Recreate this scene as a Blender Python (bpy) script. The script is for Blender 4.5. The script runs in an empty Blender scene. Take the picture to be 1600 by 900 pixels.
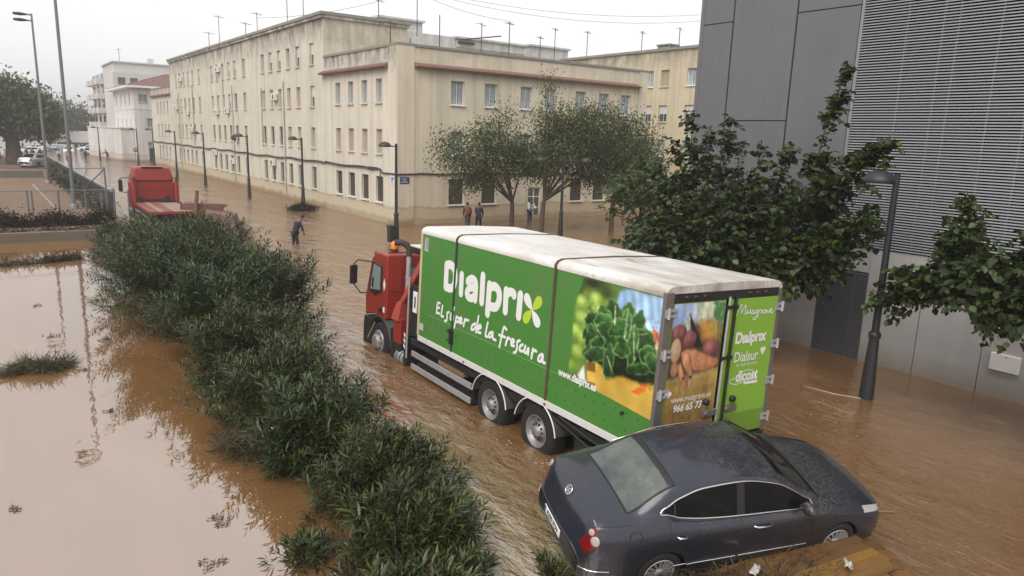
# Flooded street with two trucks, a stranded saloon car and an oleander hedge
import bpy, bmesh, math, random
import numpy as np
from mathutils import Vector, Matrix, noise as mnoise

D = bpy.data
SC = bpy.context.scene
COL = SC.collection
rnd = random.Random(7)
rng = np.random.default_rng(11)
PI = math.pi
R = math.radians

# ------------------------------------------------------------------ camera
CAM_H = 5.5
cam_d = D.cameras.new('camera')
cam = D.objects.new('camera', cam_d)
COL.objects.link(cam)
SC.camera = cam
cam_d.sensor_fit = 'HORIZONTAL'
cam_d.sensor_width = 36.0
cam_d.lens = 36.0 * 1118.2 / 1600.0
cam_d.clip_start = 0.1
cam_d.clip_end = 3000
_t, _r, _y = 0.207572, 0.033091, 0.634798        # tilt down, roll, heading
_f = Vector((math.sin(_y) * math.cos(_t), math.cos(_y) * math.cos(_t), -math.sin(_t)))
_ri = Vector((math.cos(_y), -math.sin(_y), 0))
_up = _ri.cross(_f)
_rr = math.cos(_r) * _ri + math.sin(_r) * _up
_uu = -math.sin(_r) * _ri + math.cos(_r) * _up
_m = Matrix((_rr, _uu, -_f)).transposed().to_4x4()
_m.translation = Vector((0, 0, CAM_H))
cam.matrix_world = _m

# ------------------------------------------------------------------ sky, sun, exposure
SUN_EL, SUN_AZ = R(50), R(-118)                   # azimuth measured from +Y towards +X
W = D.worlds.new('World')
SC.world = W
W.use_nodes = True
_n, _l = W.node_tree.nodes, W.node_tree.links
_n.clear()
_out = _n.new('ShaderNodeOutputWorld')
_bg = _n.new('ShaderNodeBackground')
_bg.inputs['Strength'].default_value = 0.108
_sky = _n.new('ShaderNodeTexSky')
_sky.sky_type = 'NISHITA'
_sky.sun_disc = False
_sky.sun_elevation = SUN_EL
_sky.sun_rotation = SUN_AZ
_sky.dust_density = 4.0
_hs = _n.new('ShaderNodeHueSaturation')
_hs.inputs['Saturation'].default_value = 0.25
_l.new(_sky.outputs[0], _hs.inputs['Color'])
_tc = _n.new('ShaderNodeTexCoord')
_no = _n.new('ShaderNodeTexNoise')
_no.inputs['Scale'].default_value = 1.2
_no.inputs['Detail'].default_value = 4
_l.new(_tc.outputs['Generated'], _no.inputs['Vector'])
_cr = _n.new('ShaderNodeValToRGB')
_cr.color_ramp.elements[0].position = 0.25
_cr.color_ramp.elements[0].color = (8.0, 8.05, 8.3, 1)
_cr.color_ramp.elements[1].position = 0.75
_cr.color_ramp.elements[1].color = (11.6, 11.55, 11.5, 1)
_l.new(_no.outputs[0], _cr.inputs[0])
_mx = _n.new('ShaderNodeMixRGB')
_mx.inputs[0].default_value = 0.8                # an overcast layer over the clear sky
_l.new(_hs.outputs[0], _mx.inputs[1])
_l.new(_cr.outputs[0], _mx.inputs[2])
_l.new(_mx.outputs[0], _bg.inputs['Color'])
_l.new(_bg.outputs[0], _out.inputs['Surface'])

sun_d = D.lights.new('sun', 'SUN')
sun_d.energy = 2.6
sun_d.angle = R(48)
sun_d.color = (1.0, 0.95, 0.88)
sun = D.objects.new('sun', sun_d)
COL.objects.link(sun)
_sd = Vector((math.sin(SUN_AZ) * math.cos(SUN_EL), math.cos(SUN_AZ) * math.cos(SUN_EL), math.sin(SUN_EL)))
sun.rotation_euler = _sd.to_track_quat('Z', 'Y').to_euler()
sun.location = (0, 0, 60)

SC.view_settings.view_transform = 'Standard'
SC.view_settings.look = 'None'
SC.view_settings.exposure = 0.22
SC.view_settings.gamma = 1.0
SC.view_settings.use_curve_mapping = False
cy = SC.cycles
cy.use_denoising = True
cy.max_bounces = 6
cy.diffuse_bounces = 3
cy.glossy_bounces = 3
cy.transmission_bounces = 4
cy.transparent_max_bounces = 6
cy.volume_bounces = 1
cy.caustics_reflective = False
cy.caustics_refractive = False
cy.sample_clamp_indirect = 6


# ------------------------------------------------------------------ materials
class NT:
    """small node-tree writer"""
    def __init__(s, name):
        s.m = D.materials.new(name)
        s.m.use_nodes = True
        s.t = s.m.node_tree
        s.t.nodes.clear()
        s.o = s.t.nodes.new('ShaderNodeOutputMaterial')
        s.b = s.t.nodes.new('ShaderNodeBsdfPrincipled')
        s.t.links.new(s.b.outputs[0], s.o.inputs['Surface'])
        s._p = None

    def n(s, typ, **kw):
        nd = s.t.nodes.new(typ)
        for k, v in kw.items():
            if hasattr(nd, k):
                setattr(nd, k, v)
        return nd

    def lk(s, a, b):
        s.t.links.new(a, b)

    def put(s, sock, v):
        if hasattr(v, 'is_linked') or isinstance(v, bpy.types.NodeSocket):
            s.lk(v, sock)
        elif isinstance(v, (tuple, list)):
            sock.default_value = tuple(v) + ((1,) if len(v) == 3 and len(sock.default_value) == 4 else ())
        elif hasattr(sock.default_value, '__len__'):
            sock.default_value = (v,) * 3 + (1,) * (len(sock.default_value) - 3)
        else:
            sock.default_value = v

    def set(s, **kw):
        nm = dict(col='Base Color', rough='Roughness', metal='Metallic', ior='IOR', spec='Specular IOR Level',
                  alpha='Alpha', trans='Transmission Weight', coat='Coat Weight', coatr='Coat Roughness',
                  normal='Normal', sheen='Sheen Weight', sub='Subsurface Weight', emc='Emission Color', ems='Emission Strength')
        for k, v in kw.items():
            s.put(s.b.inputs[nm[k]], v)
        return s

    def pos(s):
        if s._p is None:
            s._p = s.n('ShaderNodeNewGeometry').outputs['Position']
        return s._p

    def obj(s):
        return s.n('ShaderNodeTexCoord').outputs['Object']

    def map(s, v, scale=(1, 1, 1), loc=(0, 0, 0), rot=(0, 0, 0)):
        m = s.n('ShaderNodeMapping')
        s.lk(v, m.inputs['Vector'])
        m.inputs['Scale'].default_value = scale
        m.inputs['Location'].default_value = loc
        m.inputs['Rotation'].default_value = rot
        return m.outputs[0]

    def noise(s, v, scale=1, detail=4, rough=.55, dist=0):
        t = s.n('ShaderNodeTexNoise')
        s.lk(v, t.inputs['Vector'])
        t.inputs['Scale'].default_value = scale
        t.inputs['Detail'].default_value = detail
        t.inputs['Roughness'].default_value = rough
        t.inputs['Distortion'].default_value = dist
        return t.outputs['Fac']

    def vor(s, v, scale=1, feat='F1', out='Distance'):
        t = s.n('ShaderNodeTexVoronoi', feature=feat)
        s.lk(v, t.inputs['Vector'])
        t.inputs['Scale'].default_value = scale
        return t.outputs[out]

    def ramp(s, fac, *stops):
        r = s.n('ShaderNodeValToRGB')
        e = r.color_ramp.elements
        while len(e) < len(stops):
            e.new(0.5)
        for el, (p, c) in zip(e, stops):
            el.position = p
            el.color = (c, c, c, 1) if not isinstance(c, (tuple, list)) else tuple(c) + (1,)
        s.put(r.inputs[0], fac)
        return r.outputs[0]

    def mix(s, fac, a, b, mode='MIX'):
        m = s.n('ShaderNodeMixRGB', blend_type=mode)
        s.put(m.inputs[0], fac)
        s.put(m.inputs[1], a)
        s.put(m.inputs[2], b)
        return m.outputs[0]

    def math(s, op, a, b=0.0, clamp=False):
        m = s.n('ShaderNodeMath', operation=op, use_clamp=clamp)
        s.put(m.inputs[0], a)
        s.put(m.inputs[1], b)
        return m.outputs[0]

    def xyz(s, v):
        x = s.n('ShaderNodeSeparateXYZ')
        s.lk(v, x.inputs[0])
        return x.outputs

    def bump(s, h, strength=.3, dist=.02):
        b = s.n('ShaderNodeBump')
        s.put(b.inputs['Height'], h)
        b.inputs['Strength'].default_value = strength
        b.inputs['Distance'].default_value = dist
        s.lk(b.outputs[0], s.b.inputs['Normal'])
        return s

    def rand(s):
        return s.n('ShaderNodeObjectInfo').outputs['Random']

    def attr(s, name):
        return s.n('ShaderNodeAttribute', attribute_name=name).outputs['Color']


def plain(name, col, rough=.6, metal=0, var=.12, nscale=3.0, grain=.0, **kw):
    """a surface with a little tone variation of its own"""
    t = NT(name)
    p = t.obj()
    a = tuple(c * (1 - var) for c in col)
    b = tuple(min(1, c * (1 + var)) for c in col)
    t.set(col=t.mix(t.noise(p, nscale, 5, .6), a, b), rough=rough, metal=metal, **kw)
    if grain:
        t.bump(t.noise(p, nscale * 12, 4), grain, .01)
    return t.m


def dirty(name, col, dirt=(.16, .10, .06), rough=.5, metal=0, amount=.45, nscale=2.5, coat=0, low=None):
    """paint or metal with mud splashes; low = world height under which mud gathers"""
    t = NT(name)
    p = t.pos()
    d = t.ramp(t.noise(p, nscale, 8, .68), (1 - amount - .12, 0.0), (1 - amount + .25, .75))
    if low is not None:
        z = t.xyz(p)[2]
        zz = t.math('ADD', z, t.math('MULTIPLY', t.noise(p, 3, 4), .35))
        d = t.mix(t.ramp(t.math('DIVIDE', zz, low), (.55, 1.0), (1.0, 0.0)), d, 1.0)
    fine = t.noise(p, 40, 3)
    d = t.mix(.25, d, fine, 'MULTIPLY')
    t.set(col=t.mix(d, col, dirt), rough=t.mix(d, rough, .8), metal=metal, coat=coat)
    return t.m


# ------------------------------------------------------------------ mesh writing
def tagp(o, label=None, cat=None, group=None, kind=None):
    if label: o['label'] = label
    if cat: o['category'] = cat
    if group: o['group'] = group
    if kind: o['kind'] = kind
    return o


def empty(name, loc, label, cat, rz=0.0, group=None, kind=None):
    o = D.objects.new(name, None)
    COL.objects.link(o)
    o.location = loc
    o.rotation_euler = (0, 0, rz)
    o.empty_display_size = .2
    return tagp(o, label, cat, group, kind)


def link(name, me, parent=None, loc=(0, 0, 0), rot=None):
    o = D.objects.new(name, me)
    COL.objects.link(o)
    o.parent = parent
    o.location = loc
    if rot is not None:
        o.rotation_euler = rot
    return o


def copy_tree(o, parent=None):
    c = o.copy()
    COL.objects.link(c)
    c.parent = parent
    for ch in list(o.children):
        copy_tree(ch, c)
    return c


class MB:
    """collects faces; build() links them as ONE mesh object"""
    def __init__(s):
        s.v, s.f, s.mi, s.sm = [], [], [], []
        s.M = None

    def add(s, vs, fs, mi=0, smooth=False):
        o = len(s.v)
        if s.M is not None:
            vs = [s.M @ Vector(v) for v in vs]
        s.v += [tuple(v) for v in vs]
        s.f += [tuple(i + o for i in f) for f in fs]
        s.mi += [mi] * len(fs)
        s.sm += [smooth] * len(fs)
        return s

    def quad(s, a, b, c, d, mi=0):
        return s.add([a, b, c, d], [(0, 1, 2, 3)], mi)

    def poly(s, pts, mi=0):
        return s.add(pts, [tuple(range(len(pts)))], mi)

    def hexa(s, p, mi=0):
        # p: 4 bottom (ccw from above) + 4 top
        return s.add(p, [(3, 2, 1, 0), (4, 5, 6, 7), (0, 1, 5, 4), (1, 2, 6, 5), (2, 3, 7, 6), (3, 0, 4, 7)], mi)

    def box(s, lo, hi, mi=0):
        (a, b, c), (d, e, f) = lo, hi
        a, d = min(a, d), max(a, d)
        b, e = min(b, e), max(b, e)
        c, f = min(c, f), max(c, f)
        return s.hexa([(a, b, c), (d, b, c), (d, e, c), (a, e, c), (a, b, f), (d, b, f), (d, e, f), (a, e, f)], mi)

    def cbox(s, c, size, rot=(0, 0, 0), mi=0):
        m = Matrix.Translation(c) @ Matrix.Rotation(rot[2], 4, 'Z') @ Matrix.Rotation(rot[1], 4, 'Y') @ Matrix.Rotation(rot[0], 4, 'X')
        x, y, z = (k / 2 for k in size)
        return s.hexa([m @ Vector(q) for q in [(-x, -y, -z), (x, -y, -z), (x, y, -z), (-x, y, -z), (-x, -y, z), (x, -y, z), (x, y, z), (-x, y, z)]], mi)

    def prism(s, pts, axis, lo, hi, mi=0, cap=True):
        """pts: 2-D outline; extruded along axis (0 x, 1 y, 2 z) from lo to hi"""
        def P(u, v, w):
            return [(w, u, v), (u, w, v), (u, v, w)][axis]
        n = len(pts)
        vs = [P(u, v, lo) for u, v in pts] + [P(u, v, hi) for u, v in pts]
        fs = [(i, (i + 1) % n, n + (i + 1) % n, n + i) for i in range(n)]
        if cap:
            fs += [tuple(range(n - 1, -1, -1)), tuple(range(n, 2 * n))]
        return s.add(vs, fs, mi)

    def path(s, pts, r, n=8, mi=0, cap=True, smooth=True):
        pts = [Vector(p) for p in pts]
        rs = r if isinstance(r, (list, tuple)) else [r] * len(pts)
        vs, fs = [], []
        ref = None
        for i, p in enumerate(pts):
            a = pts[max(i - 1, 0)]
            b = pts[min(i + 1, len(pts) - 1)]
            d = (b - a)
            d = d.normalized() if d.length > 1e-9 else Vector((0, 0, 1))
            if ref is None:
                ref = d.orthogonal()
            u = ref - d * ref.dot(d)
            u = u.normalized() if u.length > 1e-6 else d.orthogonal().normalized()
            w = d.cross(u)
            ref = u
            for k in range(n):
                t = 2 * PI * k / n
                vs.append(p + (u * math.cos(t) + w * math.sin(t)) * rs[i])
        for i in range(len(pts) - 1):
            for k in range(n):
                fs.append((i * n + k, i * n + (k + 1) % n, (i + 1) * n + (k + 1) % n, (i + 1) * n + k))
        s.add(vs, fs, mi, smooth)
        if cap:
            m = len(pts) - 1
            s.add(vs[:n], [tuple(range(n - 1, -1, -1))], mi)
            s.add(vs[m * n:], [tuple(range(n))], mi)
        return s

    def lathe(s, prof, c=(0, 0, 0), axis='z', n=20, mi=0, smooth=True, sx=1.0, sy=1.0):
        """prof: list of (radius, height) along the axis"""
        vs, fs = [], []
        for (r, h) in prof:
            for k in range(n):
                t = 2 * PI * k / n
                a, b = r * math.cos(t) * sx, r * math.sin(t) * sy
                q = {'z': (a, b, h), 'x': (h, a, b), 'y': (a, h, b)}[axis]
                vs.append((q[0] + c[0], q[1] + c[1], q[2] + c[2]))
        for i in range(len(prof) - 1):
            for k in range(n):
                fs.append((i * n + k, i * n + (k + 1) % n, (i + 1) * n + (k + 1) % n, (i + 1) * n + k))
        return s.add(vs, fs, mi, smooth)

    def build(s, name, mats, parent=None, off=None, loc=(0, 0, 0), bevel=0, seg=2, label=None):
        me = D.meshes.new(name)
        vs = s.v if off is None else [(x - off[0], y - off[1], z - off[2]) for x, y, z in s.v]
        me.from_pydata(vs, [], s.f)
        for m in (mats if isinstance(mats, (list, tuple)) else [mats]):
            me.materials.append(m)
        me.polygons.foreach_set('material_index', s.mi)
        me.polygons.foreach_set('use_smooth', s.sm)
        bm = bmesh.new()
        bm.from_mesh(me)
        bmesh.ops.recalc_face_normals(bm, faces=bm.faces)
        bm.to_mesh(me)
        bm.free()
        me.update()
        o = link(name, me, parent, loc)
        if bevel:
            b = o.modifiers.new('bevel', 'BEVEL')
            b.width = bevel
            b.segments = seg
            b.limit_method = 'ANGLE'
            b.angle_limit = R(35)
            b.harden_normals = False
        if label:
            o['label'] = label
        return o


def np_mesh(name, verts, faces, mats, parent=None, loc=(0, 0, 0), colors=None, smooth=False, mi=None):
    """fast mesh from numpy arrays; faces (n,3) or (n,4)"""
    me = D.meshes.new(name)
    verts = np.asarray(verts, np.float32)
    faces = np.asarray(faces, np.int32)
    k = faces.shape[1]
    me.vertices.add(len(verts))
    me.vertices.foreach_set('co', verts.ravel())
    me.loops.add(faces.size)
    me.loops.foreach_set('vertex_index', faces.ravel())
    me.polygons.add(len(faces))
    me.polygons.foreach_set('loop_start', np.arange(0, faces.size, k, dtype=np.int32))
    me.polygons.foreach_set('loop_total', np.full(len(faces), k, np.int32))
    if smooth:
        me.polygons.foreach_set('use_smooth', np.ones(len(faces), bool))
    if mi is not None:
        me.polygons.foreach_set('material_index', np.asarray(mi, np.int32))
    for m in (mats if isinstance(mats, (list, tuple)) else [mats]):
        me.materials.append(m)
    if colors is not None:
        ca = me.color_attributes.new('tone', 'FLOAT_COLOR', 'POINT')
        c4 = np.ones((len(verts), 4), np.float32)
        c4[:, :3] = colors
        ca.data.foreach_set('color', c4.ravel())
    me.update(calc_edges=True)
    me.validate()
    return link(name, me, parent, loc)


def leaf_cards(P, Dr, L, Wd, tone, bend=.15, upj=.5):
    """folded, slightly drooping leaves: P base points, Dr directions, L lengths, Wd widths -> verts, quads, tones"""
    n = len(P)
    Dr = Dr / (np.linalg.norm(Dr, axis=1, keepdims=True) + 1e-9)
    up = np.array([0, 0, 1.0]) + rng.normal(0, upj, (n, 3))
    S = np.cross(Dr, up)
    S /= (np.linalg.norm(S, axis=1, keepdims=True) + 1e-9)
    N = np.cross(S, Dr)
    L = L[:, None]
    Wd = Wd[:, None]
    base = P
    mid = P + Dr * L * .5 - N * L * bend * .2
    tip = P + Dr * L - N * L * bend
    a = mid + S * Wd * .5 + N * Wd * .18
    b = mid - S * Wd * .5 + N * Wd * .18
    V = np.stack([base, a, tip, b, mid], 1).reshape(-1, 3)
    i = np.arange(n)[:, None] * 5
    F = np.concatenate([i + np.array([[0, 1, 4]]), i + np.array([[1, 2, 4]]), i + np.array([[2, 3, 4]]), i + np.array([[3, 0, 4]])], 0)
    C = np.repeat(tone, 5, axis=0)
    return V, F, C


def broad_leaves(P, Dr, L, Wd, tone):
    """heart-shaped leaves folded along the midrib"""
    n = len(P)
    Dr = Dr / (np.linalg.norm(Dr, axis=1, keepdims=True) + 1e-9)
    S = np.cross(Dr, np.array([0, 0, 1.0]) + rng.normal(0, .45, (n, 3)))
    S /= (np.linalg.norm(S, axis=1, keepdims=True) + 1e-9)
    N = np.cross(S, Dr)
    L = L[:, None]; Wd = Wd[:, None]
    f = rng.uniform(.02, .22, (n, 1)); c = rng.uniform(.05, .28, (n, 1))
    pt = lambda t, w: P + Dr * L * t + S * Wd * w + N * (abs(w) * Wd * f * 2 - L * c * t * t)
    V = np.stack([pt(0, 0), pt(.12, .38), pt(.45, .5), pt(.75, .28), pt(1, 0), pt(.75, -.28), pt(.45, -.5), pt(.12, -.38), pt(.45, 0)], 1).reshape(-1, 3)
    i = np.arange(n)[:, None] * 9
    F = np.concatenate([i + np.array([[a, (a + 1) % 8, 8]]) for a in range(8)], 0)
    return V, F, np.repeat(tone, 9, axis=0)
# ================================================================== SETTING
# ---- flood water: one sheet to the horizon
def water_material():
    t = NT('flood_water')
    p = t.pos()
    x, y, z = t.xyz(p)
    mud = t.mix(t.ramp(t.noise(t.map(p, (.25, .09, 1)), 1, 5, .6), (.3, 0), (.7, 1)), (.148, .074, .027), (.198, .105, .043))
    silt = t.ramp(t.noise(t.map(p, (.9, .16, 1), rot=(0, 0, .12)), 1.4, 6, .68, .8), (.50, 0), (.78, .5))
    mud = t.mix(silt, mud, (.27, .158, .075))
    t.set(col=mud, rough=.025, ior=3.4)
    # the still yard on the left, the current down the street on the right
    flow = t.ramp(t.math('ADD', t.math('MULTIPLY', x, .16), t.math('MULTIPLY', t.noise(p, .35, 3), .5)), (.95, .0), (1.55, 1.0))
    far = t.ramp(t.math('DIVIDE', y, 140), (.0, .6), (.3, 1.5))
    a = t.noise(t.map(p, (1.5, .75, 1), rot=(0, 0, .35)), 2.3, 3, .5, .6)
    b = t.noise(t.map(p, (1.0, .45, 1), rot=(0, 0, -.25)), 7.5, 4, .6, 1.0)
    c = t.noise(t.map(p, (.5, .22, 1), rot=(0, 0, .15)), .9, 2, .5, .4)
    h = t.math('ADD', t.math('MULTIPLY', a, .55), t.math('ADD', t.math('MULTIPLY', b, .30), t.math('MULTIPLY', c, .6)))
    patch = t.ramp(t.noise(t.map(p, (.5, .28, 1)), .8, 3, .6), (.35, .25), (.65, 1.0))
    h = t.math('MULTIPLY', h, t.math('MULTIPLY', flow, t.math('MULTIPLY', patch, far)))
    calm = t.noise(t.map(p, (1.1, .7, 1)), 2.2, 3, .5, .4)
    h = t.math('ADD', h, t.math('MULTIPLY', calm, .022))
    t.bump(h, .62, .26)
    return t.m

M_water = water_material()
wb = MB()
xs = [-1500, -60, -10, 30, 90, 1500]
ys = [-80, 0, 40, 120, 300, 2500]
for i in range(5):
    for j in range(5):
        wb.quad((xs[i], ys[j], 0), (xs[i + 1], ys[j], 0), (xs[i + 1], ys[j + 1], 0), (xs[i], ys[j + 1], 0))
o = wb.build('flood_water', M_water)
o['kind'] = 'structure'
bm = bmesh.new(); bm.from_mesh(o.data); bmesh.ops.remove_doubles(bm, verts=bm.verts, dist=.001); bm.to_mesh(o.data); bm.free()


# ---- plaster of the old blocks
def plaster(name, base, low, mildew, zm=(9.4, 10.6), axis_dark=1.0, fade=.5):
    t = NT(name)
    p = t.pos()
    x, y, z = t.xyz(p)
    n1 = t.noise(p, .7, 6, .6)
    col = t.mix(n1, tuple(c * .9 for c in base), tuple(min(1, c * 1.1) for c in base))
    rep = t.ramp(t.noise(t.map(p, (.5, .5, .7)), .8, 3, .5), (.585, 0), (.60, .5))
    col = t.mix(rep, col, tuple(min(1, c * 1.12) for c in base))
    old = t.ramp(t.noise(t.map(p, (.4, .4, .5)), .5, 6, .7), (.52, 0), (.75, .45))
    col = t.mix(old, col, tuple(c * .72 for c in base))
    # rain streaks: noise stretched along the height
    st = t.noise(t.map(p, (2.2, 2.2, .10)), 1.0, 5, .62)
    streak = t.ramp(st, (.46, 0), (.76, .62))
    col = t.mix(streak, col, tuple(c * .55 for c in base))
    # mildew under the parapet
    zz = t.math('ADD', z, t.math('MULTIPLY', t.math('SUBTRACT', t.noise(p, .9, 5, .65), .5), 2.2))
    up = t.ramp(t.math('DIVIDE', t.math('SUBTRACT', zz, zm[0] - 1.2), 4.0), (.08, 0), (.5, 1))
    blot = t.ramp(t.noise(t.map(p, (1, 1, .45)), 1.1, 8, .72), (.36, 0), (.58, 1))
    col = t.mix(t.math('MULTIPLY', t.math('MULTIPLY', up, blot), axis_dark), col, mildew)
    # old damp and the flood's brown line
    zl = t.math('ADD', z, t.math('MULTIPLY', t.math('SUBTRACT', t.noise(t.map(p, (1, 1, .3)), .8, 4, .6), .5), .7))
    band = t.ramp(t.math('DIVIDE', zl, 2.0), (.50, 1), (.56, 0))
    col = t.mix(t.math('MULTIPLY', band, .75), col, low)
    edge = t.ramp(t.math('DIVIDE', zl, 2.0), (.46, 0), (.525, .8), (.56, 0))
    col = t.mix(t.math('MULTIPLY', edge, .55), col, (.27, .16, .08))
    wet = t.ramp(t.math('DIVIDE', zl, .5), (.3, .75), (.9, 0))
    col = t.mix(wet, col, (.22, .14, .08))
    t.set(col=col, rough=.9, spec=.2)
    t.bump(t.noise(p, 14, 5, .6), .18, .02)
    return t.m

M_cream = plaster('cream_plaster', (.60, .56, .475), (.47, .405, .275), (.09, .083, .075), zm=(9.9, 10.8))
M_creamtop = plaster('cream_plaster_high', (.58, .54, .455), (.46, .395, .265), (.10, .092, .082), zm=(12.2, 13.6), axis_dark=.8)
M_cream_r = plaster('cream_plaster_front', (.62, .56, .435), (.48, .395, .255), (.20, .165, .12), zm=(11.0, 11.5), axis_dark=.5)
M_white = plaster('white_render', (.62, .61, .59), (.50, .46, .40), (.30, .30, .29), zm=(12, 14), axis_dark=.5)
M_b2 = plaster('ochre_plaster', (.55, .48, .345), (.40, .31, .2), (.20, .175, .14), zm=(12.4, 13.6), axis_dark=.9)
M_grime = plain('grey_coping', (.23, .215, .19), .9, nscale=1.5, var=.3)
M_tile = NT('clay_tile')
_p = M_tile.pos()
M_tile.set(col=M_tile.mix(M_tile.noise(_p, 4, 5, .7), (.10, .052, .040), (.25, .135, .10)), rough=.85)
M_tile = M_tile.m
M_dark = plain('dark_recess', (.02, .02, .022), .8)
M_glass = NT('window_glass').set(col=(.035, .045, .05), rough=.06, ior=1.7).m
M_pane = plain('curtained_glass', (.22, .26, .29), .12, nscale=2, var=.5)
M_frame = plain('aluminium_frame', (.55, .56, .57), .4, .3)
M_whitep = plain('white_paint', (.72, .71, .69), .5)
M_iron = plain('dark_ironwork', (.035, .035, .038), .5, .4)
M_cable = plain('black_cable', (.03, .027, .025), .7)
M_pipe = plain('drain_pipe_paint', (.40, .36, .29), .7, nscale=1, var=.3)


def slats_mat(name, col, pitch=.05):
    t = NT(name)
    p = t.pos()
    z = t.xyz(p)[2]
    f = t.math('FRACT', t.math('DIVIDE', z, pitch))
    n = t.noise(t.map(p, (3, 3, .6)), 1.2, 5, .65)
    t.set(col=t.mix(n, tuple(c * .72 for c in col), tuple(min(1, c * 1.15) for c in col)), rough=.75)
    t.bump(f, .4, .015)
    return t.m

M_shut = slats_mat('beige_shutter', (.42, .37, .29))
M_shutd = slats_mat('brown_shutter', (.062, .048, .038))
M_shutw = slats_mat('white_shutter', (.62, .61, .58))
M_shutg = slats_mat('grey_shutter', (.125, .108, .088))


# ---- a wall with real openings
def facade(mb, u0, u1, z0, z1, ops, P, depth=.27, mi=0):
    """ops: (ua, ub, za, zb); P(u, z, d) -> point, d = depth into the wall"""
    us = sorted({u0, u1, *[o[0] for o in ops], *[o[1] for o in ops]})
    zs = sorted({z0, z1, *[o[2] for o in ops], *[o[3] for o in ops]})
    for i in range(len(us) - 1):
        # merge vertically where free
        run = None
        for j in range(len(zs) - 1):
            uc, zc = (us[i] + us[i + 1]) / 2, (zs[j] + zs[j + 1]) / 2
            free = not any(a < uc < b and c < zc < d for a, b, c, d in ops)
            if free and run is None:
                run = zs[j]
            if run is not None and (not free or j == len(zs) - 2):
                top = zs[j + 1] if free else zs[j]
                mb.quad(P(us[i], run, 0), P(us[i + 1], run, 0), P(us[i + 1], top, 0), P(us[i], top, 0), mi)
                run = None
    for a, b, c, d in ops:
        mb.quad(P(a, c, 0), P(a, c, depth), P(a, d, depth), P(a, d, 0), mi)
        mb.quad(P(b, c, 0), P(b, d, 0), P(b, d, depth), P(b, c, depth), mi)
        mb.quad(P(a, c, 0), P(b, c, 0), P(b, c, depth), P(a, c, depth), mi)
        mb.quad(P(a, d, 0), P(a, d, depth), P(b, d, depth), P(b, d, 0), mi)
        mb.quad(P(a, c, depth), P(b, c, depth), P(b, d, depth), P(a, d, depth), mi)


# ---- window kinds. local frame: x along the wall, y into the wall, z up, origin at the opening's centre
def window_proto(w, h, kind):
    root = None
    f = MB()
    hw, hh = w / 2, h / 2
    t_ = .05
    fd0, fd1 = .155, .205
    f.box((-hw, fd0, -hh), (-hw + t_, fd1, hh)); f.box((hw - t_, fd0, -hh), (hw, fd1, hh))
    f.box((-hw + t_, fd0, hh - t_), (hw - t_, fd1, hh)); f.box((-hw + t_, fd0, -hh), (hw - t_, fd1, -hh + t_))
    mats = {'closed': M_shut, 'dark': M_shutd, 'half': M_frame, 'glass': M_frame, 'two': M_whitep, 'grey': M_shutg, 'arch': M_shut}[kind]
    if kind in ('glass', 'two', 'half'):
        f.box((-.025, fd0 + .004, -hh + t_), (.025, fd1 - .004, hh - t_))
    root = f.build('window', mats)
    if kind in ('closed', 'dark', 'grey', 'arch'):
        s = MB()
        m = {'closed': M_shut, 'dark': M_shutd, 'grey': M_shutg, 'arch': M_shutg}[kind]
        n = 10
        for i in range(n):
            z0 = -hh + t_ + (2 * hh - 2 * t_) * i / n
            z1 = -hh + t_ + (2 * hh - 2 * t_) * (i + 1) / n
            s.add([(-hw + t_, .18, z0), (hw - t_, .18, z0), (hw - t_, .167, z1), (-hw + t_, .167, z1), (hw - t_, .18, z1), (-hw + t_, .18, z1)],
                  [(0, 1, 2, 3), (3, 2, 4, 5)])
        s.build('shutter', m, root)
    else:
        g = MB()
        g.quad((-hw + t_, .19, -hh + t_), (hw - t_, .19, -hh + t_), (hw - t_, .19, hh - t_), (-hw + t_, .19, hh - t_))
        g.build('pane', M_pane if kind == 'glass' else M_glass, root)
        if kind == 'half':
            s = MB()
            s.box((-hw + t_, .13, hh * -.05), (hw - t_, .148, hh - t_))
            s.build('roller_blind', M_shutw, root)
        if kind == 'two':
            s = MB()
            s.quad((-hw + t_, .187, -hh + t_), (-.05, .187, -hh + t_), (-.05, .187, hh - t_), (-hw + t_, .187, hh - t_))
            s.quad((.08, .187, -hh + t_), (hw - t_, .187, -hh + t_), (hw - t_, .187, hh - t_), (.08, .187, hh - t_))
            s.build('net_curtain', plain_once('net_curtain', (.30, .34, .36), .3, var=.5, nscale=2), root)
    sl = MB()
    sl.box((-hw - .07, -.10, -hh - .07), (hw + .07, .15, -hh + .003))
    sl.build('sill', M_whitep if kind in ('two', 'dark') else M_creamtop, root)
    if kind == 'arch':
        a = MB()
        top, spr = hh, hh - w * .5
        pts = [(-hw, top + .01)]
        for i in range(13):
            th = PI - PI * i / 12
            pts.append((hw * math.cos(th), spr + hw * math.sin(th)))
        pts += [(hw, top + .01)]
        for i in range(1, len(pts) - 2):
            q = [(pts[i][0], .01, pts[i][1]), (pts[i + 1][0], .01, pts[i + 1][1]), (pts[i + 1][0], .01, top), (pts[i][0], .01, top)]
            a.poly(q)
            a.quad((pts[i][0], .01, pts[i][1]), (pts[i + 1][0], .01, pts[i + 1][1]), (pts[i + 1][0], .115, pts[i + 1][1]), (pts[i][0], .115, pts[i][1]))
        a.build('arch', M_creamtop, root)
    root['proto'] = 1
    return root

_once = {}
def plain_once(name, *a, **k):
    if name not in _once:
        _once[name] = plain(name, *a, **k)
    return _once[name]

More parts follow.
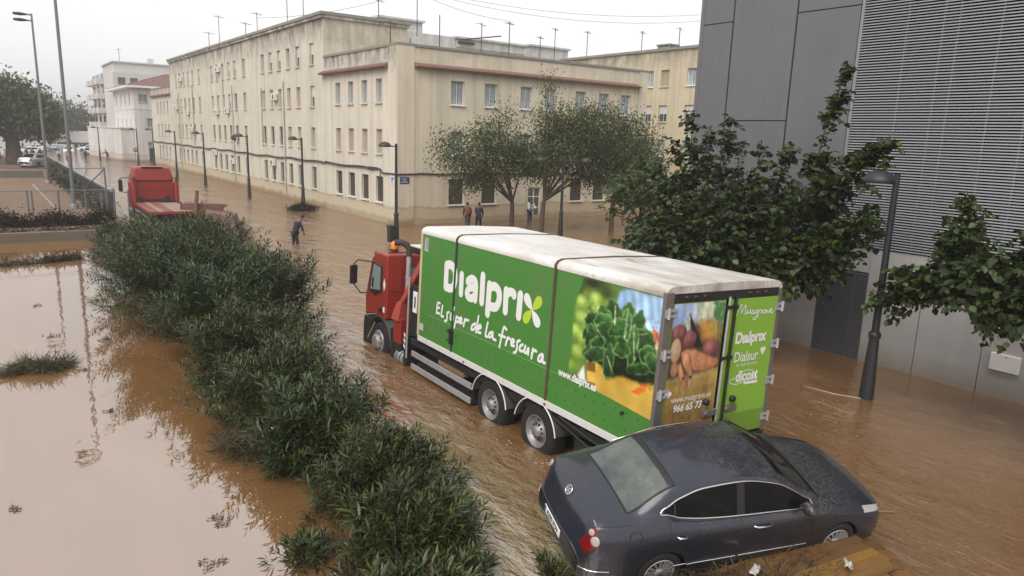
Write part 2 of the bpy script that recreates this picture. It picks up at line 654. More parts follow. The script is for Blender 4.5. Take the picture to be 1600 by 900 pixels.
_wp = {}
def place_window(parent, kind, w, h, P0, rz):
    key = (kind, round(w, 2), round(h, 2))
    if key not in _wp:
        _wp[key] = window_proto(w, h, kind)
        o = _wp[key]
    else:
        o = copy_tree(_wp[key])
    del_keys = [k for k in ('proto',) if k in o]
    for k in del_keys:
        del o[k]
    o.parent = parent
    o.location = P0
    o.rotation_euler = (0, 0, rz)
    return o

FX, FY = 20.1, 39.3
# left face: normal -x; the window's own x runs towards -y, its y (into the wall) towards +x
RZ_L = -PI / 2
PL = lambda u, z, d: (FX + d, u, z)

main_cols = [64.4, 62.28, 60.15, 58.0, 55.85, 52.92]
GR = [0.0, 17.02, 34.05]


def tile_band(mb, a, b, z, out, nrm, step=.22):
    """sloped course of barrel tiles between ground points a, b; nrm = outward direction"""
    a, b, nrm = Vector(a), Vector(b), Vector(nrm)
    d = (b - a)
    n = int(d.length / step)
    d.normalize()
    for i in range(n):
        c = a + d * (i + .5) * step
        vs, fs = [], []
        for s, (off, zz) in enumerate(((0.0, z + .20), (out, z + .02))):
            for k in range(5):
                th = PI * k / 4
                q = c + nrm * off + d * (math.cos(th) * step * .48)
                vs.append((q.x, q.y, zz + math.sin(th) * .075))
        for k in range(4):
            fs.append((k, k + 1, 6 + k, 5 + k))
        fs.append((5, 6, 7, 8, 9))
        mb.add(vs, fs)
    for (o0, o1, z0, z1) in ((0, out - .02, z - .03, z + .02),):
        p = [a, b, b + nrm * o1, a + nrm * o1]
        mb.hexa([(q.x, q.y, z0) for q in p] + [(p[0].x, p[0].y, z + .19), (p[1].x, p[1].y, z + .19), (p[2].x, p[2].y, z1), (p[3].x, p[3].y, z1)])


# ---------------------------------------------------------------- long four-storey block
blk = empty('apartment_building', (23, 76, 0), 'long four storey cream apartment block with rows of narrow windows along the flooded street', 'building')
OFF = (23, 76, 0)
rows = {'t': 10.97, 'c': 7.98, 'b': 4.99, 'g': 2.03}
ops, wl = [], []
for gi, g0 in enumerate(GR):
    for ci, y in enumerate(main_cols):
        for k, zc in rows.items():
            h = 1.62 if k == 'g' else 1.5
            w = .92 if k == 'g' else .84
            ops.append((y + g0 - w / 2, y + g0 + w / 2, zc - h / 2, zc + h / 2))
            if k == 't':
                kind = 'half' if (ci * 7 + gi) % 3 else 'glass'
            elif k == 'c':
                kind = ('closed', 'closed', 'grey', 'closed', 'half', 'closed', 'closed')[(ci * 5 + gi * 3) % 7]
            elif k == 'b':
                kind = 'dark' if (gi == 0 and ci < 3) or (gi == 1 and ci < 5) else 'closed'
            else:
                kind = 'arch' if gi == 2 else ('dark' if gi == 1 or ci == 1 else 'grey')
            wl.append((kind, w, h, (FX, y + g0, zc)))
mb = MB()
facade(mb, 50.6, 102.0, -.4, 13.25, ops, PL)
mb.quad((FX, 50.6, -.4), (26.7, 50.6, -.4), (26.7, 50.6, 13.25), (FX, 50.6, 13.25), 1)      # end wall over the corner wing
mb.quad((26.7, 50.6, -.4), (26.7, 102, -.4), (26.7, 102, 13.25), (26.7, 50.6, 13.25), 1)
mb.quad((26.7, 102, -.4), (FX, 102, -.4), (FX, 102, 13.25), (26.7, 102, 13.25), 1)
mb.build('wall', [M_creamtop, M_cream_r], blk, OFF)
mb = MB()
mb.box((FX + .05, 50.65, 13.25), (26.65, 101.95, 13.30))
mb.build('roof', M_grime, blk, OFF)
mb = MB()
for lo, hi in (((FX - .16, 50.45, 13.25), (FX + .28, 102.15, 13.46)), ((FX + .28, 50.45, 13.25), (26.86, 50.75, 13.46)),
               ((26.5, 50.75, 13.25), (26.86, 102.15, 13.46)), ((FX + .28, 101.85, 13.25), (26.5, 102.15, 13.46)),
               ((FX - .24, 50.37, 13.46), (FX + .34, 102.23, 13.66)), ((FX + .34, 50.37, 13.46), (26.94, 50.83, 13.66)),
               ((26.44, 50.83, 13.46), (26.94, 102.23, 13.66)), ((FX + .34, 101.77, 13.46), (26.44, 102.23, 13.66))):
    mb.box(lo, hi, 1 if lo[2] > 13.4 else 0)
mb.build('cornice', [M_creamtop, M_grime], blk, OFF)
for k, w, h, p in wl:
    place_window(blk, k, w, h, (p[0] - OFF[0], p[1] - OFF[1], p[2]), RZ_L)
# hung cable with its sag, drain pipes
def facade_cable(ya, yb, root, off, x=FX):
    mb = MB()
    pts = []
    n = int(abs(yb - ya) / 1.2)
    for i in range(n + 1):
        y = ya + (yb - ya) * i / n
        pts.append((x - .05 - .02 * math.sin(i * 1.7), y, 3.27 + .05 * math.sin(i * 1.3) + .03 * math.sin(i * .37)))
    mb.path(pts, .045, 6)
    mb.path([(p[0] - .03, p[1], p[2] - .09) for p in pts], .025, 5)
    return mb.build('cable', M_cable, root, off)
facade_cable(50.6, 102, blk, OFF)
for y, z0, z1 in ((73.95, .3, 9.5), (59.15, .4, 9.3), (64.9, 4.0, 9.0), (97.4, .3, 9.5), (90.2, 3.4, 10.2), (77.1, 8.8, 10.2)):
    m = MB(); m.path([(FX - .06, y, z0), (FX - .06, y, z1)], .05, 7)
    for zz in np.arange(z0 + .5, z1, 2.0):
        m.box((FX - .115, y - .07, zz), (FX - .004, y + .07, zz + .05))
    m.build('drain_pipe', M_pipe, blk, OFF)

# ---------------------------------------------------------------- corner wing
cw = empty('apartment_building', (30, 45, 0), 'cream three storey corner building with clay tile band under its parapet', 'building')
OFF = (30, 45, 0)
ops_l, wl = [], []
for y in (48.17, 46.03, 43.9, 41.78):
    for zc, h, kind in ((8.04, 1.42, 'glass'), (4.98, 1.5, 'closed'), (2.02, 1.6, 'dark')):
        w = .86 if kind != 'dark' else 1.04
        ops_l.append((y - w / 2, y + w / 2, zc - h / 2, zc + h / 2)); wl.append((kind, w, h, (FX, y, zc), RZ_L))
ops_r = []
for x in (24.27, 26.78, 29.62, 31.68, 34.4, 36.6, 38.8):
    for zc, h, kind in ((8.07, 1.44, 'two'), (4.97, 1.48, 'two'), (1.96, 1.62, 'dark')):
        w = .98 if kind != 'dark' else 1.14
        if zc < 3 and x in (29.62, 31.68):
            continue
        if kind == 'two' and x in (26.78, 36.6) and zc < 6:
            kind = 'half'
        ops_r.append((x - w / 2, x + w / 2, zc - h / 2, zc + h / 2)); wl.append((kind, w, h, (x, FY, zc), 0))
DOOR = (30.05, 31.15, .02, 2.14)
ops_r.append(DOOR)
PR = lambda u, z, d: (u, FY + d, z)
mb = MB()
facade(mb, FY, 50.59, -.4, 10.55, ops_l, PL, mi=0)
facade(mb, FX, 40.9, -.4, 10.55, ops_r, PR, mi=1)
mb.quad((40.9, FY, -.4), (40.9, 50.59, -.4), (40.9, 50.59, 10.55), (40.9, FY, 10.55), 1)
mb.quad((26.72, 50.59, -.4), (40.9, 50.59, -.4), (40.9, 50.59, 10.55), (26.72, 50.59, 10.55), 1)
mb.build('wall', [M_cream, M_cream_r], cw, OFF)
mb = MB()
mb.box((FX + .3, FY + .3, 10.0), (40.6, 50.5, 10.05)); mb.build('roof', M_grime, cw, OFF)
mb = MB()
for lo, hi in (((FX - .07, FY - .07, 10.55), (FX + .3, 50.585, 10.7)), ((FX + .3, FY - .07, 10.55), (40.97, FY + .3, 10.7)), ((40.6, FY + .3, 10.55), (40.97, 50.585, 10.7))):
    mb.box(lo, hi)
mb.build('coping', M_grime, cw, OFF)
mb = MB()   # corner piers
mb.box((FX - .05, FY - .06, -.4), (FX + 1.1, FY - .002, 10.55), 1)
mb.box((FX - .05, FY - .002, -.4), (FX - .002, FY + 1.15, 10.55), 0)
mb.build('corner_pier', [M_cream, M_cream_r], cw, OFF)
mb = MB()
mb.box((40.1, FY - .06, -.4), (40.96, FY - .002, 10.55), 1)
mb.box((40.902, FY - .002, -.4), (40.96, FY + .9, 10.55), 1)
mb.build('corner_pier', [M_cream, M_cream_r], cw, OFF)
mb = MB()
tile_band(mb, (FX - .002, FY + 1.16, 0), (FX - .002, 50.85, 0), 9.40, .38, (-1, 0, 0))
tile_band(mb, (FX + 1.12, FY - .002, 0), (40.09, FY - .002, 0), 9.40, .38, (0, -1, 0))
o = mb.build('roof_tile', M_tile, cw, OFF); o['kind'] = 'stuff'
mb = MB()
mb.box((FX - .03, FY - .05, -.4), (FX - .003, 50.58, .28), 0)
mb.box((FX + 1.1, FY - .035, -.4), (40.1, FY - .003, .30), 0)
mb.build('plinth', plain('damp_plinth', (.36, .30, .21), .9, nscale=2, var=.3), cw, OFF)
for k, w, h, p, rz in wl:
    place_window(cw, k, w, h, (p[0] - OFF[0], p[1] - OFF[1], p[2]), rz)
facade_cable(FY + 3.2, 50.6, cw, OFF)
m = MB()
m.path([(FX - .05, FY + 3.2, 3.27), (FX - .06, FY + 2.3, 3.3), (FX - .06, FY + 1.9, 3.05), (FX - .08, FY + 1.2, 3.08), (FX - .10, FY - .11, 3.09)], .05, 6)
m.path([(FX - .10, FY - .11, 3.09), (FX + 1.2, FY - .08, 3.1)] + [(x, FY - .045, 3.1 + .03 * math.sin(x * 2.1)) for x in np.arange(21.6, 40.2, .8)], .05, 6)
m.path([(FX - .06, FY + 2.3, 3.3), (FX - .05, FY + 2.2, 2.6), (FX - .05, FY + 2.15, 2.2)], .03, 5)
m.cbox((FX - .08, FY + 3.3, 3.3), (.1, 1.2, .14))
m.build('cable', M_cable, cw, OFF)
# entrance door of the corner wing: glazed with white bars
m = MB()
a, b, c, d = DOOR
for x0, x1 in ((a, a + .07), (b - .07, b), ((a + b) / 2 - .04, (a + b) / 2 + .04)):
    m.box((x0, FY + .10, c), (x1, FY + .15, d))
for z0 in (c, .75, 1.5, d - .07):
    m.box((a + .07, FY + .105, z0), (b - .07, FY + .145, z0 + .06))
dr = m.build('door', M_whitep, cw, OFF)
m = MB(); m.quad((a, FY + .13, c), (b, FY + .13, c), (b, FY + .13, d), (a, FY + .13, d))
m.build('pane', M_glass, dr, OFF)

# street name plates on the corner
def text_mesh(body, size, mat, name='lettering', parent=None, loc=(0, 0, 0), rot=(0, 0, 0), offset=0.0, shear=0.0, ax='CENTER', sx=1.0, space=1.0, M=None):
    c = D.curves.new(name, 'FONT')
    c.body = body
    c.size = size
    c.align_x = ax
    c.align_y = 'CENTER'
    c.offset = offset
    c.shear = shear
    c.space_character = space
    c.resolution_u = 3
    o = D.objects.new(name, c)
    COL.objects.link(o)
    dg = bpy.context.evaluated_depsgraph_get()
    me = D.meshes.new_from_object(o.evaluated_get(dg))
    D.objects.remove(o)
    D.curves.remove(c)
    me.name = name
    me.materials.clear()
    me.materials.append(mat)
    mm = Matrix.Diagonal((sx, 1, 1, 1))
    if M is not None:
        mm = M @ mm
    me.transform(mm)
    return link(name, me, parent, loc, rot)

M_signblue = plain('enamel_blue', (.02, .05, .16), .3)
M_signwhite = plain('enamel_white', (.75, .75, .74), .35)
ns = empty('street_sign', (FX + .45, FY - .07, 2.72), 'dark blue street name plate on the right face of the corner pier', 'sign')
m = MB(); m.box((-.31, -.012, -.2), (.31, .006, .2)); m.build('plate', M_signblue, ns)
for i, (w_, z_) in enumerate(((.42, .09), (.16, 0.0), (.46, -.09))):
    m = MB()
    n_ = int(w_ / .055)
    for k in range(n_):
        m.box((-w_ / 2 + k * .055, -.016, z_ - .025), (-w_ / 2 + k * .055 + (.036 if k % 3 else .024), -.0135, z_ + .025))
    m.build('lettering', M_signwhite, ns)
ns = empty('street_sign', (FX - .07, FY + .5, 2.72), 'blue and white square plate on the left face of the corner pier', 'sign')
m = MB(); m.box((-.012, -.24, -.2), (.006, .24, .2)); m.build('plate', M_signwhite, ns)
m = MB(); m.box((-.016, -.19, .02), (-.0135, .19, .15)); m.box((-.016, -.05, -.15), (-.0135, .16, -.02)); m.build('panel', plain('enamel_midblue', (.05, .16, .36), .3), ns)

# ---------------------------------------------------------------- far wing of the long block
fw = empty('apartment_building', (26, 108, 0), 'low three storey cream wing at the far end of the long block', 'building')
OFF = (26, 108, 0)
ops, wl = [], []
for y in (110.95, 108.7, 106.6, 104.4):
    for zc, h, kind in ((7.95, 1.45, 'grey'), (4.97, 1.5, 'closed'), (2.07, 1.6, 'arch')):
        ops.append((y - .42, y + .42, zc - h / 2, zc + h / 2)); wl.append((kind, .84, h, (FX, y, zc)))
mb = MB()
facade(mb, 102.01, 115.2, -.4, 10.4, ops, PL)
mb.quad((FX, 115.2, -.4), (33, 115.2, -.4), (33, 115.2, 10.4), (FX, 115.2, 10.4))
mb.quad((33, 102.01, -.4), (33, 115.2, -.4), (33, 115.2, 10.4), (33, 102.01, 10.4))
mb.build('wall', M_cream, fw, OFF)
mb = MB(); mb.box((FX + .2, 102.3, 9.9), (32.8, 115, 9.95)); mb.build('roof', M_grime, fw, OFF)
mb = MB(); mb.box((FX - .06, 102.02, 10.4), (FX + .25, 115.26, 10.52)); mb.build('coping', M_grime, fw, OFF)
mb = MB(); tile_band(mb, (FX - .002, 102.2, 0), (FX - .002, 115.2, 0), 9.4, .3, (-1, 0, 0), .3); o = mb.build('roof_tile', M_tile, fw, OFF); o['kind'] = 'stuff'
for k, w, h, p in wl:
    place_window(fw, k, w, h, (p[0] - OFF[0], p[1] - OFF[1], p[2]), RZ_L)
facade_cable(102, 115.2, fw, OFF)

# ---------------------------------------------------------------- pale block behind the corner wing
pb = empty('white_building', (40, 66, 0), 'white roof storeys and stair huts rising behind the corner building', 'building')
OFF = (40, 66, 0)
m = MB(); m.box((26.9, 60, -.4), (52.5, 74, 13.6)); m.box((26.9, 60.0, 13.6), (36.7, 60.25, 14.44)); m.build('wall', M_white, pb, OFF)
for lo, hi, nm in (((29.1, 60.3, 13.6), (33.35, 64.5, 15.35), 'stair_hut'), ((36.75, 59.9, 13.6), (44.6, 65, 14.35), 'stair_hut'), ((45.7, 60.3, 13.6), (50.7, 66, 14.55), 'stair_hut')):
    m = MB(); m.box(lo, hi); h = m.build(nm, M_white, pb, OFF)
    m = MB(); m.box((lo[0] - .2, lo[1] - .2, hi[2]), (hi[0] + .2, hi[1] + .2, hi[2] + .18)); m.build('roof', M_white, h, OFF)
m = MB(); m.box((36.9, 59.6, 13.95), (38.6, 59.9, 14.1)); m.path([(36.9, 59.5, 14.2), (41.5, 59.5, 15.0)], .06, 5); m.build('railing', M_iron, pb, OFF)

# ---------------------------------------------------------------- second block beyond the side street
b2 = empty('apartment_building', (55, 55, 0), 'ochre apartment block showing between the corner building and the grey panelled wall', 'building')
OFF = (55, 55, 0)
X2 = 49.6
ops, wl = [], []
for y in (58.2, 54.9, 51.8, 47.4, 45.5, 42.5, 39.5):
    for zc, kind in ((11.05, 'two'), (8.0, 'half'), (5.0, 'two'), (2.0, 'dark')):
        w = 1.0
        if y == 45.5 and zc > 9: kind = 'closed'
        ops.append((y - w / 2, y + w / 2, zc - .72, zc + .72)); wl.append((kind, w, 1.44, (X2, y, zc)))
PB = lambda u, z, d: (X2 + d, u, z)
m = MB(); facade(m, 34, 75, -.4, 13.4, ops, PB)
m.quad((X2, 34, -.4), (62, 34, -.4), (62, 34, 13.4), (X2, 34, 13.4)); m.quad((X2, 75, -.4), (62, 75, -.4), (62, 75, 13.4), (X2, 75, 13.4))
m.quad((62, 34, -.4), (62, 75, -.4), (62, 75, 13.4), (62, 34, 13.4))
m.build('wall', M_b2, b2, OFF)
m = MB(); m.box((X2 - .15, 33.8, 13.4), (62.1, 75.2, 13.62)); m.build('roof', M_grime, b2, OFF)
m = MB(); m.box((X2 + .8, 46, 13.62), (X2 + 2, 47.4, 13.9)); m.box((X2 + .7, 45.9, 14.0), (X2 + 2.1, 47.5, 14.12))
for a_ in (46.0, 46.6, 47.2): m.box((X2 + .8, a_, 13.9), (X2 + 1.9, a_ + .2, 14.0))
m.build('chimney', M_grime, b2, OFF)
for k, w, h, p in wl:
    place_window(b2, k, w, h, (p[0] - OFF[0], p[1] - OFF[1], p[2]), RZ_L)

# ---------------------------------------------------------------- white house with hipped roof
wh = empty('white_house', (22, 130, 0), 'white three storey house with hipped tile roof at the end of the cream row', 'building')
OFF = (22, 130, 0)
X3, Y3 = 18.95, 122.4
opsr = [(19.6, 20.85, 8.8, 10.0), (20.62, 21.35, 5.1, 6.5), (20.55, 21.1, 2.3, 3.0), (20.6, 21.5, .02, 2.1)]
opsl = [(y - .45, y + .45, z - .75, z + .75) for y in (126.2, 130.2, 134.5, 139) for z in (9.3, 5.6, 2.0)]
m = MB()
facade(m, X3, 31, -.4, 10.9, opsr, lambda u, z, d: (u, Y3 + d, z))
facade(m, Y3, 142.5, -.4, 10.9, opsl, lambda u, z, d: (X3 + d, u, z))
m.quad((X3, 142.5, -.4), (31, 142.5, -.4), (31, 142.5, 10.9), (X3, 142.5, 10.9))
m.box((X3 - .05, Y3 - .05, 7.75), (31, Y3 - .003, 7.95)); m.box((X3 - .05, Y3 - .003, 7.75), (X3 - .003, 142.5, 7.95))
m.build('wall', M_white, wh, OFF)
m = MB(); m.box((X3 - 1, Y3 - 1, 10.9), (32, 143.5, 11.2)); m.build('eaves', M_whitep, wh, OFF)
m = MB()
e = [(X3 - .9, Y3 - .9), (31.9, Y3 - .9), (31.9, 143.4), (X3 - .9, 143.4)]
a, b = (25.4, 129.5, 13.6), (25.4, 136.5, 13.6)
z = 11.2
P3 = [(x, y, z) for x, y in e]
m.poly([P3[0], P3[1], a]); m.poly([P3[1], P3[2], b, a]); m.poly([P3[2], P3[3], b]); m.poly([P3[3], P3[0], a, b])
rf = m.build('roof', M_tile, wh, OFF)
m = MB()
for k in range(34):     # tile ridges on the two slopes that face the street
    f = k / 33
    x = P3[0][0] + (P3[1][0] - P3[0][0]) * f
    t = 1 - abs(f - .5) * 2
    m.path([(x, P3[0][1], z + .05), (x + (a[0] - x) * 0, P3[0][1] + (a[1] - P3[0][1]) * t, z + .05 + (a[2] - z) * t)], .07, 4, cap=False)
for k in range(50):
    f = k / 49
    y = P3[0][1] + (P3[3][1] - P3[0][1]) * f
    t = min(1, f * 20.8 / 8.0, (1 - f) * 20.8 / 8.0)
    m.path([(P3[0][0], y, z + .05), (P3[0][0] + (a[0] - P3[0][0]) * t, y, z + .05 + (a[2] - z) * t)], .07, 4, cap=False)
o = m.build('roof_tile', M_tile, rf, OFF); o['kind'] = 'stuff'
for q in opsr[:3]:
    place_window(wh, 'glass', q[1] - q[0], q[3] - q[2], ((q[0] + q[1]) / 2 - OFF[0], Y3 - OFF[1], (q[2] + q[3]) / 2), 0)
for i, q in enumerate(opsl):
    place_window(wh, 'closed' if i % 3 else 'glass', .9, 1.5, (X3 - OFF[0], (q[0] + q[1]) / 2 - OFF[1], (q[2] + q[3]) / 2), RZ_L)
m = MB(); q = opsr[3]; m.box((q[0], Y3 + .1, q[2]), (q[1], Y3 + .16, q[3])); m.build('door', M_iron, wh, OFF)

# low white outbuilding beside it
lw = empty('white_outbuilding', (18, 133, 0), 'low white flat roofed outbuilding left of the hipped roof house', 'building')
OFF = (18, 133, 0)
m = MB(); m.hexa([(17.1, 123.8, -.4), (18.9, 123.8, -.4), (18.9, 142.8, -.4), (14.6, 141.0, -.4), (17.1, 123.8, 4.9), (18.9, 123.8, 4.9), (18.9, 142.8, 4.9), (14.6, 141.0, 4.9)])
m.build('wall', M_white, lw, OFF)
m = MB(); m.hexa([(17.0, 123.6, 4.9), (18.9, 123.6, 4.9), (18.9, 142.9, 4.9), (14.5, 141.1, 4.9), (17.0, 123.6, 5.05), (18.9, 123.6, 5.05), (18.9, 142.9, 5.05), (14.5, 141.1, 5.05)])
m.build('roof', M_white, lw, OFF)
m = MB(); m.box((16.45, 127.9, .0), (16.62, 128.0, 2.0)); m.build('drain_pipe', M_pipe, lw, OFF)

# ---------------------------------------------------------------- pale apartment tower in the haze
M_far = plain('far_render', (.52, .51, .49), .9, nscale=.4, var=.15)
tw = empty('apartment_tower', (30, 175, 0), 'pale flat roofed apartment tower fading in the haze behind the white house', 'building')
OFF = (30, 175, 0)
opst = []
for z in (13.9, 11.2, 8.4, 5.6):
    for (a, b) in ((23.0, 24.4), (25.2, 26.6), (27.6, 31.4), (32.6, 34.2), (36, 38), (40, 41.4)):
        opst.append((a, b, z - .7, z + .7))
m = MB(); facade(m, 22.2, 44, -.4, 15.4, opst, lambda u, z, d: (u, 165 + d, z), .5)
m.quad((20.9, 167, -.4), (20.9, 186, -.4), (20.9, 186, 15.4), (20.9, 167, 15.4)); m.quad((22.2, 165, -.4), (20.9, 167, -.4), (20.9, 167, 15.4), (22.2, 165, 15.4))
m.quad((20.9, 186, -.4), (44, 186, -.4), (44, 186, 15.4), (20.9, 186, 15.4)); m.quad((44, 165, -.4), (44, 186, -.4), (44, 186, 15.4), (44, 165, 15.4))
m.box((22.2, 165, 15.4), (44, 186, 15.6))
m.build('wall', M_far, tw, OFF)
m = MB(); m.box((22.6, 166, 15.6), (33, 182, 17.5)); m.box((22.3, 165.7, 17.5), (33.3, 182.3, 17.75)); m.box((33.4, 166, 15.6), (44, 182, 16.9)); m.box((29.6, 170, 17.75), (30.6, 171.5, 19.0)); m.build('penthouse', M_far, tw, OFF)
for i, q in enumerate(opst):
    g_ = MB(); g_.quad((q[0], 165.45, q[2]), (q[1], 165.45, q[2]), (q[1], 165.45, q[3]), (q[0], 165.45, q[3])); g_.build('window', M_glass, tw, OFF)
for z in (13.2, 10.4, 7.6, 4.8):
    for y0 in (168, 174.5, 181):
        m = MB(); m.box((19.6, y0, z), (20.89, y0 + 4.6, z + .18)); m.box((19.6, y0, z + .18), (19.72, y0 + 4.6, z + 1.05)); m.box((19.72, y0, z + .18), (20.89, y0 + .12, z + 1.05)); b_ = m.build('balcony', M_far, tw, OFF)
        m = MB(); m.box((20.80, y0 + .8, z + .2), (20.88, y0 + 3.6, z + 2.2)); m.build('window', M_glass, b_, OFF)
m = MB(); m.path([(24, 168, 17.7), (24, 168, 20.4)], .05, 5); m.path([(23.4, 168, 20.1), (24.6, 168, 20.1)], .03, 4); m.build('antenna', M_iron, tw, OFF)

# ---------------------------------------------------------------- grey panelled building on the right
M_panel = NT('fibre_cement')
_p = M_panel.pos()
_n1 = M_panel.noise(M_panel.map(_p, (1, 1, .6)), 1.1, 6, .62)
_n2 = M_panel.noise(M_panel.map(_p, (6, 6, .25)), 1.0, 4, .6)
_c = M_panel.mix(_n1, (.098, .099, .110), (.150, .150, .160))
_c = M_panel.mix(M_panel.ramp(_n2, (.45, 0), (.8, .3)), _c, (.18, .178, .178))
_c = M_panel.mix(M_panel.math('MULTIPLY', M_panel.rand(), .3), _c, (.115, .115, .13))
M_panel.set(col=_c, rough=.55)
M_panel.bump(M_panel.noise(_p, 30, 4), .1, .01)
M_panel = M_panel.m
M_lower = NT('pale_lower_wall')
_p = M_lower.pos()
_z = M_lower.xyz(_p)[2]
_c = M_lower.mix(M_lower.noise(M_lower.map(_p, (2, 2, .4)), 1.2, 6, .65), (.30, .30, .30), (.43, .425, .42))
_c = M_lower.mix(M_lower.ramp(M_lower.math('ADD', M_lower.math('DIVIDE', _z, 1.2), M_lower.math('MULTIPLY', M_lower.noise(_p, 1.5, 5), .3)), (.2, .75), (.65, 0)), _c, (.21, .165, .12))
M_lower.set(col=_c, rough=.7)
M_lower = M_lower.m
M_louv = plain('louvre_aluminium', (.25, .255, .27), .4, .35, var=.06)
gb = empty('grey_building', (24, 4, 0), 'tall building clad in grey panels and horizontal louvres on the right', 'building')
OFF = (24, 4, 0)
GX = 18.3
m = MB()     # carcass: recessed dark wall behind panels and louvres
m.box((GX + .09, -14, 3.0), (42, 15.36, 17))
m.build('carcass', M_dark, gb, OFF)
m = MB(); m.box((GX, 15.36, -.4), (42, 15.5, 17)); m.build('side_wall', M_panel, gb, OFF)
ys_ = [(14.28, 15.36), (12.18, 14.25), (10.36, 12.15)]
hz = {0: (3.0, 9.05, 17), 1: (3.0, 6.2, 13.2, 17), 2: (3.0, 9.06, 17)}
for i, (a, b) in enumerate(ys_):
    for z0, z1 in zip(hz[i][:-1], hz[i][1:]):
        m = MB(); m.box((GX, a + .012, z0 + .014), (GX + .06, b - .012, z1 - .014))
        m.build('wall_panel', M_panel, gb, OFF)
for a, b in ((10.62, 15.36), (7.89, 9.26), (6.43, 7.87), (4.4, 6.41), (2.2, 4.38), (0, 2.18), (-14, -.02)):
    m = MB(); m.box((GX + .005, a, -.4), (GX + .08, b, 2.985)); m.build('lower_panel', M_lower, gb, OFF)
m = MB(); m.box((GX + .03, 9.26, 2.35), (GX + .08, 10.62, 2.985)); m.box((GX + .10, -14, -.4), (GX + .3, 15.3, 2.99), 1); m.build('lintel', [M_lower, M_dark], gb, OFF)
m = MB(); m.box((GX - .02, 10.26, 3.0), (GX + .06, 10.34, 17)); m.build('louvre_frame', M_louv, gb, OFF)
sl = None
for i in range(166):
    z = 3.04 + i * .0664
    if sl is None:
        m = MB()
        m.hexa([(-.03, -24.2, -.016), (.02, -24.2, -.010), (.02, 0, -.010), (-.03, 0, -.016), (-.018, -24.2, .012), (.034, -24.2, .018), (.034, 0, .018), (-.018, 0, .012)])
        sl = m.build('louvre_slat', M_louv, gb, None, (GX - OFF[0], 10.25 - OFF[1], z))
    else:
        c = sl.copy(); COL.objects.link(c); c.location.z = z
for y in (9.17, 8.34, 8.0, 7.12, 6.38, 5.5, 4.6, 3.8, 2.9, 2.0, 0, -2, -4):
    m = MB(); m.box((GX + .036, y - .02, 3.02), (GX + .07, y + .02, 14.05)); m.build('mullion', M_louv, gb, OFF)
# service door with perforated grille
M_grille = plain('grey_grille_paint', (.10, .10, .115), .5, .3)
for a, b, nm in ((9.27, 9.62, 'door'), (9.63, 10.61, 'door')):
    m = MB(); m.box((GX + .02, a, -.3), (GX + .05, b, 2.34)); d_ = m.build(nm, M_dark, gb, OFF)
    m = MB()
    for k in range(40):
        z = -.28 + k * .065
        m.hexa([(GX - .002, a + .03, z), (GX + .02, a + .03, z + .012), (GX + .02, b - .03, z + .012), (GX - .002, b - .03, z), (GX + .002, a + .03, z + .034), (GX + .024, a + .03, z + .046), (GX + .024, b - .03, z + .046), (GX + .002, b - .03, z + .034)])
    m.build('grille', M_grille, d_, OFF)
    m = MB(); m.box((GX - .008, a, -.3), (GX + .019, a + .028, 2.34)); m.box((GX - .008, b - .028, -.3), (GX + .019, b, 2.34)); m.build('frame', M_grille, d_, OFF)
wbx = empty('wall_box', (GX, 5.9, .85), 'white notice box fixed low on the pale wall at the right edge', 'box')
m = MB(); m.box((-.07, -.3, -.2), (.004, .3, .2)); m.build('casing', M_whitep, wbx, bevel=.012)
m = MB(); m.lathe([(0, -.078), (.014, -.078), (.014, -.07)], (0, -.02, .14), 'x', 8); m.build('lock', M_iron, wbx)
m = MB()
for k in range(10): m.box((-.072, -.29 + k * .058, -.212), (-.06, -.29 + k * .058 + .03, -.198))
m.build('drip_edge', M_iron, wbx)
# ================================================================== GREEN LORRY
def Rz(a): return Matrix.Rotation(a, 4, 'Z')
def Rx(a): return Matrix.Rotation(a, 4, 'X')
def Ry(a): return Matrix.Rotation(a, 4, 'Y')

def stroke(mb, pts, w, at, lift=0.0, taper=1.0, seg=7):
    """flat brush stroke with round ends; at(u, v, lift) -> point"""
    P = [Vector((p[0], p[1])) for p in pts]
    # smooth with Catmull-Rom
    Q = []
    for i in range(len(P) - 1):
        p0 = P[max(i - 1, 0)]; p1 = P[i]; p2 = P[i + 1]; p3 = P[min(i + 2, len(P) - 1)]
        n = 5 if len(P) > 2 else 1
        for k in range(n):
            t = k / n
            Q.append(.5 * ((2 * p1) + (p2 - p0) * t + (2 * p0 - 5 * p1 + 4 * p2 - p3) * t * t + (3 * p1 - p0 - 3 * p2 + p3) * t ** 3))
    Q.append(P[-1])
    h = w / 2
    for i in range(len(Q) - 1):
        a, b = Q[i], Q[i + 1]
        d = b - a
        if d.length < 1e-6:
            continue
        d.normalize()
        n = Vector((-d.y, d.x)) * h
        mb.poly([at(*(a + n), lift), at(*(a - n), lift), at(*(b - n), lift), at(*(b + n), lift)])
        lift += 2e-5
    for i, c in enumerate(Q):
        mb.poly([at(c.x + h * math.cos(2 * PI * k / 12), c.y + h * math.sin(2 * PI * k / 12), lift) for k in range(12)])
        lift += 2e-5


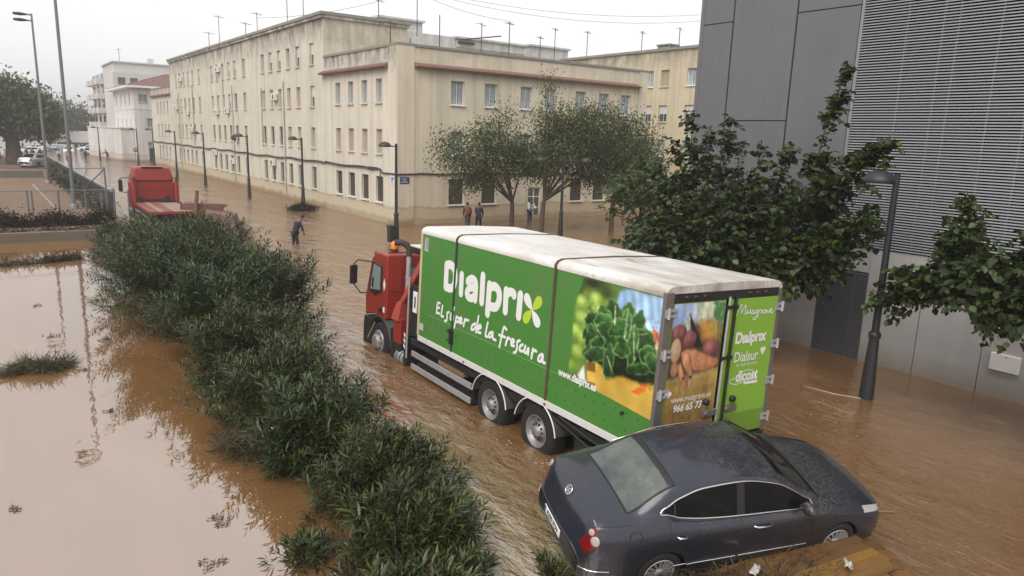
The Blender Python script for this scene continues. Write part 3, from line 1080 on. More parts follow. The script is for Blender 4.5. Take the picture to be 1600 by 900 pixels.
class Canvas:
    """small painter for printed panels: colours end up on the panel's own vertices"""
    def __init__(s, w, h, col):
        s.w, s.h = w, h
        s.c = np.tile(np.array(col, float), (h, w, 1))
        s.X, s.Y = np.meshgrid((np.arange(w) + .5) / w, (np.arange(h) + .5) / h)

    def mask(s, pts, soft=.006):
        pts = np.array(pts, float)
        X, Y = s.X, s.Y
        ins = np.zeros(X.shape, bool)
        dist = np.full(X.shape, 9.0)
        n = len(pts)
        for i in range(n):
            (x1, y1), (x2, y2) = pts[i], pts[(i + 1) % n]
            cond = ((y1 > Y) != (y2 > Y)) & (X < (x2 - x1) * (Y - y1) / (y2 - y1 + 1e-12) + x1)
            ins ^= cond
            dx, dy = x2 - x1, y2 - y1
            t = np.clip(((X - x1) * dx + (Y - y1) * dy) / (dx * dx + dy * dy + 1e-12), 0, 1)
            dist = np.minimum(dist, np.hypot(X - x1 - t * dx, Y - y1 - t * dy))
        sd = np.where(ins, dist, -dist)
        return np.clip(sd / soft * .5 + .5, 0, 1), sd

    def fill(s, pts, col, soft=.006, col2=None, d=(0, 1), edge=None, ew=.02, alpha=1.0):
        m, sd = s.mask(pts, soft)
        c = np.ones(s.c.shape) * np.array(col, float)
        if col2 is not None:
            P = np.array(pts, float)
            pr = s.X * d[0] + s.Y * d[1]
            q = P @ np.array(d, float)
            f = np.clip((pr - q.min()) / (q.max() - q.min() + 1e-9), 0, 1)[..., None]
            c = c * (1 - f) + np.array(col2, float) * f
        if edge is not None:
            e = np.exp(-np.clip(sd, 0, 9) / ew)[..., None]
            c = c * (1 - e) + np.array(edge, float) * e
        m = (m * alpha)[..., None]
        s.c = s.c * (1 - m) + c * m

    def blob(s, x, y, rx, ry, col, col2=None, soft=.35, rot=0, hl=(-.3, -.3), alpha=1.0):
        dx, dy = s.X - x, s.Y - y
        u = (dx * math.cos(rot) + dy * math.sin(rot)) / rx
        v = (-dx * math.sin(rot) + dy * math.cos(rot)) / ry
        r = np.hypot(u, v)
        m = (np.clip((1 - r) / soft, 0, 1) * alpha)[..., None]
        c = np.ones(s.c.shape) * np.array(col, float)
        if col2 is not None:
            f = np.clip(np.hypot(u - hl[0], v - hl[1]) / 1.4, 0, 1)[..., None]
            c = np.array(col2, float) * (1 - f) + c * f
        s.c = s.c * (1 - m) + c * m

    def mesh(s, name, at, mat, parent):
        gx, gy = np.meshgrid(np.linspace(0, 1, s.w), np.linspace(0, 1, s.h))
        V = np.array([at(u, v) for u, v in zip(gx.ravel(), gy.ravel())])
        i = np.arange(s.h - 1)[:, None] * s.w + np.arange(s.w - 1)[None]
        i = i.ravel()
        F = np.stack([i, i + s.w, i + s.w + 1, i + 1], 1)
        return np_mesh(name, V, F, mat, parent, colors=np.clip(s.c.reshape(-1, 3), 0, 1))


M_print = NT('printed_vinyl')
_a = M_print.attr('tone')
_d = M_print.ramp(M_print.noise(M_print.pos(), 3, 6, .65), (.55, 0), (.85, .35))
M_print.set(col=M_print.mix(_d, _a, (.17, .13, .09)), rough=.35)
M_print = M_print.m
M_green = dirty('green_vinyl', (.058, .205, .034), (.115, .13, .06), .4, amount=.42, nscale=1.6)
M_lime = dirty('lime_vinyl', (.21, .41, .040), (.20, .24, .08), .38, amount=.25, nscale=1.6)
M_limed = dirty('dark_lime_vinyl', (.15, .27, .030), (.14, .16, .06), .4, amount=.3)
M_letter = plain('white_vinyl', (.74, .74, .72), .4, nscale=5, var=.08)
M_leaf = plain('lime_print', (.43, .58, .05), .4)
M_roofw = NT('lorry_roof_paint')
_p = M_roofw.pos()
_n = M_roofw.noise(M_roofw.map(_p, (1.6, .5, 1)), 1.3, 7, .66)
_x, _y2, _ = M_roofw.xyz(_p)
_near = M_roofw.ramp(M_roofw.math('DIVIDE', _y2, 14), (.45, 1.0), (.95, .25))
_c = M_roofw.mix(M_roofw.math('MULTIPLY', M_roofw.ramp(_n, (.36, 0), (.66, .95)), _near), (.66, .65, .63), (.27, .22, .16))
_r = M_roofw.math('MULTIPLY', M_roofw.ramp(M_roofw.noise(M_roofw.map(_p, (4, .8, 1)), 2.2, 7, .7), (.56, 0), (.66, .85)), M_roofw.ramp(M_roofw.math('ABSOLUTE', M_roofw.math('SUBTRACT', _y2, 8.7)), (.3, 1), (.95, 0)))
_c = M_roofw.mix(_r, _c, (.10, .065, .045))
M_roofw.set(col=_c, rough=.45)
M_roofw = M_roofw.m
M_railw = dirty('white_rail', (.62, .61, .59), (.22, .18, .14), .4, amount=.35, nscale=4)
M_alu = dirty('bare_aluminium', (.47, .47, .48), (.17, .13, .10), .38, .5, amount=.4, nscale=4)
M_post = dirty('rear_post_steel', (.20, .185, .17), (.13, .09, .06), .45, .5, amount=.5, nscale=5)
M_chas = dirty('chassis_black', (.012, .012, .012), (.055, .036, .022), .65, amount=.28, nscale=5)
M_rubber = plain('rubber', (.022, .021, .02), .85, nscale=9, var=.4)
M_tyre = dirty('tyre_rubber', (.010, .010, .011), (.07, .045, .027), .85, amount=.2, nscale=5)
M_rim = dirty('steel_rim', (.30, .30, .31), (.13, .09, .058), .42, .5, amount=.5, nscale=8)
M_red = dirty('faded_red_paint', (.25, .027, .016), (.13, .055, .036), .42, amount=.3, nscale=2.5, coat=.1)
M_redl = dirty('pale_red_paint', (.40, .075, .055), (.22, .1, .07), .4, amount=.25)
M_black = plain('black_plastic', (.012, .012, .013), .6, nscale=6, var=.3)
M_yedge = plain('yellowed_edge', (.48, .42, .25), .6)
M_strapb = plain('dark_green_strap', (.018, .035, .034), .7)
M_strapr = plain('brown_strap', (.085, .045, .03), .7)
M_orange = plain('amber_lens', (.75, .22, .02), .2)
M_chrome = NT('chrome').set(col=(.62, .62, .62), metal=1.0, rough=.14).m
M_cabglass = NT('cab_glass').set(col=(.20, .23, .23), rough=.08, ior=1.7).m
M_woodplank = plain('old_planks', (.20, .115, .05), .85, nscale=2, var=.35)

LO = Vector((7.50957, 6.66619, 1.01447))
Lr = empty('lorry', LO, 'red cab lorry with long green box body standing in the flood', 'lorry')
Lr.rotation_euler = (0, 0, 0)
_Q = Matrix.Rotation(-0.02888, 3, 'Z') @ Matrix.Rotation(-0.00483, 3, 'X') @ Matrix.Rotation(0.047525, 3, 'Y')
Lr.rotation_euler = _Q.to_euler()
BL, BW, BH = 7.45, 2.65, 2.35

# box body
m = MB(); m.box((0, .02, 0), (.03, BL, BH)); m.build('side_panel', M_green, Lr)
m = MB(); m.box((BW - .03, .02, 0), (BW, BL, BH)); m.build('side_panel', M_green, Lr)
m = MB(); m.box((.03, BL - .04, 0), (BW - .03, BL - .003, BH)); m.build('front_wall', M_railw, Lr)
m = MB(); m.box((.03, .03, -.02), (BW - .03, BL - .04, .0)); m.build('floor', M_chas, Lr)
m = MB(); m.box((-.012, BL - .075, .0), (.034, BL + .012, BH)); m.build('edge_trim', M_yedge, Lr)
# roof with rounded long edges, rumpled at the back
prof = [(-.008, BH - .01), (-.012, BH + .05), (.03, BH + .11), (.11, BH + .145), (.2, BH + .15)]
full = prof + [(BW / 2, BH + .165)] + [(BW - x, z) for x, z in reversed(prof)]
vs, fs = [], []
ny = 40
for j in range(ny + 1):
    y = -.03 + (BL + .03) * j / ny
    for (x, z) in full:
        dz = 0
        if y < .5:
            dz = .05 * (1 - y / .5) ** 2 * (math.exp(-((x - 1.75) / .35) ** 2) - .5 * math.exp(-((x - .8) / .5) ** 2))
        vs.append((x, y, z + dz + (.012 * math.sin(y * 2.6) if 0.3 < x < BW - .3 else 0)))
k = len(full)
for j in range(ny):
    for i in range(k - 1):
        fs.append((j * k + i, j * k + i + 1, (j + 1) * k + i + 1, (j + 1) * k + i))
m = MB(); m.add(vs, fs, 0, True)
m.poly([vs[i] for i in range(k)]); m.poly([vs[ny * k + i] for i in range(k)])
m.build('roof', M_roofw, Lr)
for y in (2.52, 5.86):
    m = MB()
    pts = [(-.022, y, BH - .02), (-.025, y, BH + .06), (.02, y, BH + .125), (.11, y, BH + .16), (BW / 2, y, BH + .185), (BW - .11, y, BH + .16), (BW + .02, y, BH + .06), (BW + .022, y, .05)]
    lowpts = [(-.012, y + (.03 if y > 5 else .0), .9), (-.012, y + .02, -.08)]
    allp = list(reversed(lowpts)) + pts
    v2 = []
    for (x, yy, z) in allp:
        v2 += [(x, yy - .032, z), (x, yy + .032, z)]
    f2 = [(2 * i, 2 * i + 1, 2 * i + 3, 2 * i + 2) for i in range(len(allp) - 1)]
    m.add(v2, f2)
    st_ = m.build('strap', M_strapb if y > 5 else M_strapr, Lr, label='dark green ratchet strap' if y > 5 else 'brown webbing strap')
    sol = st_.modifiers.new('t', 'SOLIDIFY'); sol.thickness = .006
    if y > 5:
        m = MB(); m.box((-.07, y - .045, .18), (-.02, y + .045, .48)); m.box((-.10, y - .03, .42), (-.03, y + .06, .5)); m.path([(-.09, y - .05, .24), (-.09, y + .07, .26)], .02, 6)
        m.build('ratchet', M_chas, st_, bevel=.006)
# rivets along the two seams
m = MB()
for j in range(30):
    for z in (.42 + .02 * math.sin(j), .17):
        y = .3 + j * .243
        m.lathe([(0, -.006), (.012, -.004), (.014, .001)], (0.0, y, z), 'x', 6)
o = m.build('rivet', M_chas, Lr); o['kind'] = 'stuff'
m = MB(); m.box((-.004, .9, .555), (-.0005, BL - .4, .562)); m.build('seam', plain('seam_scuff', (.24, .36, .18), .6), Lr)
# placards
for (y, z, h_, w_) in ((7.2, 2.12, .30, .17), (7.28, .22, .16, .2)):
    m = MB(); m.box((-.005, y - w_ / 2, z - h_ / 2), (-.001, y + w_ / 2, z + h_ / 2)); pl = m.build('placard', plain_once('placard_grey', (.42, .42, .41), .5, nscale=14, var=.5), Lr)
    if h_ > .2:
        m = MB()
        for q in range(6): m.box((-.007, y - .07, z + .12 - q * .045), (-.0055, y + .05 - .02 * (q % 3), z + .135 - q * .045))
        m.build('lettering', M_black, pl)
m = MB(); m.lathe([(0, -.05), (.022, -.05), (.03, -.03), (.03, .002)], (0, .62, .42), 'x', 10); m.build('latch', M_black, Lr)

# --- lettering on the green side
LOGO = {"D": [[[6.257, 1.809], [6.249, 1.335]], [[6.257, 1.809], [6.058, 1.835], [5.903, 1.739], [5.87, 1.548], [5.937, 1.393], [6.064, 1.339], [6.249, 1.335]]], "i": [[[5.612, 1.704], [5.609, 1.316]]], "a": [[[5.362, 1.618], [5.242, 1.689], [5.109, 1.683], [5.044, 1.594], [5.043, 1.297]], [[5.07, 1.531], [5.254, 1.502], [5.365, 1.393], [5.322, 1.307], [5.186, 1.298], [5.052, 1.374]]], "l": [[[4.803, 1.823], [4.795, 1.301]]], "p": [[[4.549, 1.693], [4.558, 1.116]], [[4.532, 1.637], [4.376, 1.694], [4.22, 1.634], [4.181, 1.476], [4.266, 1.314], [4.438, 1.278], [4.542, 1.285]]], "r": [[[3.968, 1.69], [3.954, 1.294]], [[3.956, 1.589], [3.867, 1.68], [3.727, 1.685], [3.704, 1.647]]], "i2": [[[3.504, 1.696], [3.513, 1.29]]]}
XL = [[[3.115, 1.495], [3.341, 1.718]], [[3.115, 1.495], [2.893, 1.262]], [[3.115, 1.495], [2.887, 1.74]], [[3.115, 1.495], [3.327, 1.252]]]
SLOG = [[[6.575, 0.933], [6.595, 0.689]], [[6.574, 0.927], [6.459, 0.931]], [[6.582, 0.82], [6.479, 0.825]], [[6.595, 0.695], [6.466, 0.701]], [[6.341, 0.902], [6.381, 0.682], [6.291, 0.676]], [[6.057, 0.821], [6.127, 0.781], [6.118, 0.699], [6.14, 0.615], [6.214, 0.599]], [[5.958, 0.812], [5.984, 0.713], [5.933, 0.687], [5.87, 0.784], [5.872, 0.685]], [[5.842, 0.966], [5.882, 0.89]], [[5.728, 0.8], [5.796, 0.545]], [[5.732, 0.784], [5.632, 0.785], [5.647, 0.706], [5.751, 0.679]], [[5.591, 0.734], [5.509, 0.782], [5.542, 0.817], [5.601, 0.768], [5.587, 0.695], [5.484, 0.718]], [[5.386, 0.822], [5.426, 0.662]], [[5.412, 0.744], [5.334, 0.813], [5.244, 0.824]], [[4.977, 0.82], [5.086, 0.756], [5.115, 0.669], [5.028, 0.684], [4.949, 0.767]], [[4.872, 0.995], [4.936, 0.647]], [[4.859, 0.739], [4.758, 0.792], [4.794, 0.833], [4.857, 0.771], [4.863, 0.676], [4.755, 0.679]], [[4.523, 0.944], [4.58, 0.68], [4.51, 0.663]], [[4.341, 0.796], [4.442, 0.743], [4.46, 0.675], [4.384, 0.688], [4.327, 0.765]], [[4.325, 0.791], [4.306, 0.676], [4.209, 0.669]], [[3.87, 0.958], [3.955, 0.982], [4.009, 0.82], [4.067, 0.564]], [[4.105, 0.796], [3.9, 0.802]], [[3.815, 0.817], [3.863, 0.656]], [[3.848, 0.734], [3.79, 0.807], [3.724, 0.812]], [[3.678, 0.744], [3.594, 0.792], [3.636, 0.828], [3.686, 0.775], [3.673, 0.704], [3.58, 0.714]], [[3.418, 0.856], [3.495, 0.815], [3.489, 0.729], [3.509, 0.629], [3.582, 0.58]], [[3.321, 0.805], [3.396, 0.753], [3.4, 0.677], [3.31, 0.684]], [[3.231, 0.801], [3.262, 0.697], [3.198, 0.682], [3.135, 0.783], [3.134, 0.667]], [[3.003, 0.807], [3.029, 0.631]], [[3.022, 0.718], [2.966, 0.791], [2.897, 0.79]], [[2.727, 0.783], [2.808, 0.723], [2.824, 0.645], [2.748, 0.65], [2.706, 0.745]], [[2.696, 0.771], [2.694, 0.655], [2.627, 0.65]]]
SIDE = lambda u, v, l=0: (-.003 - l, u, v)
for g_, w_ in (('D', .185), ('i', .17), ('a', .165), ('l', .175), ('p', .175), ('r', .165), ('i2', .17)):
    m = MB()
    for s_ in LOGO[g_]:
        stroke(m, s_, w_, SIDE)
    m.build('letter', M_letter, Lr)
for i, (c0, tip) in enumerate(XL):
    c0, tip = Vector(c0), Vector(tip)
    d = tip - c0
    L_ = d.length * 1.10
    d.normalize(); n = Vector((-d.y, d.x))
    pts = []
    for k in range(24):
        t = 2 * PI * k / 24
        a_ = (1 - math.cos(t)) / 2
        w_ = .115 * math.sin(t) * (a_ ** .55 + .12)
        q = c0 + d * (L_ * a_) + n * w_
        pts.append(SIDE(q.x, q.y))
    m = MB(); m.poly(pts)
    m.build('leaf_emblem', M_letter if i < 2 else M_leaf, Lr)
m = MB()
for s_ in SLOG:
    stroke(m, s_, .056, SIDE)
o = m.build('slogan', M_letter, Lr); o['kind'] = 'stuff'
MS = Matrix(((0, 0, -1), (-1, 0, 0), (0, 1, 0))).to_4x4()
MR = Matrix(((1, 0, 0), (0, 0, -1), (0, 1, 0))).to_4x4()
text_mesh('www.dialprix.es', .175, M_letter, 'web_address', Lr, (-.009, 1.74, .61), offset=.007, M=MS, sx=.86)

# --- the printed picture: lettuce on a wooden crate
cv = Canvas(150, 170, (.10, .20, .03))
def cp(X, Y):
    top = (X - 60) * .218; bot = 600 + X * .575
    v = (Y - top) / (bot - top)
    xl = 55 - 60 * v
    return ((X - xl) / (565 - 95 * v - xl), v)
_r = np.random.default_rng(3)
for k in range(70):       # blurred greenery
    x, y = _r.uniform(-.05, .75), _r.uniform(0, 1)
    b_ = _r.uniform(.35, 1)
    cv.blob(x, y, _r.uniform(.05, .13), _r.uniform(.05, .11), (.16 * b_ + .02, .34 * b_, .03), (.42 * b_, .62 * b_, .10 * b_), .9, alpha=.75)
cv.blob(.22, .04, .26, .11, (.012, .02, .006), soft=.8); cv.blob(.05, .12, .10, .10, (.015, .025, .008), soft=.9); cv.blob(.40, .10, .16, .08, (.03, .06, .01), soft=.9)
for x, y in ((.27, .17), (.10, .23), (.33, .27), (.12, .38), (.05, .52), (.16, .56), (.1, .72)):
    cv.blob(x, y, .10, .075, (.24, .42, .05), (.52, .68, .16), .8)
P_ = lambda *q: [cp(a, b) for a, b in q]
cv.fill(P_((330, 95), (375, 72), (450, 95), (570, 120), (560, 360), (480, 320), (420, 260), (300, 190)), (.30, .50, .78), .02, (.45, .66, .90), (1, 0))
for x in (350, 395, 440, 490, 530):
    cv.fill(P_((x, 95), (x + 14, 100), (x + 22, 330), (x + 6, 330)), (.14, .30, .60), .03, alpha=.75)
    cv.fill(P_((x + 22, 100), (x + 34, 104), (x + 40, 330), (x + 28, 330)), (.62, .80, .95), .03, alpha=.6)
# crate
cv.fill(P_((118, 515), (230, 545), (300, 600), (500, 655), (475, 880), (165, 720), (120, 700)), (.60, .38, .055), .006, (.70, .45, .09), (0, 1))
for k in range(26):
    y = 560 + k * 12
    cv.fill(P_((165, y - 20), (490, y + 60), (490, y + 63 + k % 3), (165, y - 17)), (.40, .23, .03), .012, alpha=.45)
cv.fill(P_((118, 520), (172, 535), (172, 590), (118, 576)), (.22, .11, .025), .006); cv.fill(P_((118, 640), (168, 655), (165, 718), (118, 700)), (.24, .12, .03), .006)
cv.fill(P_((172, 535), (232, 552), (232, 610), (172, 590)), (.62, .40, .06), .006)
# white glove and tomatoes behind
cv.fill(P_((62, 600), (100, 550), (108, 640), (70, 625)), (.75, .74, .72), .015)
cv.blob(*cp(505, 365), .058, .075, (.42, .03, .015), (.85, .22, .12), .15)
cv.blob(*cp(520, 410), .03, .05, (.62, .40, .25), (.8, .6, .45), .3)
cv.fill(P_((372, 700), (400, 680), (470, 625), (478, 645), (440, 700), (410, 718)), (.52, .09, .015), .008, (.75, .20, .04), (1, 0))
# dark heart of the lettuce, then ruffled leaves front to back
cv.fill(P_((130, 300), (250, 200), (400, 200), (480, 330), (520, 500), (500, 650), (420, 650), (330, 610), (235, 630), (215, 560), (130, 480)), (.008, .022, .006), .02)
def frill(cx, cy, rx, ry, rot, dark, light, edge, seed, n=30, wav=.065):
    rr = np.random.default_rng(seed)
    pts = []
    ph = rr.uniform(0, 6)
    for k in range(n):
        t = 2 * PI * k / n
        w_ = 1 + wav * math.sin(t * 5 + ph) + wav * .7 * math.sin(t * 9 + ph * 2) + rr.uniform(-.04, .04)
        x, y = rx * math.cos(t) * w_, ry * math.sin(t) * w_
        pts.append(cp(cx + x * math.cos(rot) - y * math.sin(rot), cy + x * math.sin(rot) + y * math.cos(rot)))
    cv.fill(pts, light, .006, dark, (0, 1), edge=edge, ew=.007)
    return pts
G1, G2, GE = (.014, .060, .012), (.050, .165, .030), (.26, .46, .16)
for i, (x, y, rx, ry, ro) in enumerate(((285, 230, 34, 75, -.1), (372, 215, 30, 52, .15), (240, 245, 30, 60, -.5), (160, 270, 40, 42, .4), (225, 275, 45, 40, 0), (130, 340, 26, 46, .5), (420, 300, 30, 90, .25), (355, 300, 26, 90, .12),
        (190, 350, 58, 44, .3), (245, 340, 60, 50, -.3), (160, 400, 42, 50, -.3), (310, 330, 42, 70, .4), (445, 385, 52, 66, .35), (130, 470, 30, 40, .3), (215, 420, 60, 42, .2), (290, 420, 60, 48, -.4), (175, 480, 60, 40, -.2), (390, 420, 26, 110, .15), (330, 450, 40, 40, .6),
        (250, 520, 26, 90, .1), (420, 560, 62, 30, -.15), (470, 470, 40, 50, .3), (495, 520, 30, 60, -.3))):
    f = .5 + .75 * ((i * 37) % 10) / 10
    frill(x, y, rx * 1.22, ry * 1.18, ro, tuple(c * .22 for c in G1), tuple(c * f for c in G2), tuple(c * f for c in GE), i)
for i, (x0, y0, x1, y1) in enumerate(((372, 190, 345, 380), (300, 180, 290, 300), (245, 490, 275, 600), (400, 300, 395, 500), (190, 330, 230, 400), (430, 350, 470, 340))):
    a, b = cp(x0, y0), cp(x1, y1)
    cv.fill([(a[0] - .006, a[1]), (a[0] + .006, a[1]), (b[0] + .008, b[1]), (b[0] - .004, b[1])], (.45, .62, .30), .008, alpha=.8)
for k, (x, y) in enumerate(((250, 380), (330, 400), (290, 560), (380, 600), (440, 620), (340, 560), (270, 590), (410, 470), (210, 385))):
    cv.blob(*cp(x, y), .05, .06, (.004, .012, .004), soft=.8, alpha=.75)
def grain(seed, cells, amt, x0, x1, y0, y1):
    rr = np.random.default_rng(seed); g = rr.uniform(-1, 1, (cells, cells))
    fx, fy = cv.X * (cells - 1.001), cv.Y * (cells - 1.001); i, j = fx.astype(int), fy.astype(int); u, v = fx - i, fy - j
    n = g[j, i] * (1 - u) * (1 - v) + g[j, i + 1] * u * (1 - v) + g[j + 1, i] * (1 - u) * v + g[j + 1, i + 1] * u * v
    w = np.clip((cv.X - x0) / .05, 0, 1) * np.clip((x1 - cv.X) / .05, 0, 1) * np.clip((cv.Y - y0) / .05, 0, 1) * np.clip((y1 - cv.Y) / .05, 0, 1)
    cv.c = cv.c * (1 + amt * n * w)[..., None]
grain(1, 26, .55, .14, 1.02, .17, .80); grain(2, 60, .45, .14, 1.02, .17, .80); grain(3, 12, .3, -1, 2, -1, 2)
# green border with wavy edge on the left
we = [(0, 0), (.10, 0), (.085, .08), (.055, .17), (.03, .27), (.015, .4), (.02, .55), (.028, .68), (.02, .8), (.0, .9)]
m_, _sd = cv.mask(we, .012)
cv.c = cv.c * (1 - m_[..., None]) + np.array((.060, .215, .032)) * m_[..., None]
def at_side(u, v):
    return (-.0045, 1.98 - u * 1.945, (2.325 - v * (2.325 - (.625 - .13 * u))))
cv.mesh('printed_picture', at_side, M_print, Lr)

# --- rear frame and doors
RY = -.035
m = MB(); m.box((-.02, RY, -.05), (.15, .03, BH + .06)); m.build('rear_post', M_post, Lr, bevel=.01)
m = MB(); m.box((BW - .07, RY, -.05), (BW + .02, .03, BH + .02)); m.build('rear_post', M_post, Lr, bevel=.01)
m = MB(); m.box((.15, RY, BH - .10), (BW - .07, .03, BH + .04)); m.build('rear_header', M_chas, Lr, bevel=.01)
for x in (.42, .62, .82, 1.86, 2.06, 2.26):
    m = MB(); m.lathe([(0, -.02), (.045, -.016), (.055, .0)], (x, RY, BH - .025), 'y', 10, sy=.55); m.build('marker_lamp', plain_once('dark_lens', (.05, .012, .01), .25), Lr)
m = MB(); m.box((0, -.04, -.2), (BW, .06, -.05)); m.build('rear_sill', M_chas, Lr, bevel=.01)
dl = MB(); dl.box((.155, -.03, .0), (1.30, .02, BH - .105)); dl = dl.build('door', M_limed, Lr, label='left rear door printed with root vegetables')
m = MB(); m.box((1.53, -.03, .0), (BW - .075, .02, BH - .105)); dr_ = m.build('door', M_lime, Lr, label='lime green right rear door with white brand lettering')
m = MB(); m.box((1.535, -.0335, .0), (BW - .08, -.0305, .36)); m.build('band', M_limed, dr_)
m = MB(); m.box((1.385, -.028, 0), (1.475, .0, BH - .105)); m.build('centre_strip', M_lime, Lr)
for x in (1.345, 1.50):
    m = MB(); m.path([(x, -.06, -.02), (x, -.06, BH - .06)], .022, 8); b_ = m.build('locking_bar', M_alu if x < 1.4 else M_chas, Lr)
    for z in (.25, 1.3, 2.1):
        m = MB(); m.box((x - .04, -.085, z), (x + .04, -.032, z + .06)); m.build('bracket', M_chas, b_)
for x0, x1, z in ((1.02, 1.34, .47), (1.50, 1.82, .48)):
    m = MB(); m.box((x0, -.075, z - .055), (x1, -.032, z + .055)); m.lathe([(0, -.09), (.035, -.088), (.045, -.07)], (x0 + .07, 0, z), 'y', 12); m.build('lock_plate', M_post, Lr, bevel=.012)
for x, z in ((1.70, .63), (1.07, .66)):
    m = MB(); m.lathe([(0, -.10), (.05, -.095), (.055, -.05), (.04, -.032)], (x, 0, z), 'y', 14); m.build('rubber_buffer', M_black, Lr)
for x, zs_ in ((BW - .03, (2.07, 1.45, .83, .2)), (.1, (2.11, 1.5, .9, .3))):
    for z in zs_:
        m = MB()
        s_ = 1 if x < 1 else -1
        m.box((x - .11, -.055, z - .06), (x + .11, -.036, z - .02)); m.box((x - .11, -.055, z + .02), (x + .11, -.036, z + .06)); m.path([(x - s_ * .06, -.06, z - .08), (x - s_ * .06, -.06, z + .08)], .028, 8); m.box((x - .11, -.05, z - .02), (x - .02, -.036, z + .02))
        m.build('hinge', M_alu, Lr)
# right door lettering
MUSG = [[[1.577, 1.983], [1.633, 2.101], [1.679, 2.145], [1.689, 2.014], [1.776, 2.139], [1.776, 1.996], [1.811, 2.001], [1.833, 2.052], [1.831, 2.0], [1.882, 2.007], [1.901, 2.053], [1.909, 1.995], [1.936, 1.998], [1.968, 2.044], [1.997, 2.0], [1.952, 1.981], [2.019, 1.993]], [[2.089, 2.034], [2.029, 2.024], [2.037, 1.986], [2.088, 1.999], [2.097, 2.036], [2.106, 1.947], [2.049, 1.885], [1.992, 1.905], [2.095, 1.961], [2.138, 2.033], [2.2, 2.019], [2.166, 1.978]], [[2.277, 2.027], [2.218, 2.012], [2.226, 1.974], [2.273, 1.987], [2.286, 2.024], [2.301, 1.975], [2.325, 2.022], [2.361, 1.971], [2.392, 2.023], [2.415, 1.994], [2.462, 2.013], [2.424, 2.032], [2.399, 1.99], [2.456, 1.965], [2.539, 1.998]]]
SWSH = [[[1.945, 0.863], [1.785, 0.847], [1.64, 0.879], [1.62, 0.922], [1.723, 0.963]], [[1.829, 1.04], [2.03, 1.056], [2.158, 1.036], [2.186, 0.999]], [[1.989, 0.847], [2.295, 0.837]]]
REAR = lambda u, v, l=0: (u, -.0345 - l, v)
m = MB()
for s_ in MUSG: stroke(m, s_, .017, REAR)
o = m.build('script_lettering', M_letter, dr_)
text_mesh('D\u0131alpr\u0131x', .25, M_letter, 'lettering', dr_, (2.0, -.036, 1.60), offset=.011, M=MR, sx=.94)
text_mesh('Dialsur', .235, M_letter, 'lettering', dr_, (1.94, -.036, 1.29), offset=.003, M=MR, sx=.88)
text_mesh('tu cash & carry', .085, M_letter, 'lettering', dr_, (1.99, -.036, 1.165), M=MR)
text_mesh('dicost', .25, M_letter, 'lettering', dr_, (2.02, -.036, .965), offset=.010, M=MR, sx=.9)
m = MB()
for i, s_ in enumerate(SWSH): stroke(m, s_, .014 if i < 2 else .05, REAR)
m.build('swoosh', M_letter, dr_)
m = MB()
for (x, z) in ((2.325, 1.375), (2.385, 1.375), (2.355, 1.335)): m.poly([REAR(x + .038 * math.cos(k * PI / 6), z + .038 * math.sin(k * PI / 6), .0003 * x) for k in range(12)])
m.poly([REAR(2.29, 1.365, .001), REAR(2.355, 1.27, .001), REAR(2.42, 1.365, .001)])
m.build('heart_emblem', M_letter, dr_)
# left door print
cv = Canvas(110, 190, (.52, .40, .20))
def cd(X, Y):
    v = (Y - 72) / 745.0
    xl, xr = 88 - 80 * v, 396 - 74 * v
    return ((X - xl) / (xr - xl), v)
P_ = lambda *q: [cd(a, b) for a, b in q]
cv.fill([(0, 0), (1, 0), (1, .35), (0, .35)], (.42, .55, .75), .02, (.62, .66, .55), (1, 0))
cv.fill(P_((85, 75), (200, 70), (190, 180), (70, 190)), (.22, .36, .62), .05, (.45, .58, .82), (1, 0))
cv.fill(P_((225, 75), (330, 68), (320, 180), (230, 190)), (.55, .62, .42), .06)
cv.fill(P_((60, 190), (200, 170), (390, 180), (370, 440), (40, 460)), (.10, .055, .04), .03)
cv.fill(P_((235, 170), (330, 165), (380, 230), (330, 270), (250, 260)), (.58, .30, .06), .03, (.45, .20, .04), (0, 1))
cv.fill(P_((320, 110), (345, 70), (395, 68), (385, 180), (350, 190), (315, 160)), (.05, .16, .05), .02, (.10, .28, .10), (1, 1))
for k in range(14): cv.blob(*cd(330 + (k * 17) % 60, 80 + (k * 29) % 100), .05, .02, (.03, .10, .03), (.15, .36, .13), .4, rot=k)
cv.fill(P_((160, 150), (178, 118), (190, 150), (250, 280), (255, 310), (205, 300), (190, 200)), (.012, .016, .018), .006)
cv.fill(P_((150, 170), (172, 120), (180, 150), (178, 210), (150, 215)), (.42, .48, .38), .01)
cv.fill(P_((305, 230), (320, 190), (345, 185), (330, 225), (318, 245)), (.20, .30, .08), .01, (.30, .42, .14), (1, 0))
for (x0, y0, x1, y1) in ((340, 200, 365, 290), (360, 190, 378, 280), (350, 240, 330, 300)): cv.fill(P_((x0, y0), (x0 + 9, y0), (x1 + 7, y1), (x1, y1)), (.16, .22, .07), .008)
BT, BT2 = (.085, .018, .025), (.36, .14, .13)
for x, y, rx, ry in ((118, 215, .14, .055), (180, 255, .13, .06), (308, 315, .17, .065)):
    cv.blob(*cd(x, y), rx, ry, BT, BT2, .12)
CR, CR2, CRE = (.42, .16, .07), (.66, .34, .18), (.30, .11, .05)
cv.blob(*cd(98, 305), .10, .085, (.40, .24, .12), (.62, .44, .26), .1); cv.blob(*cd(90, 400), .07, .055, (.34, .15, .09), (.5, .26, .17), .12)
cv.fill(P_((130, 320), (160, 305), (215, 310), (270, 340), (320, 365), (358, 372), (356, 400), (320, 425), (270, 432), (215, 425), (180, 395)), CR2, .008, CR, (0, 1), edge=CRE, ew=.012)
cv.fill(P_((108, 380), (128, 370), (150, 440), (172, 470), (176, 500), (166, 530), (150, 515), (125, 470)), CR2, .008, CR, (0, 1), edge=CRE, ew=.012)
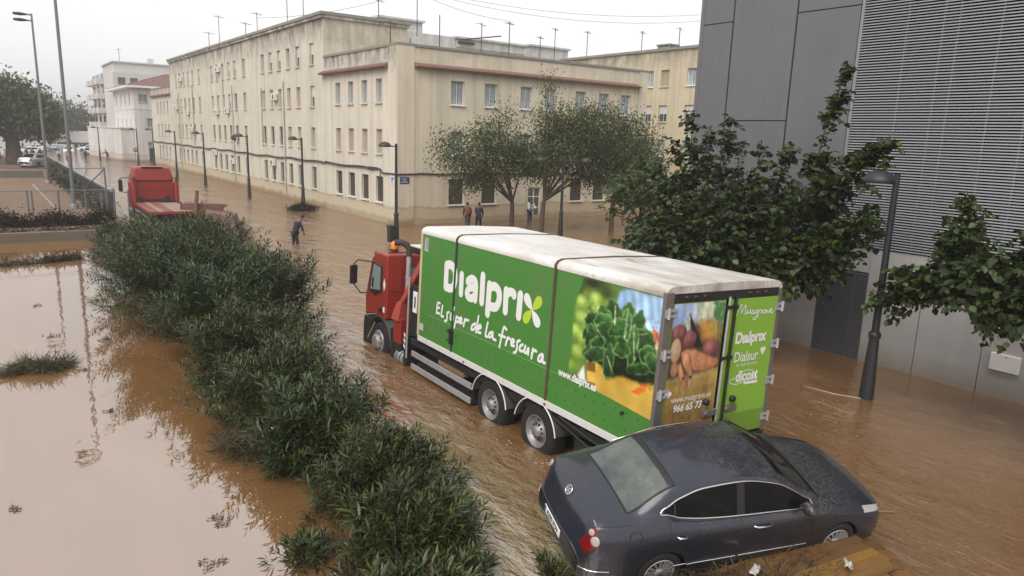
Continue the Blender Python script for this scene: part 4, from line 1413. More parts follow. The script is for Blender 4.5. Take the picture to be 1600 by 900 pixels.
cv.fill(P_((128, 320), (150, 308), (178, 330), (192, 390), (200, 445), (195, 465), (180, 455), (160, 420), (140, 380)), CR2, .008, CR, (0, 1), edge=CRE, ew=.012)
cv.blob(*cd(146, 455), .03, .012, (.02, .01, .01), soft=.5); cv.blob(*cd(190, 455), .03, .012, (.02, .01, .01), soft=.5)
# planks under the vegetables
cv.fill(P_((45, 460), (110, 455), (150, 500), (166, 530), (200, 470), (260, 440), (355, 425), (340, 560), (30, 560)), (.42, .28, .08), .01, (.36, .23, .065), (0, 1))
cv.fill([(0, .60), (1, .60), (1, .97), (0, .97)], (.34, .215, .065), .006, (.24, .145, .045), (0, 1))
for k in range(22): cv.fill([(0, .54 + k * .02), (1, .53 + k * .02 + .006 * math.sin(k)), (1, .534 + k * .02 + .006 * math.sin(k)), (0, .545 + k * .02)], (.20, .115, .035), .01, alpha=.4)
cv.fill([(0, .87), (1, .86), (1, .97), (0, .97)], (.155, .095, .03), .008)
cv.fill([(0, .96), (1, .945), (1, 1), (0, 1)], (.06, .15, .03), .006)
grain(5, 16, .35, -1, 2, -1, 2); grain(6, 50, .22, -1, 2, -1, 2)
cv.mesh('printed_picture', lambda u, v: (.17 + u * 1.12, -.034, 2.235 - v * 2.22), M_print, dl)
text_mesh('www.musgrave.es', .135, M_letter, 'web_address', dl, (.75, -.037, .775), M=MR, sx=.9)
text_mesh('966 65 73 0', .155, M_letter, 'phone_number', dl, (.74, -.037, .63), offset=.004, shear=.18, M=MR, sx=1.0)
m = MB()
for (x, z) in ((.19, .885), (.235, .9), (.27, .885), (.23, .86)): m.poly([REAR(x + .035 * math.cos(k * PI / 6), z + .035 * math.sin(k * PI / 6), .002 + .0004 * x) for k in range(12)])
m.build('fruit_emblem', M_letter, dl)

# --- chassis
m = MB(); m.box((-.015, .1, -.125), (.02, 7.42, -.004)); m.build('side_rail', M_railw, Lr, bevel=.006)
m = MB(); m.box((BW - .02, .1, -.125), (BW + .015, 7.42, -.004)); m.build('side_rail', M_railw, Lr)
m = MB()
m.box((.75, -.0, -.60), (.95, 10.2, -.25)); m.box((1.7, 0, -.60), (1.9, 10.2, -.25))
for y in np.arange(.3, 7.4, .6): m.box((.05, y, -.25), (2.6, y + .09, -.03))
m.box((.06, .2, -.34), (.12, 7.9, -.2)); m.box((.15, 5.1, -.95), (.7, 7.6, -.55)); m.box((.2, .5, -.9), (2.4, 1.9, -.5)); m.box((.6, 1.9, -1.1), (2.1, 5.0, -.62))
m.build('chassis', M_chas, Lr)
for pts in ([(-.0, 2.1, -.17), (.0, 1.2, -.28), (.02, .5, -.36)], [(.02, 2.5, -.2), (.03, 1.4, -.42), (.05, .9, -.62)]):
    m = MB(); m.path(pts, .022, 6); m.build('side_guard', M_chas, Lr)
for z, h_ in ((-.52, .13), (-.83, .13)):
    m = MB(); m.box((-.0, 5.02, z - h_ / 2), (.04, 7.72, z + h_ / 2)); m.build('side_guard', M_alu, Lr, bevel=.012)
m = MB(); m.box((.05, 5.4, -.45), (.5, 6.5, -.36)); m.build('timber', M_woodplank, Lr)
m = MB(); m.lathe([(0, -.02), (.03, -.02), (.035, .0)], (-.01, 1.2, -.42), 'x', 10); m.build('side_marker', M_orange, Lr)
m = MB(); m.box((-.02, 2.5, -.095), (-.016, 2.56, -.05)); m.box((-.02, 5.3, -.1), (-.016, 5.36, -.055)); m.build('reflector', plain_once('red_lens', (.3, .03, .015), .3), Lr)

def tyre_wheel(parent, c, r, w, side, rimr, kind='dish', n=36):
    """wheel with its axle along x; side = -1 means the outer face looks to -x"""
    x, y, z = c
    s = side
    m = MB()
    m.lathe([(rimr * .98, w * .5 * s), (rimr * 1.04, w * .52 * s), (r * .82, w * .53 * s), (r * .94, w * .46 * s), (r, w * .30 * s), (r, -w * .3 * s), (r * .94, -w * .46 * s), (rimr, -w * .5 * s)], (x, y, z), 'x', n)
    for k in range(0):
        pass
    wh_ = m.build('wheel', M_tyre, parent)
    m = MB()
    if kind == 'dish':
        d0 = w * .50 * s
        m.lathe([(rimr * 1.02, d0), (rimr * .98, d0 + .012 * s), (rimr * .93, d0 - .01 * s), (rimr * .88, d0 - .10 * s), (rimr * .60, d0 - .13 * s), (rimr * .5, d0 - .05 * s), (rimr * .34, d0 - .03 * s), (rimr * .32, d0 + .02 * s), (.0, d0 + .025 * s)], (x, y, z), 'x', n)
    else:
        d0 = w * .50 * s
        m.lathe([(rimr * 1.03, d0), (rimr, d0 + .025 * s), (rimr * .9, d0 + .04 * s), (rimr * .72, d0 + .05 * s), (rimr * .62, d0 + .12 * s), (rimr * .45, d0 + .15 * s), (0, d0 + .155 * s)], (x, y, z), 'x', n)
    m.build('rim', M_rim, wh_)
    m = MB()
    for k in range(10):
        t = 2 * PI * k / 10
        rr = rimr * (.46 if kind == 'dish' else .8)
        dd = d0 + (-.045 if kind == 'dish' else .045) * s
        m.lathe([(0, dd + .035 * s), (.018, dd + .03 * s), (.02, dd)], (x, y + rr * math.cos(t), z + rr * math.sin(t)), 'x', 6)
        rr = rimr * .74
        if kind == 'dish' and k % 2 == 0:
            m.lathe([(0, d0 - .112 * s), (.05, d0 - .112 * s)], (x, y + rr * math.cos(t), z + rr * math.sin(t)), 'x', 8)
    m.build('hub_bolts', M_chas, wh_)['kind'] = 'stuff'
    return wh_

for y in (2.80, 4.33):
    for sx, s in ((.22, -1), (BW - .22, 1)):
        tyre_wheel(Lr, (sx, y, -.685), .515, .34, s, .30)
    m = MB()      # curled mudguard with a bright edge
    vs, fs = [], []
    for k in range(15):
        t = R(12) + R(158) * k / 14
        for x in (.0, .62):
            for rr in (.60, .615):
                vs.append((x, y + rr * math.cos(t) * 1.02, -.685 + rr * math.sin(t)))
    for k in range(14):
        a = k * 4; b = a + 4
        fs += [(a, a + 2, b + 2, b), (a + 1, b + 1, b + 3, a + 3), (a, b, b + 1, a + 1)]
    m.add(vs, fs, 0, True); g_ = m.build('mudguard', M_black, Lr)
    m = MB(); m.path([(-.005, y + .618 * 1.02 * math.cos(R(12) + R(158) * k / 20), -.685 + .618 * math.sin(R(12) + R(158) * k / 20)) for k in range(21)], .013, 6); m.build('edge_strip', M_letter, g_)
# --- cab
CY0, CY1 = 9.40, 10.66     # rear wall and nose
m = MB()
side = [(CY0, -.12), (9.95, -.12), (10.02, -.06), (10.66, -.22), (10.70, .25), (10.62, .55), (10.36, 1.33), (10.18, 1.50), (9.95, 1.56), (CY0, 1.55)]
m.prism([(y, z) for y, z in side], 0, .09, 2.56)
cab_ = m.build('cab', M_red, Lr, bevel=.07, seg=3)
m = MB(); m.prism([(10.42, .50), (9.70, .58), (9.70, 1.22), (10.22, 1.26)], 0, .078, .084); w_ = m.build('window', M_cabglass, Lr)
m = MB()
for a, b in (((10.42, .50), (9.70, .58)), ((9.70, .58), (9.70, 1.22)), ((9.70, 1.22), (10.22, 1.26)), ((10.22, 1.26), (10.42, .50))):
    m.path([(.08, a[0], a[1]), (.08, b[0], b[1])], .028, 6)
m.prism([(10.44, .48), (9.72, .56), (10.05, .40)], 0, .076, .088); m.path([(.05, 10.2, .62), (.05, 10.16, .86)], .018, 5)
m.build('window_frame', M_black, w_)
m = MB(); m.prism([(10.40, 1.32), (10.59, .62), (10.61, .62), (10.42, 1.32)], 0, .22, 2.43); m.build('windscreen', M_cabglass, Lr)
m = MB(); m.box((.72, CY0 - .012, .72), (2.3, CY0 - .002, 1.22)); m.build('rear_window', M_cabglass, Lr)
for x0, z0, z1 in ((.20, .62, 1.22), (.20, -.05, .45)):
    m = MB(); m.box((x0, CY0 - .016, z0), (x0 + .30, CY0 - .001, z1)); m.build('rear_pressing', M_red, Lr, bevel=.015)
m = MB(); m.prism([(9.62, .0), (9.62, 1.34)], 0, .08, .088, cap=False); m.path([(.088, 9.62, -.08), (.088, 9.62, 1.36), (.088, 10.22, 1.36)], .008, 4); m.build('door_seam', M_black, Lr)
m = MB(); m.box((.06, 9.66, .02), (.09, 9.78, .14)); m.build('door_handle', M_black, Lr, bevel=.01)
m = MB(); m.box((.084, 9.46, .06), (.088, 9.56, .2)); m.build('placard', M_letter, Lr)
m = MB(); m.poly([(.083, 9.52, .95), (.083, 9.45, .78), (.083, 9.52, .60), (.083, 9.59, .78)]); m.build('placard', M_letter, Lr)
m = MB(); m.path([(.09, 10.36, 1.24), (-.18, 10.62, 1.26), (-.28, 10.64, 1.15), (-.28, 10.64, .62), (-.1, 10.56, .38), (.09, 10.44, .42)], .018, 6); ma = m.build('mirror_arm', M_black, Lr)
m = MB(); m.hexa([(-.38, 10.60, .62), (-.16, 10.66, .62), (-.16, 10.74, .62), (-.38, 10.70, .62), (-.38, 10.60, 1.12), (-.16, 10.66, 1.12), (-.16, 10.74, 1.12), (-.38, 10.70, 1.12)]); m.build('mirror', M_black, Lr, bevel=.03)
m = MB(); m.lathe([(.10, 0), (.11, .02), (.1, .06)], (.55, 10.0, 1.56), 'z', 14); bc = m.build('beacon', M_black, Lr)
m = MB(); m.lathe([(.09, .06), (.095, .10), (.085, .22), (.05, .26), (0, .265)], (.55, 10.0, 1.56), 'z', 14); m.build('lens', M_orange, bc)
m = MB(); m.lathe([(.05, 0), (.05, .06), (.0, .07)], (.14, 10.2, 1.46), 'z', 8); m.build('roof_lamp', M_black, Lr)
m = MB(); m.box((.25, 9.7, 1.56), (1.9, 9.74, 1.575)); m.build('roof_seam', M_black, Lr)
m = MB(); m.box((1.0, 9.42, 1.56), (2.4, 10.0, 1.70)); rb = m.build('roof_box', M_black, Lr, bevel=.02)
m = MB(); m.box((.98, 9.40, 1.70), (2.42, 10.02, 1.73)); m.build('lid', M_roofw, rb)
# exhaust stack with crooked tail pipe
m = MB(); m.path([(.60, 9.24, .45), (.60, 9.24, 1.56)], .065, 12); m.path([(.60, 9.24, .98), (.60, 9.24, 1.0)], .078, 12); ex = m.build('exhaust', M_alu, Lr)
m = MB(); m.path([(.60, 9.24, 1.54), (.60, 9.25, 1.72), (.54, 9.28, 1.83), (.42, 9.36, 1.88), (.28, 9.44, 1.86)], [.075, .08, .085, .085, .08], 12); m.build('tail_pipe', plain_once('burnt_rubber', (.05, .032, .026), .8), ex)
# loading crane folded behind the cab
m = MB(); m.hexa([(.14, 8.62, .42), (.34, 8.62, .42), (.34, 8.86, .36), (.14, 8.86, .36), (.14, 7.58, 1.66), (.32, 7.58, 1.66), (.32, 7.74, 1.72), (.14, 7.74, 1.72)]); m.hexa([(.05, 8.62, .02), (.42, 8.62, .02), (.42, 9.02, .02), (.05, 9.02, .02), (.10, 8.55, .60), (.40, 8.55, .60), (.40, 8.84, .46), (.10, 8.84, .46)])
cr = m.build('crane_boom', M_redl, Lr, bevel=.02)
m = MB(); m.box((.10, 8.55, -.55), (.62, 8.95, .10)); m.box((.75, 8.3, -.4), (1.6, 9.0, .6)); m.build('crane_base', M_red, Lr, bevel=.03)
m = MB(); m.path([(.2, 8.8, .15), (.55, 8.2, .9)], .045, 8); m.path([(.66, 8.5, .3), (.8, 8.3, .9), (.9, 8.1, .3), (.7, 8.3, -.1)], .02, 6); m.build('hydraulic_hose', M_black, Lr)
m = MB(); m.box((.12, 7.62, -.18), (.62, 8.1, 1.05)); m.build('control_cabinet', M_chas, Lr, bevel=.02)
m = MB(); m.box((.10, 7.74, .42), (.118, 7.94, .92)); m.box((.092, 7.80, .54), (.099, 7.86, .8), 1); m.build('placard', [M_letter, M_black], Lr)
m = MB(); m.path([(.08, 8.12, -.75), (.08, 8.12, 1.2)], .028, 6); m.build('support_post', M_alu, Lr)
# front wheel, arch, bumper, tanks
for sx, s in ((.24, -1), (BW - .24, 1)):
    tyre_wheel(Lr, (sx, 9.72, -.74), .50, .30, s, .29, 'hub')
m = MB(); vs, fs = [], []
for k in range(13):
    t = R(-14) + R(195) * k / 12
    for x in (.06, .60):
        for rr in (.60, .68):
            vs.append((x, 9.72 + rr * math.cos(t) * 1.05, -.74 + rr * math.sin(t) * (1.0)))
for k in range(12):
    a = k * 4; b = a + 4
    fs += [(a, a + 2, b + 2, b), (a + 1, b + 1, b + 3, a + 3), (a, b, b + 1, a + 1)]
m.add(vs, fs, 0, True); m.build('wheel_arch', M_black, Lr)
m = MB(); m.prism([(10.20, -.24), (10.72, -.24), (10.76, -.5), (10.74, -1.02), (10.36, -1.05), (10.34, -.5)], 0, .08, 2.57); m.build('bumper', M_black, Lr, bevel=.04)
m = MB(); m.hexa([(.10, 8.5, -1.0), (.6, 8.5, -1.0), (.6, 9.1, -1.0), (.1, 9.1, -1.0), (.12, 8.6, -.25), (.6, 8.6, -.25), (.6, 9.18, -.25), (.12, 9.18, -.25)]); m.build('side_skirt', M_black, Lr, bevel=.03)
m = MB(); m.path([(.22, 8.30, -.86), (.22, 8.72, -.86)], .17, 16); tk = m.build('air_tank', M_alu, Lr)
m = MB()
for y in (8.42, 8.60): m.path([(.22, y, -.86), (.22, y + .03, -.86)], .178, 16)
m.build('tank_strap', M_black, tk)
m = MB(); m.box((.08, 8.12, -1.15), (.7, 8.28, -.2)); m.box((.65, 8.0, -.95), (2.0, 9.4, -.3)); m.build('mud_flap', M_black, Lr)
m = MB()
for z in (-.28, -.42, -.56): m.hexa([(.070, 8.2, z), (.078, 8.2, z), (.078, 8.28, z + .05), (.070, 8.28, z + .05), (.070, 8.2, z + .07), (.078, 8.2, z + .07), (.078, 8.28, z + .12), (.070, 8.28, z + .12)])
m.build('warning_marker', M_letter, Lr)
m = MB(); m.path([(.03, 9.9, -.28), (-.02, 10.2, -.75)], .014, 5); m.build('cord', plain_once('straw_rope', (.42, .33, .2), .8), Lr)
# ================================================================== SALOON CAR (lofted body)
SEC = [  # distance from the nose, then (half width, height) from sill to roof centre
 (0.00, [(.60,.24),(.66,.31),(.68,.42),(.66,.52),(.62,.58),(.58,.61),(.54,.62),(.46,.63),(.38,.635),(.20,.64),(0,.645)]),
 (0.12, [(.76,.20),(.81,.30),(.825,.44),(.805,.56),(.755,.64),(.70,.675),(.66,.69),(.57,.70),(.47,.705),(.25,.715),(0,.72)]),
 (0.45, [(.86,.19),(.885,.31),(.89,.46),(.88,.62),(.84,.71),(.775,.755),(.725,.775),(.62,.795),(.51,.805),(.27,.82),(0,.825)]),
 (0.94, [(.88,.19),(.905,.31),(.91,.47),(.905,.64),(.885,.77),(.825,.835),(.785,.86),(.68,.89),(.56,.91),(.30,.93),(0,.938)]),
 (1.27, [(.88,.19),(.905,.31),(.912,.47),(.91,.65),(.89,.82),(.84,.905),(.80,.94),(.735,.965),(.655,.985),(.36,1.03),(0,1.045)]),
 (1.52, [(.88,.19),(.905,.31),(.913,.47),(.912,.66),(.893,.83),(.84,.93),(.825,.955),(.765,1.04),(.69,1.10),(.37,1.165),(0,1.18)]),
 (2.05, [(.88,.19),(.905,.31),(.913,.47),(.913,.66),(.895,.84),(.835,.945),(.815,.970),(.685,1.29),(.60,1.37),(.33,1.42),(0,1.432)]),
 (2.58, [(.88,.19),(.905,.31),(.913,.47),(.913,.67),(.895,.845),(.83,.955),(.805,.982),(.640,1.36),(.555,1.42),(.31,1.462),(0,1.472)]),
 (3.10, [(.88,.19),(.905,.31),(.913,.47),(.912,.67),(.894,.855),(.825,.975),(.785,1.005),(.640,1.335),(.550,1.405),(.30,1.448),(0,1.458)]),
 (3.46, [(.88,.19),(.905,.31),(.912,.47),(.910,.67),(.892,.86),(.82,.995),(.755,1.045),(.66,1.235),(.552,1.352),(.30,1.402),(0,1.412)]),
 (3.66, [(.88,.19),(.905,.31),(.912,.47),(.908,.67),(.890,.865),(.815,1.01),(.735,1.10),(.70,1.155),(.568,1.275),(.31,1.335),(0,1.345)]),
 (4.11, [(.87,.20),(.895,.32),(.902,.48),(.898,.67),(.872,.865),(.79,.99),(.735,1.025),(.68,1.05),(.61,1.07),(.33,1.095),(0,1.105)]),
 (4.54, [(.80,.22),(.835,.34),(.845,.50),(.835,.68),(.795,.85),(.71,.965),(.665,1.005),(.63,1.03),(.595,1.05),(.32,1.075),(0,1.083)]),
 (4.62, [(.77,.24),(.805,.35),(.815,.50),(.80,.66),(.75,.80),(.67,.89),(.63,.925),(.59,.95),(.55,.965),(.30,.98),(0,.985)]),
 (4.71, [(.72,.26),(.76,.36),(.765,.50),(.74,.60),(.68,.68),(.62,.72),(.57,.74),(.50,.755),(.42,.765),(.22,.775),(0,.78)]),
 (4.765,[(.63,.28),(.67,.36),(.675,.48),(.63,.555),(.56,.60),(.50,.625),(.45,.635),(.38,.64),(.30,.645),(.16,.65),(0,.652)]),
]

def pchip(x, y, q):
    x = np.asarray(x, float); y = np.asarray(y, float)
    h = np.diff(x); d = np.diff(y) / h
    m = np.zeros(len(x))
    m[0], m[-1] = d[0], d[-1]
    for i in range(1, len(x) - 1):
        if d[i - 1] * d[i] > 0:
            w1, w2 = 2 * h[i] + h[i - 1], h[i] + 2 * h[i - 1]
            m[i] = (w1 + w2) / (w1 / d[i - 1] + w2 / d[i])
    i = np.clip(np.searchsorted(x, q, side='right') - 1, 0, len(x) - 2)
    t = (q - x[i]) / h[i]
    return (y[i] * (2 * t ** 3 - 3 * t ** 2 + 1) + h[i] * m[i] * (t ** 3 - 2 * t ** 2 + t) + y[i + 1] * (-2 * t ** 3 + 3 * t ** 2) + h[i] * m[i + 1] * (t ** 3 - t ** 2))

def catmull(x, Y, q):
    """C1 curve with non-uniform finite-difference tangents"""
    x = np.asarray(x, float); Y = np.asarray(Y, float)
    h = np.diff(x); d = np.diff(Y) / h
    m = np.zeros(len(x)); m[0], m[-1] = d[0], d[-1]
    m[1:-1] = (d[:-1] * h[1:] + d[1:] * h[:-1]) / (h[1:] + h[:-1])
    i = np.clip(np.searchsorted(x, q, side='right') - 1, 0, len(x) - 2)
    t = (q - x[i]) / h[i]
    return (Y[i] * (2 * t ** 3 - 3 * t ** 2 + 1) + h[i] * m[i] * (t ** 3 - 2 * t ** 2 + t) + Y[i + 1] * (-2 * t ** 3 + 3 * t ** 2) + h[i] * m[i + 1] * (t ** 3 - t ** 2))

SU, RV = 9, 6
X_ = np.array([s[0] for s in SEC]); HW = np.array([[p[0] for p in s[1]] for s in SEC]); HZ = np.array([[p[1] for p in s[1]] for s in SEC])
ns, nr = len(SEC), 11
qs = np.linspace(0, ns - 1, (ns - 1) * SU + 1)
xq = np.interp(qs, np.arange(ns), X_)
HWs = np.array([pchip(X_, HW[:, r], xq) for r in range(nr)]).T
HZs = np.array([pchip(X_, HZ[:, r], xq) for r in range(nr)]).T
qr = np.linspace(0, nr - 1, (nr - 1) * RV + 1)
rr_ = np.arange(nr)
GW = np.array([pchip(rr_, HWs[i], qr) for i in range(len(qs))])
GZ = np.array([catmull(rr_, HZs[i], qr) for i in range(len(qs))])
# plan-view rounding of nose and tail
GX = np.repeat(xq[:, None], len(qr), 1)
GX = GX + np.clip(1 - xq / .6, 0, 1)[:, None] ** 2 * .16 * (GW / .9) ** 2.2 - np.clip((xq - 4.3) / .465, 0, 1)[:, None] ** 2 * .15 * (GW / .9) ** 2.2
WHEELS = (.95, 3.65); WZ, WR = .315, .355
for wx in WHEELS:           # snap the grid on to the wheel-arch circle
    d = np.hypot(GX - wx, GZ - WZ)
    side = (qr <= 4.2)[None, :] & (GW > .6)
    near = side & (np.abs(d - WR) < .05)
    f = np.where(near, WR / np.maximum(d, 1e-6), 1)
    GX = wx + (GX - wx) * f
    GZ = WZ + (GZ - WZ) * f

M_carp = NT('grey_car_paint')
_p = M_carp.obj()
_x, _yy, _z = M_carp.xyz(_p)
_n = M_carp.noise(_p, 2.2, 8, .7)
_f = M_carp.noise(_p, 26, 6, .75)
_up = M_carp.ramp(_z, (.78, 0), (1.0, 1))
_dl = M_carp.ramp(M_carp.math('ADD', M_carp.math('MULTIPLY', _n, 1.0), M_carp.math('MULTIPLY', _yy, .16)), (.42, 0), (.72, 1))
_dust = M_carp.math('MULTIPLY', M_carp.math('MULTIPLY', M_carp.ramp(_f, (.44, 0), (.62, 1)), _dl), _up)
_low = M_carp.math('MULTIPLY', M_carp.ramp(M_carp.math('ADD', _z, M_carp.math('MULTIPLY', _n, .35)), (.45, 1), (.85, 0)), .6)
_sp = M_carp.ramp(M_carp.noise(_p, 60, 3, .6), (.68, 0), (.72, .6))
_c = M_carp.mix(_dust, (.027, .030, .043), (.150, .135, .115))
_c = M_carp.mix(_low, _c, (.034, .027, .022))
_c = M_carp.mix(M_carp.math('MULTIPLY', _sp, _up), _c, (.33, .31, .28))
M_carp.set(col=_c, metal=.35, rough=M_carp.mix(_dust, M_carp.mix(_low, .26, .5), .75), coat=M_carp.mix(_dust, .5, .0), coatr=.06)
M_carp = M_carp.m
M_cgl = NT('tinted_glass')
_n = M_cgl.noise(M_cgl.obj(), 3, 6, .65)
M_cgl.set(col=M_cgl.mix(M_cgl.ramp(_n, (.5, 0), (.8, .5)), (.006, .0065, .007), (.035, .032, .028)), rough=.06, ior=1.22)
M_cgl = M_cgl.m
M_rgl = NT('sky_filmed_rear_glass')  # dirt film, paled so the colour carries the sky's reflection
_p = M_rgl.obj()
_n = M_rgl.noise(_p, 2.6, 6, .65)
M_rgl.set(col=M_rgl.mix(M_rgl.ramp(_n, (.35, 0), (.7, 1)), (.04, .055, .055), (.12, .132, .117)), rough=M_rgl.ramp(_n, (.3, .1), (.8, .35)), ior=1.5)
M_rgl = M_rgl.m
M_tail = NT('red_lamp').set(col=(.15, .006, .007), rough=.15, coat=.3).m
M_lens = plain('clear_lens', (.36, .32, .29), .15, nscale=30, var=.3)
M_headl = NT('head_lamp').set(col=(.45, .45, .44), rough=.08, ior=1.6, metal=.3).m


def build_saloon(name, label, paint, group=None, detail=True):
    root = empty(name, (0, 0, 0), label, 'car', group=group)
    nS, nR = GX.shape
    V, idx = [], {}
    for side in (1, -1):
        for i in range(nS):
            for j in range(nR):
                if side == -1 and j == nR - 1:
                    idx[(side, i, j)] = idx[(1, i, j)]
                    continue
                idx[(side, i, j)] = len(V)
                V.append((side * GW[i, j], -(GX[i, j] - 2.3), GZ[i, j]))
    V = np.array(V)
    cls = {}
    def put(c, f): cls.setdefault(c, []).append(f)
    for side in (1, -1):
        for i in range(nS - 1):
            s = (i + .5) / SU
            for j in range(nR - 1):
                r = (j + .5) / RV
                a, b, c, d = idx[(side, i, j)], idx[(side, i, j + 1)], idx[(side, i + 1, j + 1)], idx[(side, i + 1, j)]
                f = (a, b, c, d) if side == 1 else (a, d, c, b)
                cx = (GX[i, j] + GX[i + 1, j + 1]) / 2; cz = (GZ[i, j] + GZ[i + 1, j + 1]) / 2
                if r < 4.3 and any(all(math.hypot(GX[p, q] - wx, GZ[p, q] - WZ) < WR + .002 for p in (i, i + 1) for q in (j, j + 1)) for wx in WHEELS):
                    continue
                if 4.0 < s < 5.93 and r > 8.15: k = 'windscreen'
                elif 9.12 < s < 10.95 and r > 8.15: k = 'rear_window'
                elif 5.05 < s < 6.9 and 6 < r < 7: k = 'window_f%d' % side
                elif 7.12 < s < 10 and 6 < r < 7: k = 'window_r%d' % side
                elif 6.9 <= s <= 7.12 and 6 < r < 7: k = 'pillar%d' % side
                elif 4.75 < s < 7.0 and .7 < r < 6: k = 'door_f%d' % side
                elif 7.0 < s < 9.75 and .7 < r < 6: k = 'door_r%d' % side
                elif 1.4 < s < 4.0 and r > 5.67: k = 'bonnet'
                elif 11.0 < s < 14.05 and r > 5.9: k = 'boot_lid' if s < 12.0 else 'boot_face'
                elif 12.12 < s < 13.95 and 3.6 < r < 5.9: k = 'tail_lamp%d' % side
                elif .95 < s < 2.2 and 4.0 < r < 5.35: k = 'head_lamp%d' % side
                elif s < .9 and r < 4: k = 'bumper_f'
                elif s > 13.6: k = 'bumper_b'
                else: k = 'body'
                put(k, f)
    # nose and tail caps
    for i, k in ((0, 'bumper_f'), (nS - 1, 'bumper_b')):
        for j in range(nR - 1):
            a, b, c, d = idx[(1, i, j)], idx[(1, i, j + 1)], idx[(-1, i, j + 1)], idx[(-1, i, j)]
            f = [a, b, c, d] if i == 0 else [d, c, b, a]
            if len(set(f)) == 4: put(k, tuple(f))
    N = np.zeros_like(V)
    allf = np.array([f for fs in cls.values() for f in fs])
    fn = np.cross(V[allf[:, 1]] - V[allf[:, 0]], V[allf[:, 2]] - V[allf[:, 0]])
    for q in range(4): np.add.at(N, allf[:, q], fn)
    N /= (np.linalg.norm(N, axis=1, keepdims=True) + 1e-9)
    if N[idx[(1, 6 * SU, nR - 1)]][2] < 0:
        N = -N
    def part(nm, keys, mat, inset=0.0, rim=False, parent=root):
        fs = np.array([f for k in keys for f in cls.get(k, [])])
        u, inv = np.unique(fs.ravel(), return_inverse=True)
        vv = V[u] - N[u] * inset
        o = np_mesh(nm, vv, inv.reshape(-1, 4), mat, parent, smooth=True)
        return o
    parts = {}
    parts['body'] = part('body', ['body', 'pillar1', 'pillar-1'] if not detail else ['body'], paint)
    if detail:
        part('pillar', ['pillar1'], M_black, .004); part('pillar', ['pillar-1'], M_black, .004)
    for k, nm, mt, ins in (('windscreen', 'windscreen', M_cgl, .005), ('rear_window', 'rear_window', M_rgl if detail else M_cgl, .004), ('bonnet', 'bonnet', paint, .0), ('boot_lid', 'boot_lid', paint, 0), ('boot_face', 'boot_panel', paint, 0),
                           ('bumper_f', 'bumper', paint, 0), ('bumper_b', 'bumper', paint, 0)):
        part(nm, [k], mt, ins)
    for sd in (1, -1):
        for w in 'fr':
            d_ = part('door', ['door_%s%d' % (w, sd)], paint, 0)
            part('window', ['window_%s%d' % (w, sd)], M_cgl, .008, parent=d_)
        t_ = part('tail_lamp', ['tail_lamp%d' % sd], M_tail, -.003)
        part('head_lamp', ['head_lamp%d' % sd], M_headl, 0)
    # undertray with wheel boxes
    m = MB(); m.box((-.80, -2.2, .20), (.80, 2.1, .5)); m.box((-.70, -1.9, .3), (.70, 1.6, .62))
    m.build('undertray', M_black, root)
    def along(fr, pts_sr, side, lift):
        """pts in (station, row) -> points on the surface"""
        P = []
        for s, r in pts_sr:
            i = min(s * SU, nS - 1); j = min(r * RV, nR - 1)
            i0, j0 = int(min(i, nS - 2)), int(min(j, nR - 2)); u, v = i - i0, j - j0
            g_ = lambda A: (A[i0, j0] * (1 - u) * (1 - v) + A[i0 + 1, j0] * u * (1 - v) + A[i0, j0 + 1] * (1 - u) * v + A[i0 + 1, j0 + 1] * u * v)
            n_ = N[idx[(side, int(round(i)), int(round(j)))]]
            p = np.array([side * g_(GW), -(g_(GX) - 2.3), g_(GZ)]) + n_ * lift
            P.append(tuple(p))
        return P
    root['_'] = 0
    lin = lambda a, b, n: [(a[0] + (b[0] - a[0]) * k / n, a[1] + (b[1] - a[1]) * k / n) for k in range(n + 1)]
    if detail:
        for sd in (1, -1):
            # shut lines
            for nm, pts in (('shut_line', lin((7.0, .7), (7.0, 6), 20)), ('shut_line', lin((9.75, 2.6), (9.75, 6), 14)), ('shut_line', lin((4.75, .7), (4.75, 5.4), 16)), ('shut_line', lin((1.4, 5.67), (4.2, 5.67), 24)), ('shut_line', lin((11.0, 5.9), (12.6, 5.9), 14)), ('shut_line', lin((13.6, 3.6), (13.6, 0.2), 14))):
                m = MB(); m.path(along(0, pts, sd, .0002), .0045, 5); m.build(nm, M_black, root)
            # bright window surround and rub strip
            loop = lin((4.95, 6.0), (10.05, 6.0), 44) + [(10.12, 6.25), (10.12, 6.6), (10.06, 6.95)] + lin((10, 7.06), (5.0, 7.06), 46) + [(4.9, 6.5), (4.95, 6.0)]
            m = MB(); m.path(along(0, loop, sd, .008), .0125, 6, cap=False); m.build('window_trim', M_chrome, root)
            m = MB(); m.path(along(0, lin((4.9, 1.75), (6.96, 1.75), 20), sd, .009), .011, 6); m.path(along(0, lin((7.04, 1.75), (9.2, 1.75), 20), sd, .009), .011, 6); m.build('rub_strip', M_chrome, root)
            m = MB(); m.path(along(0, lin((11.6, 1.9), (14.9, 1.7), 24), sd, .009), .009, 6); m.build('rub_strip', M_chrome, root)
            for s_ in (6.55, 9.15):
                h_ = along(0, [(s_ - .38, 4.0), (s_ - .3, 4.02), (s_ + .05, 4.05), (s_ + .12, 4.03)], sd, .0)
                hx = [h_[0]] + [(p[0] + sd * .035, p[1], p[2]) for p in h_[1:3]] + [h_[3]]
                m = MB(); m.path(hx, [.012, .016, .016, .012], 8); m.build('door_handle', M_chrome, root)
            # mirror
            c = along(0, [(5.28, 6.1)], sd, .0)[0]
            m = MB(); m.lathe([(0, -.07), (.07, -.055), (.10, -.01), (.098, .03), (.085, .055), (0, .06)], (0, 0, 0), 'y', 16, sx=1.15, sy=.80)
            for i in range(len(m.v)):
                v = m.v[i]; m.v[i] = (c[0] + sd * (.115 + v[0]), c[1] - v[1] + .03, c[2] + .06 + v[2])
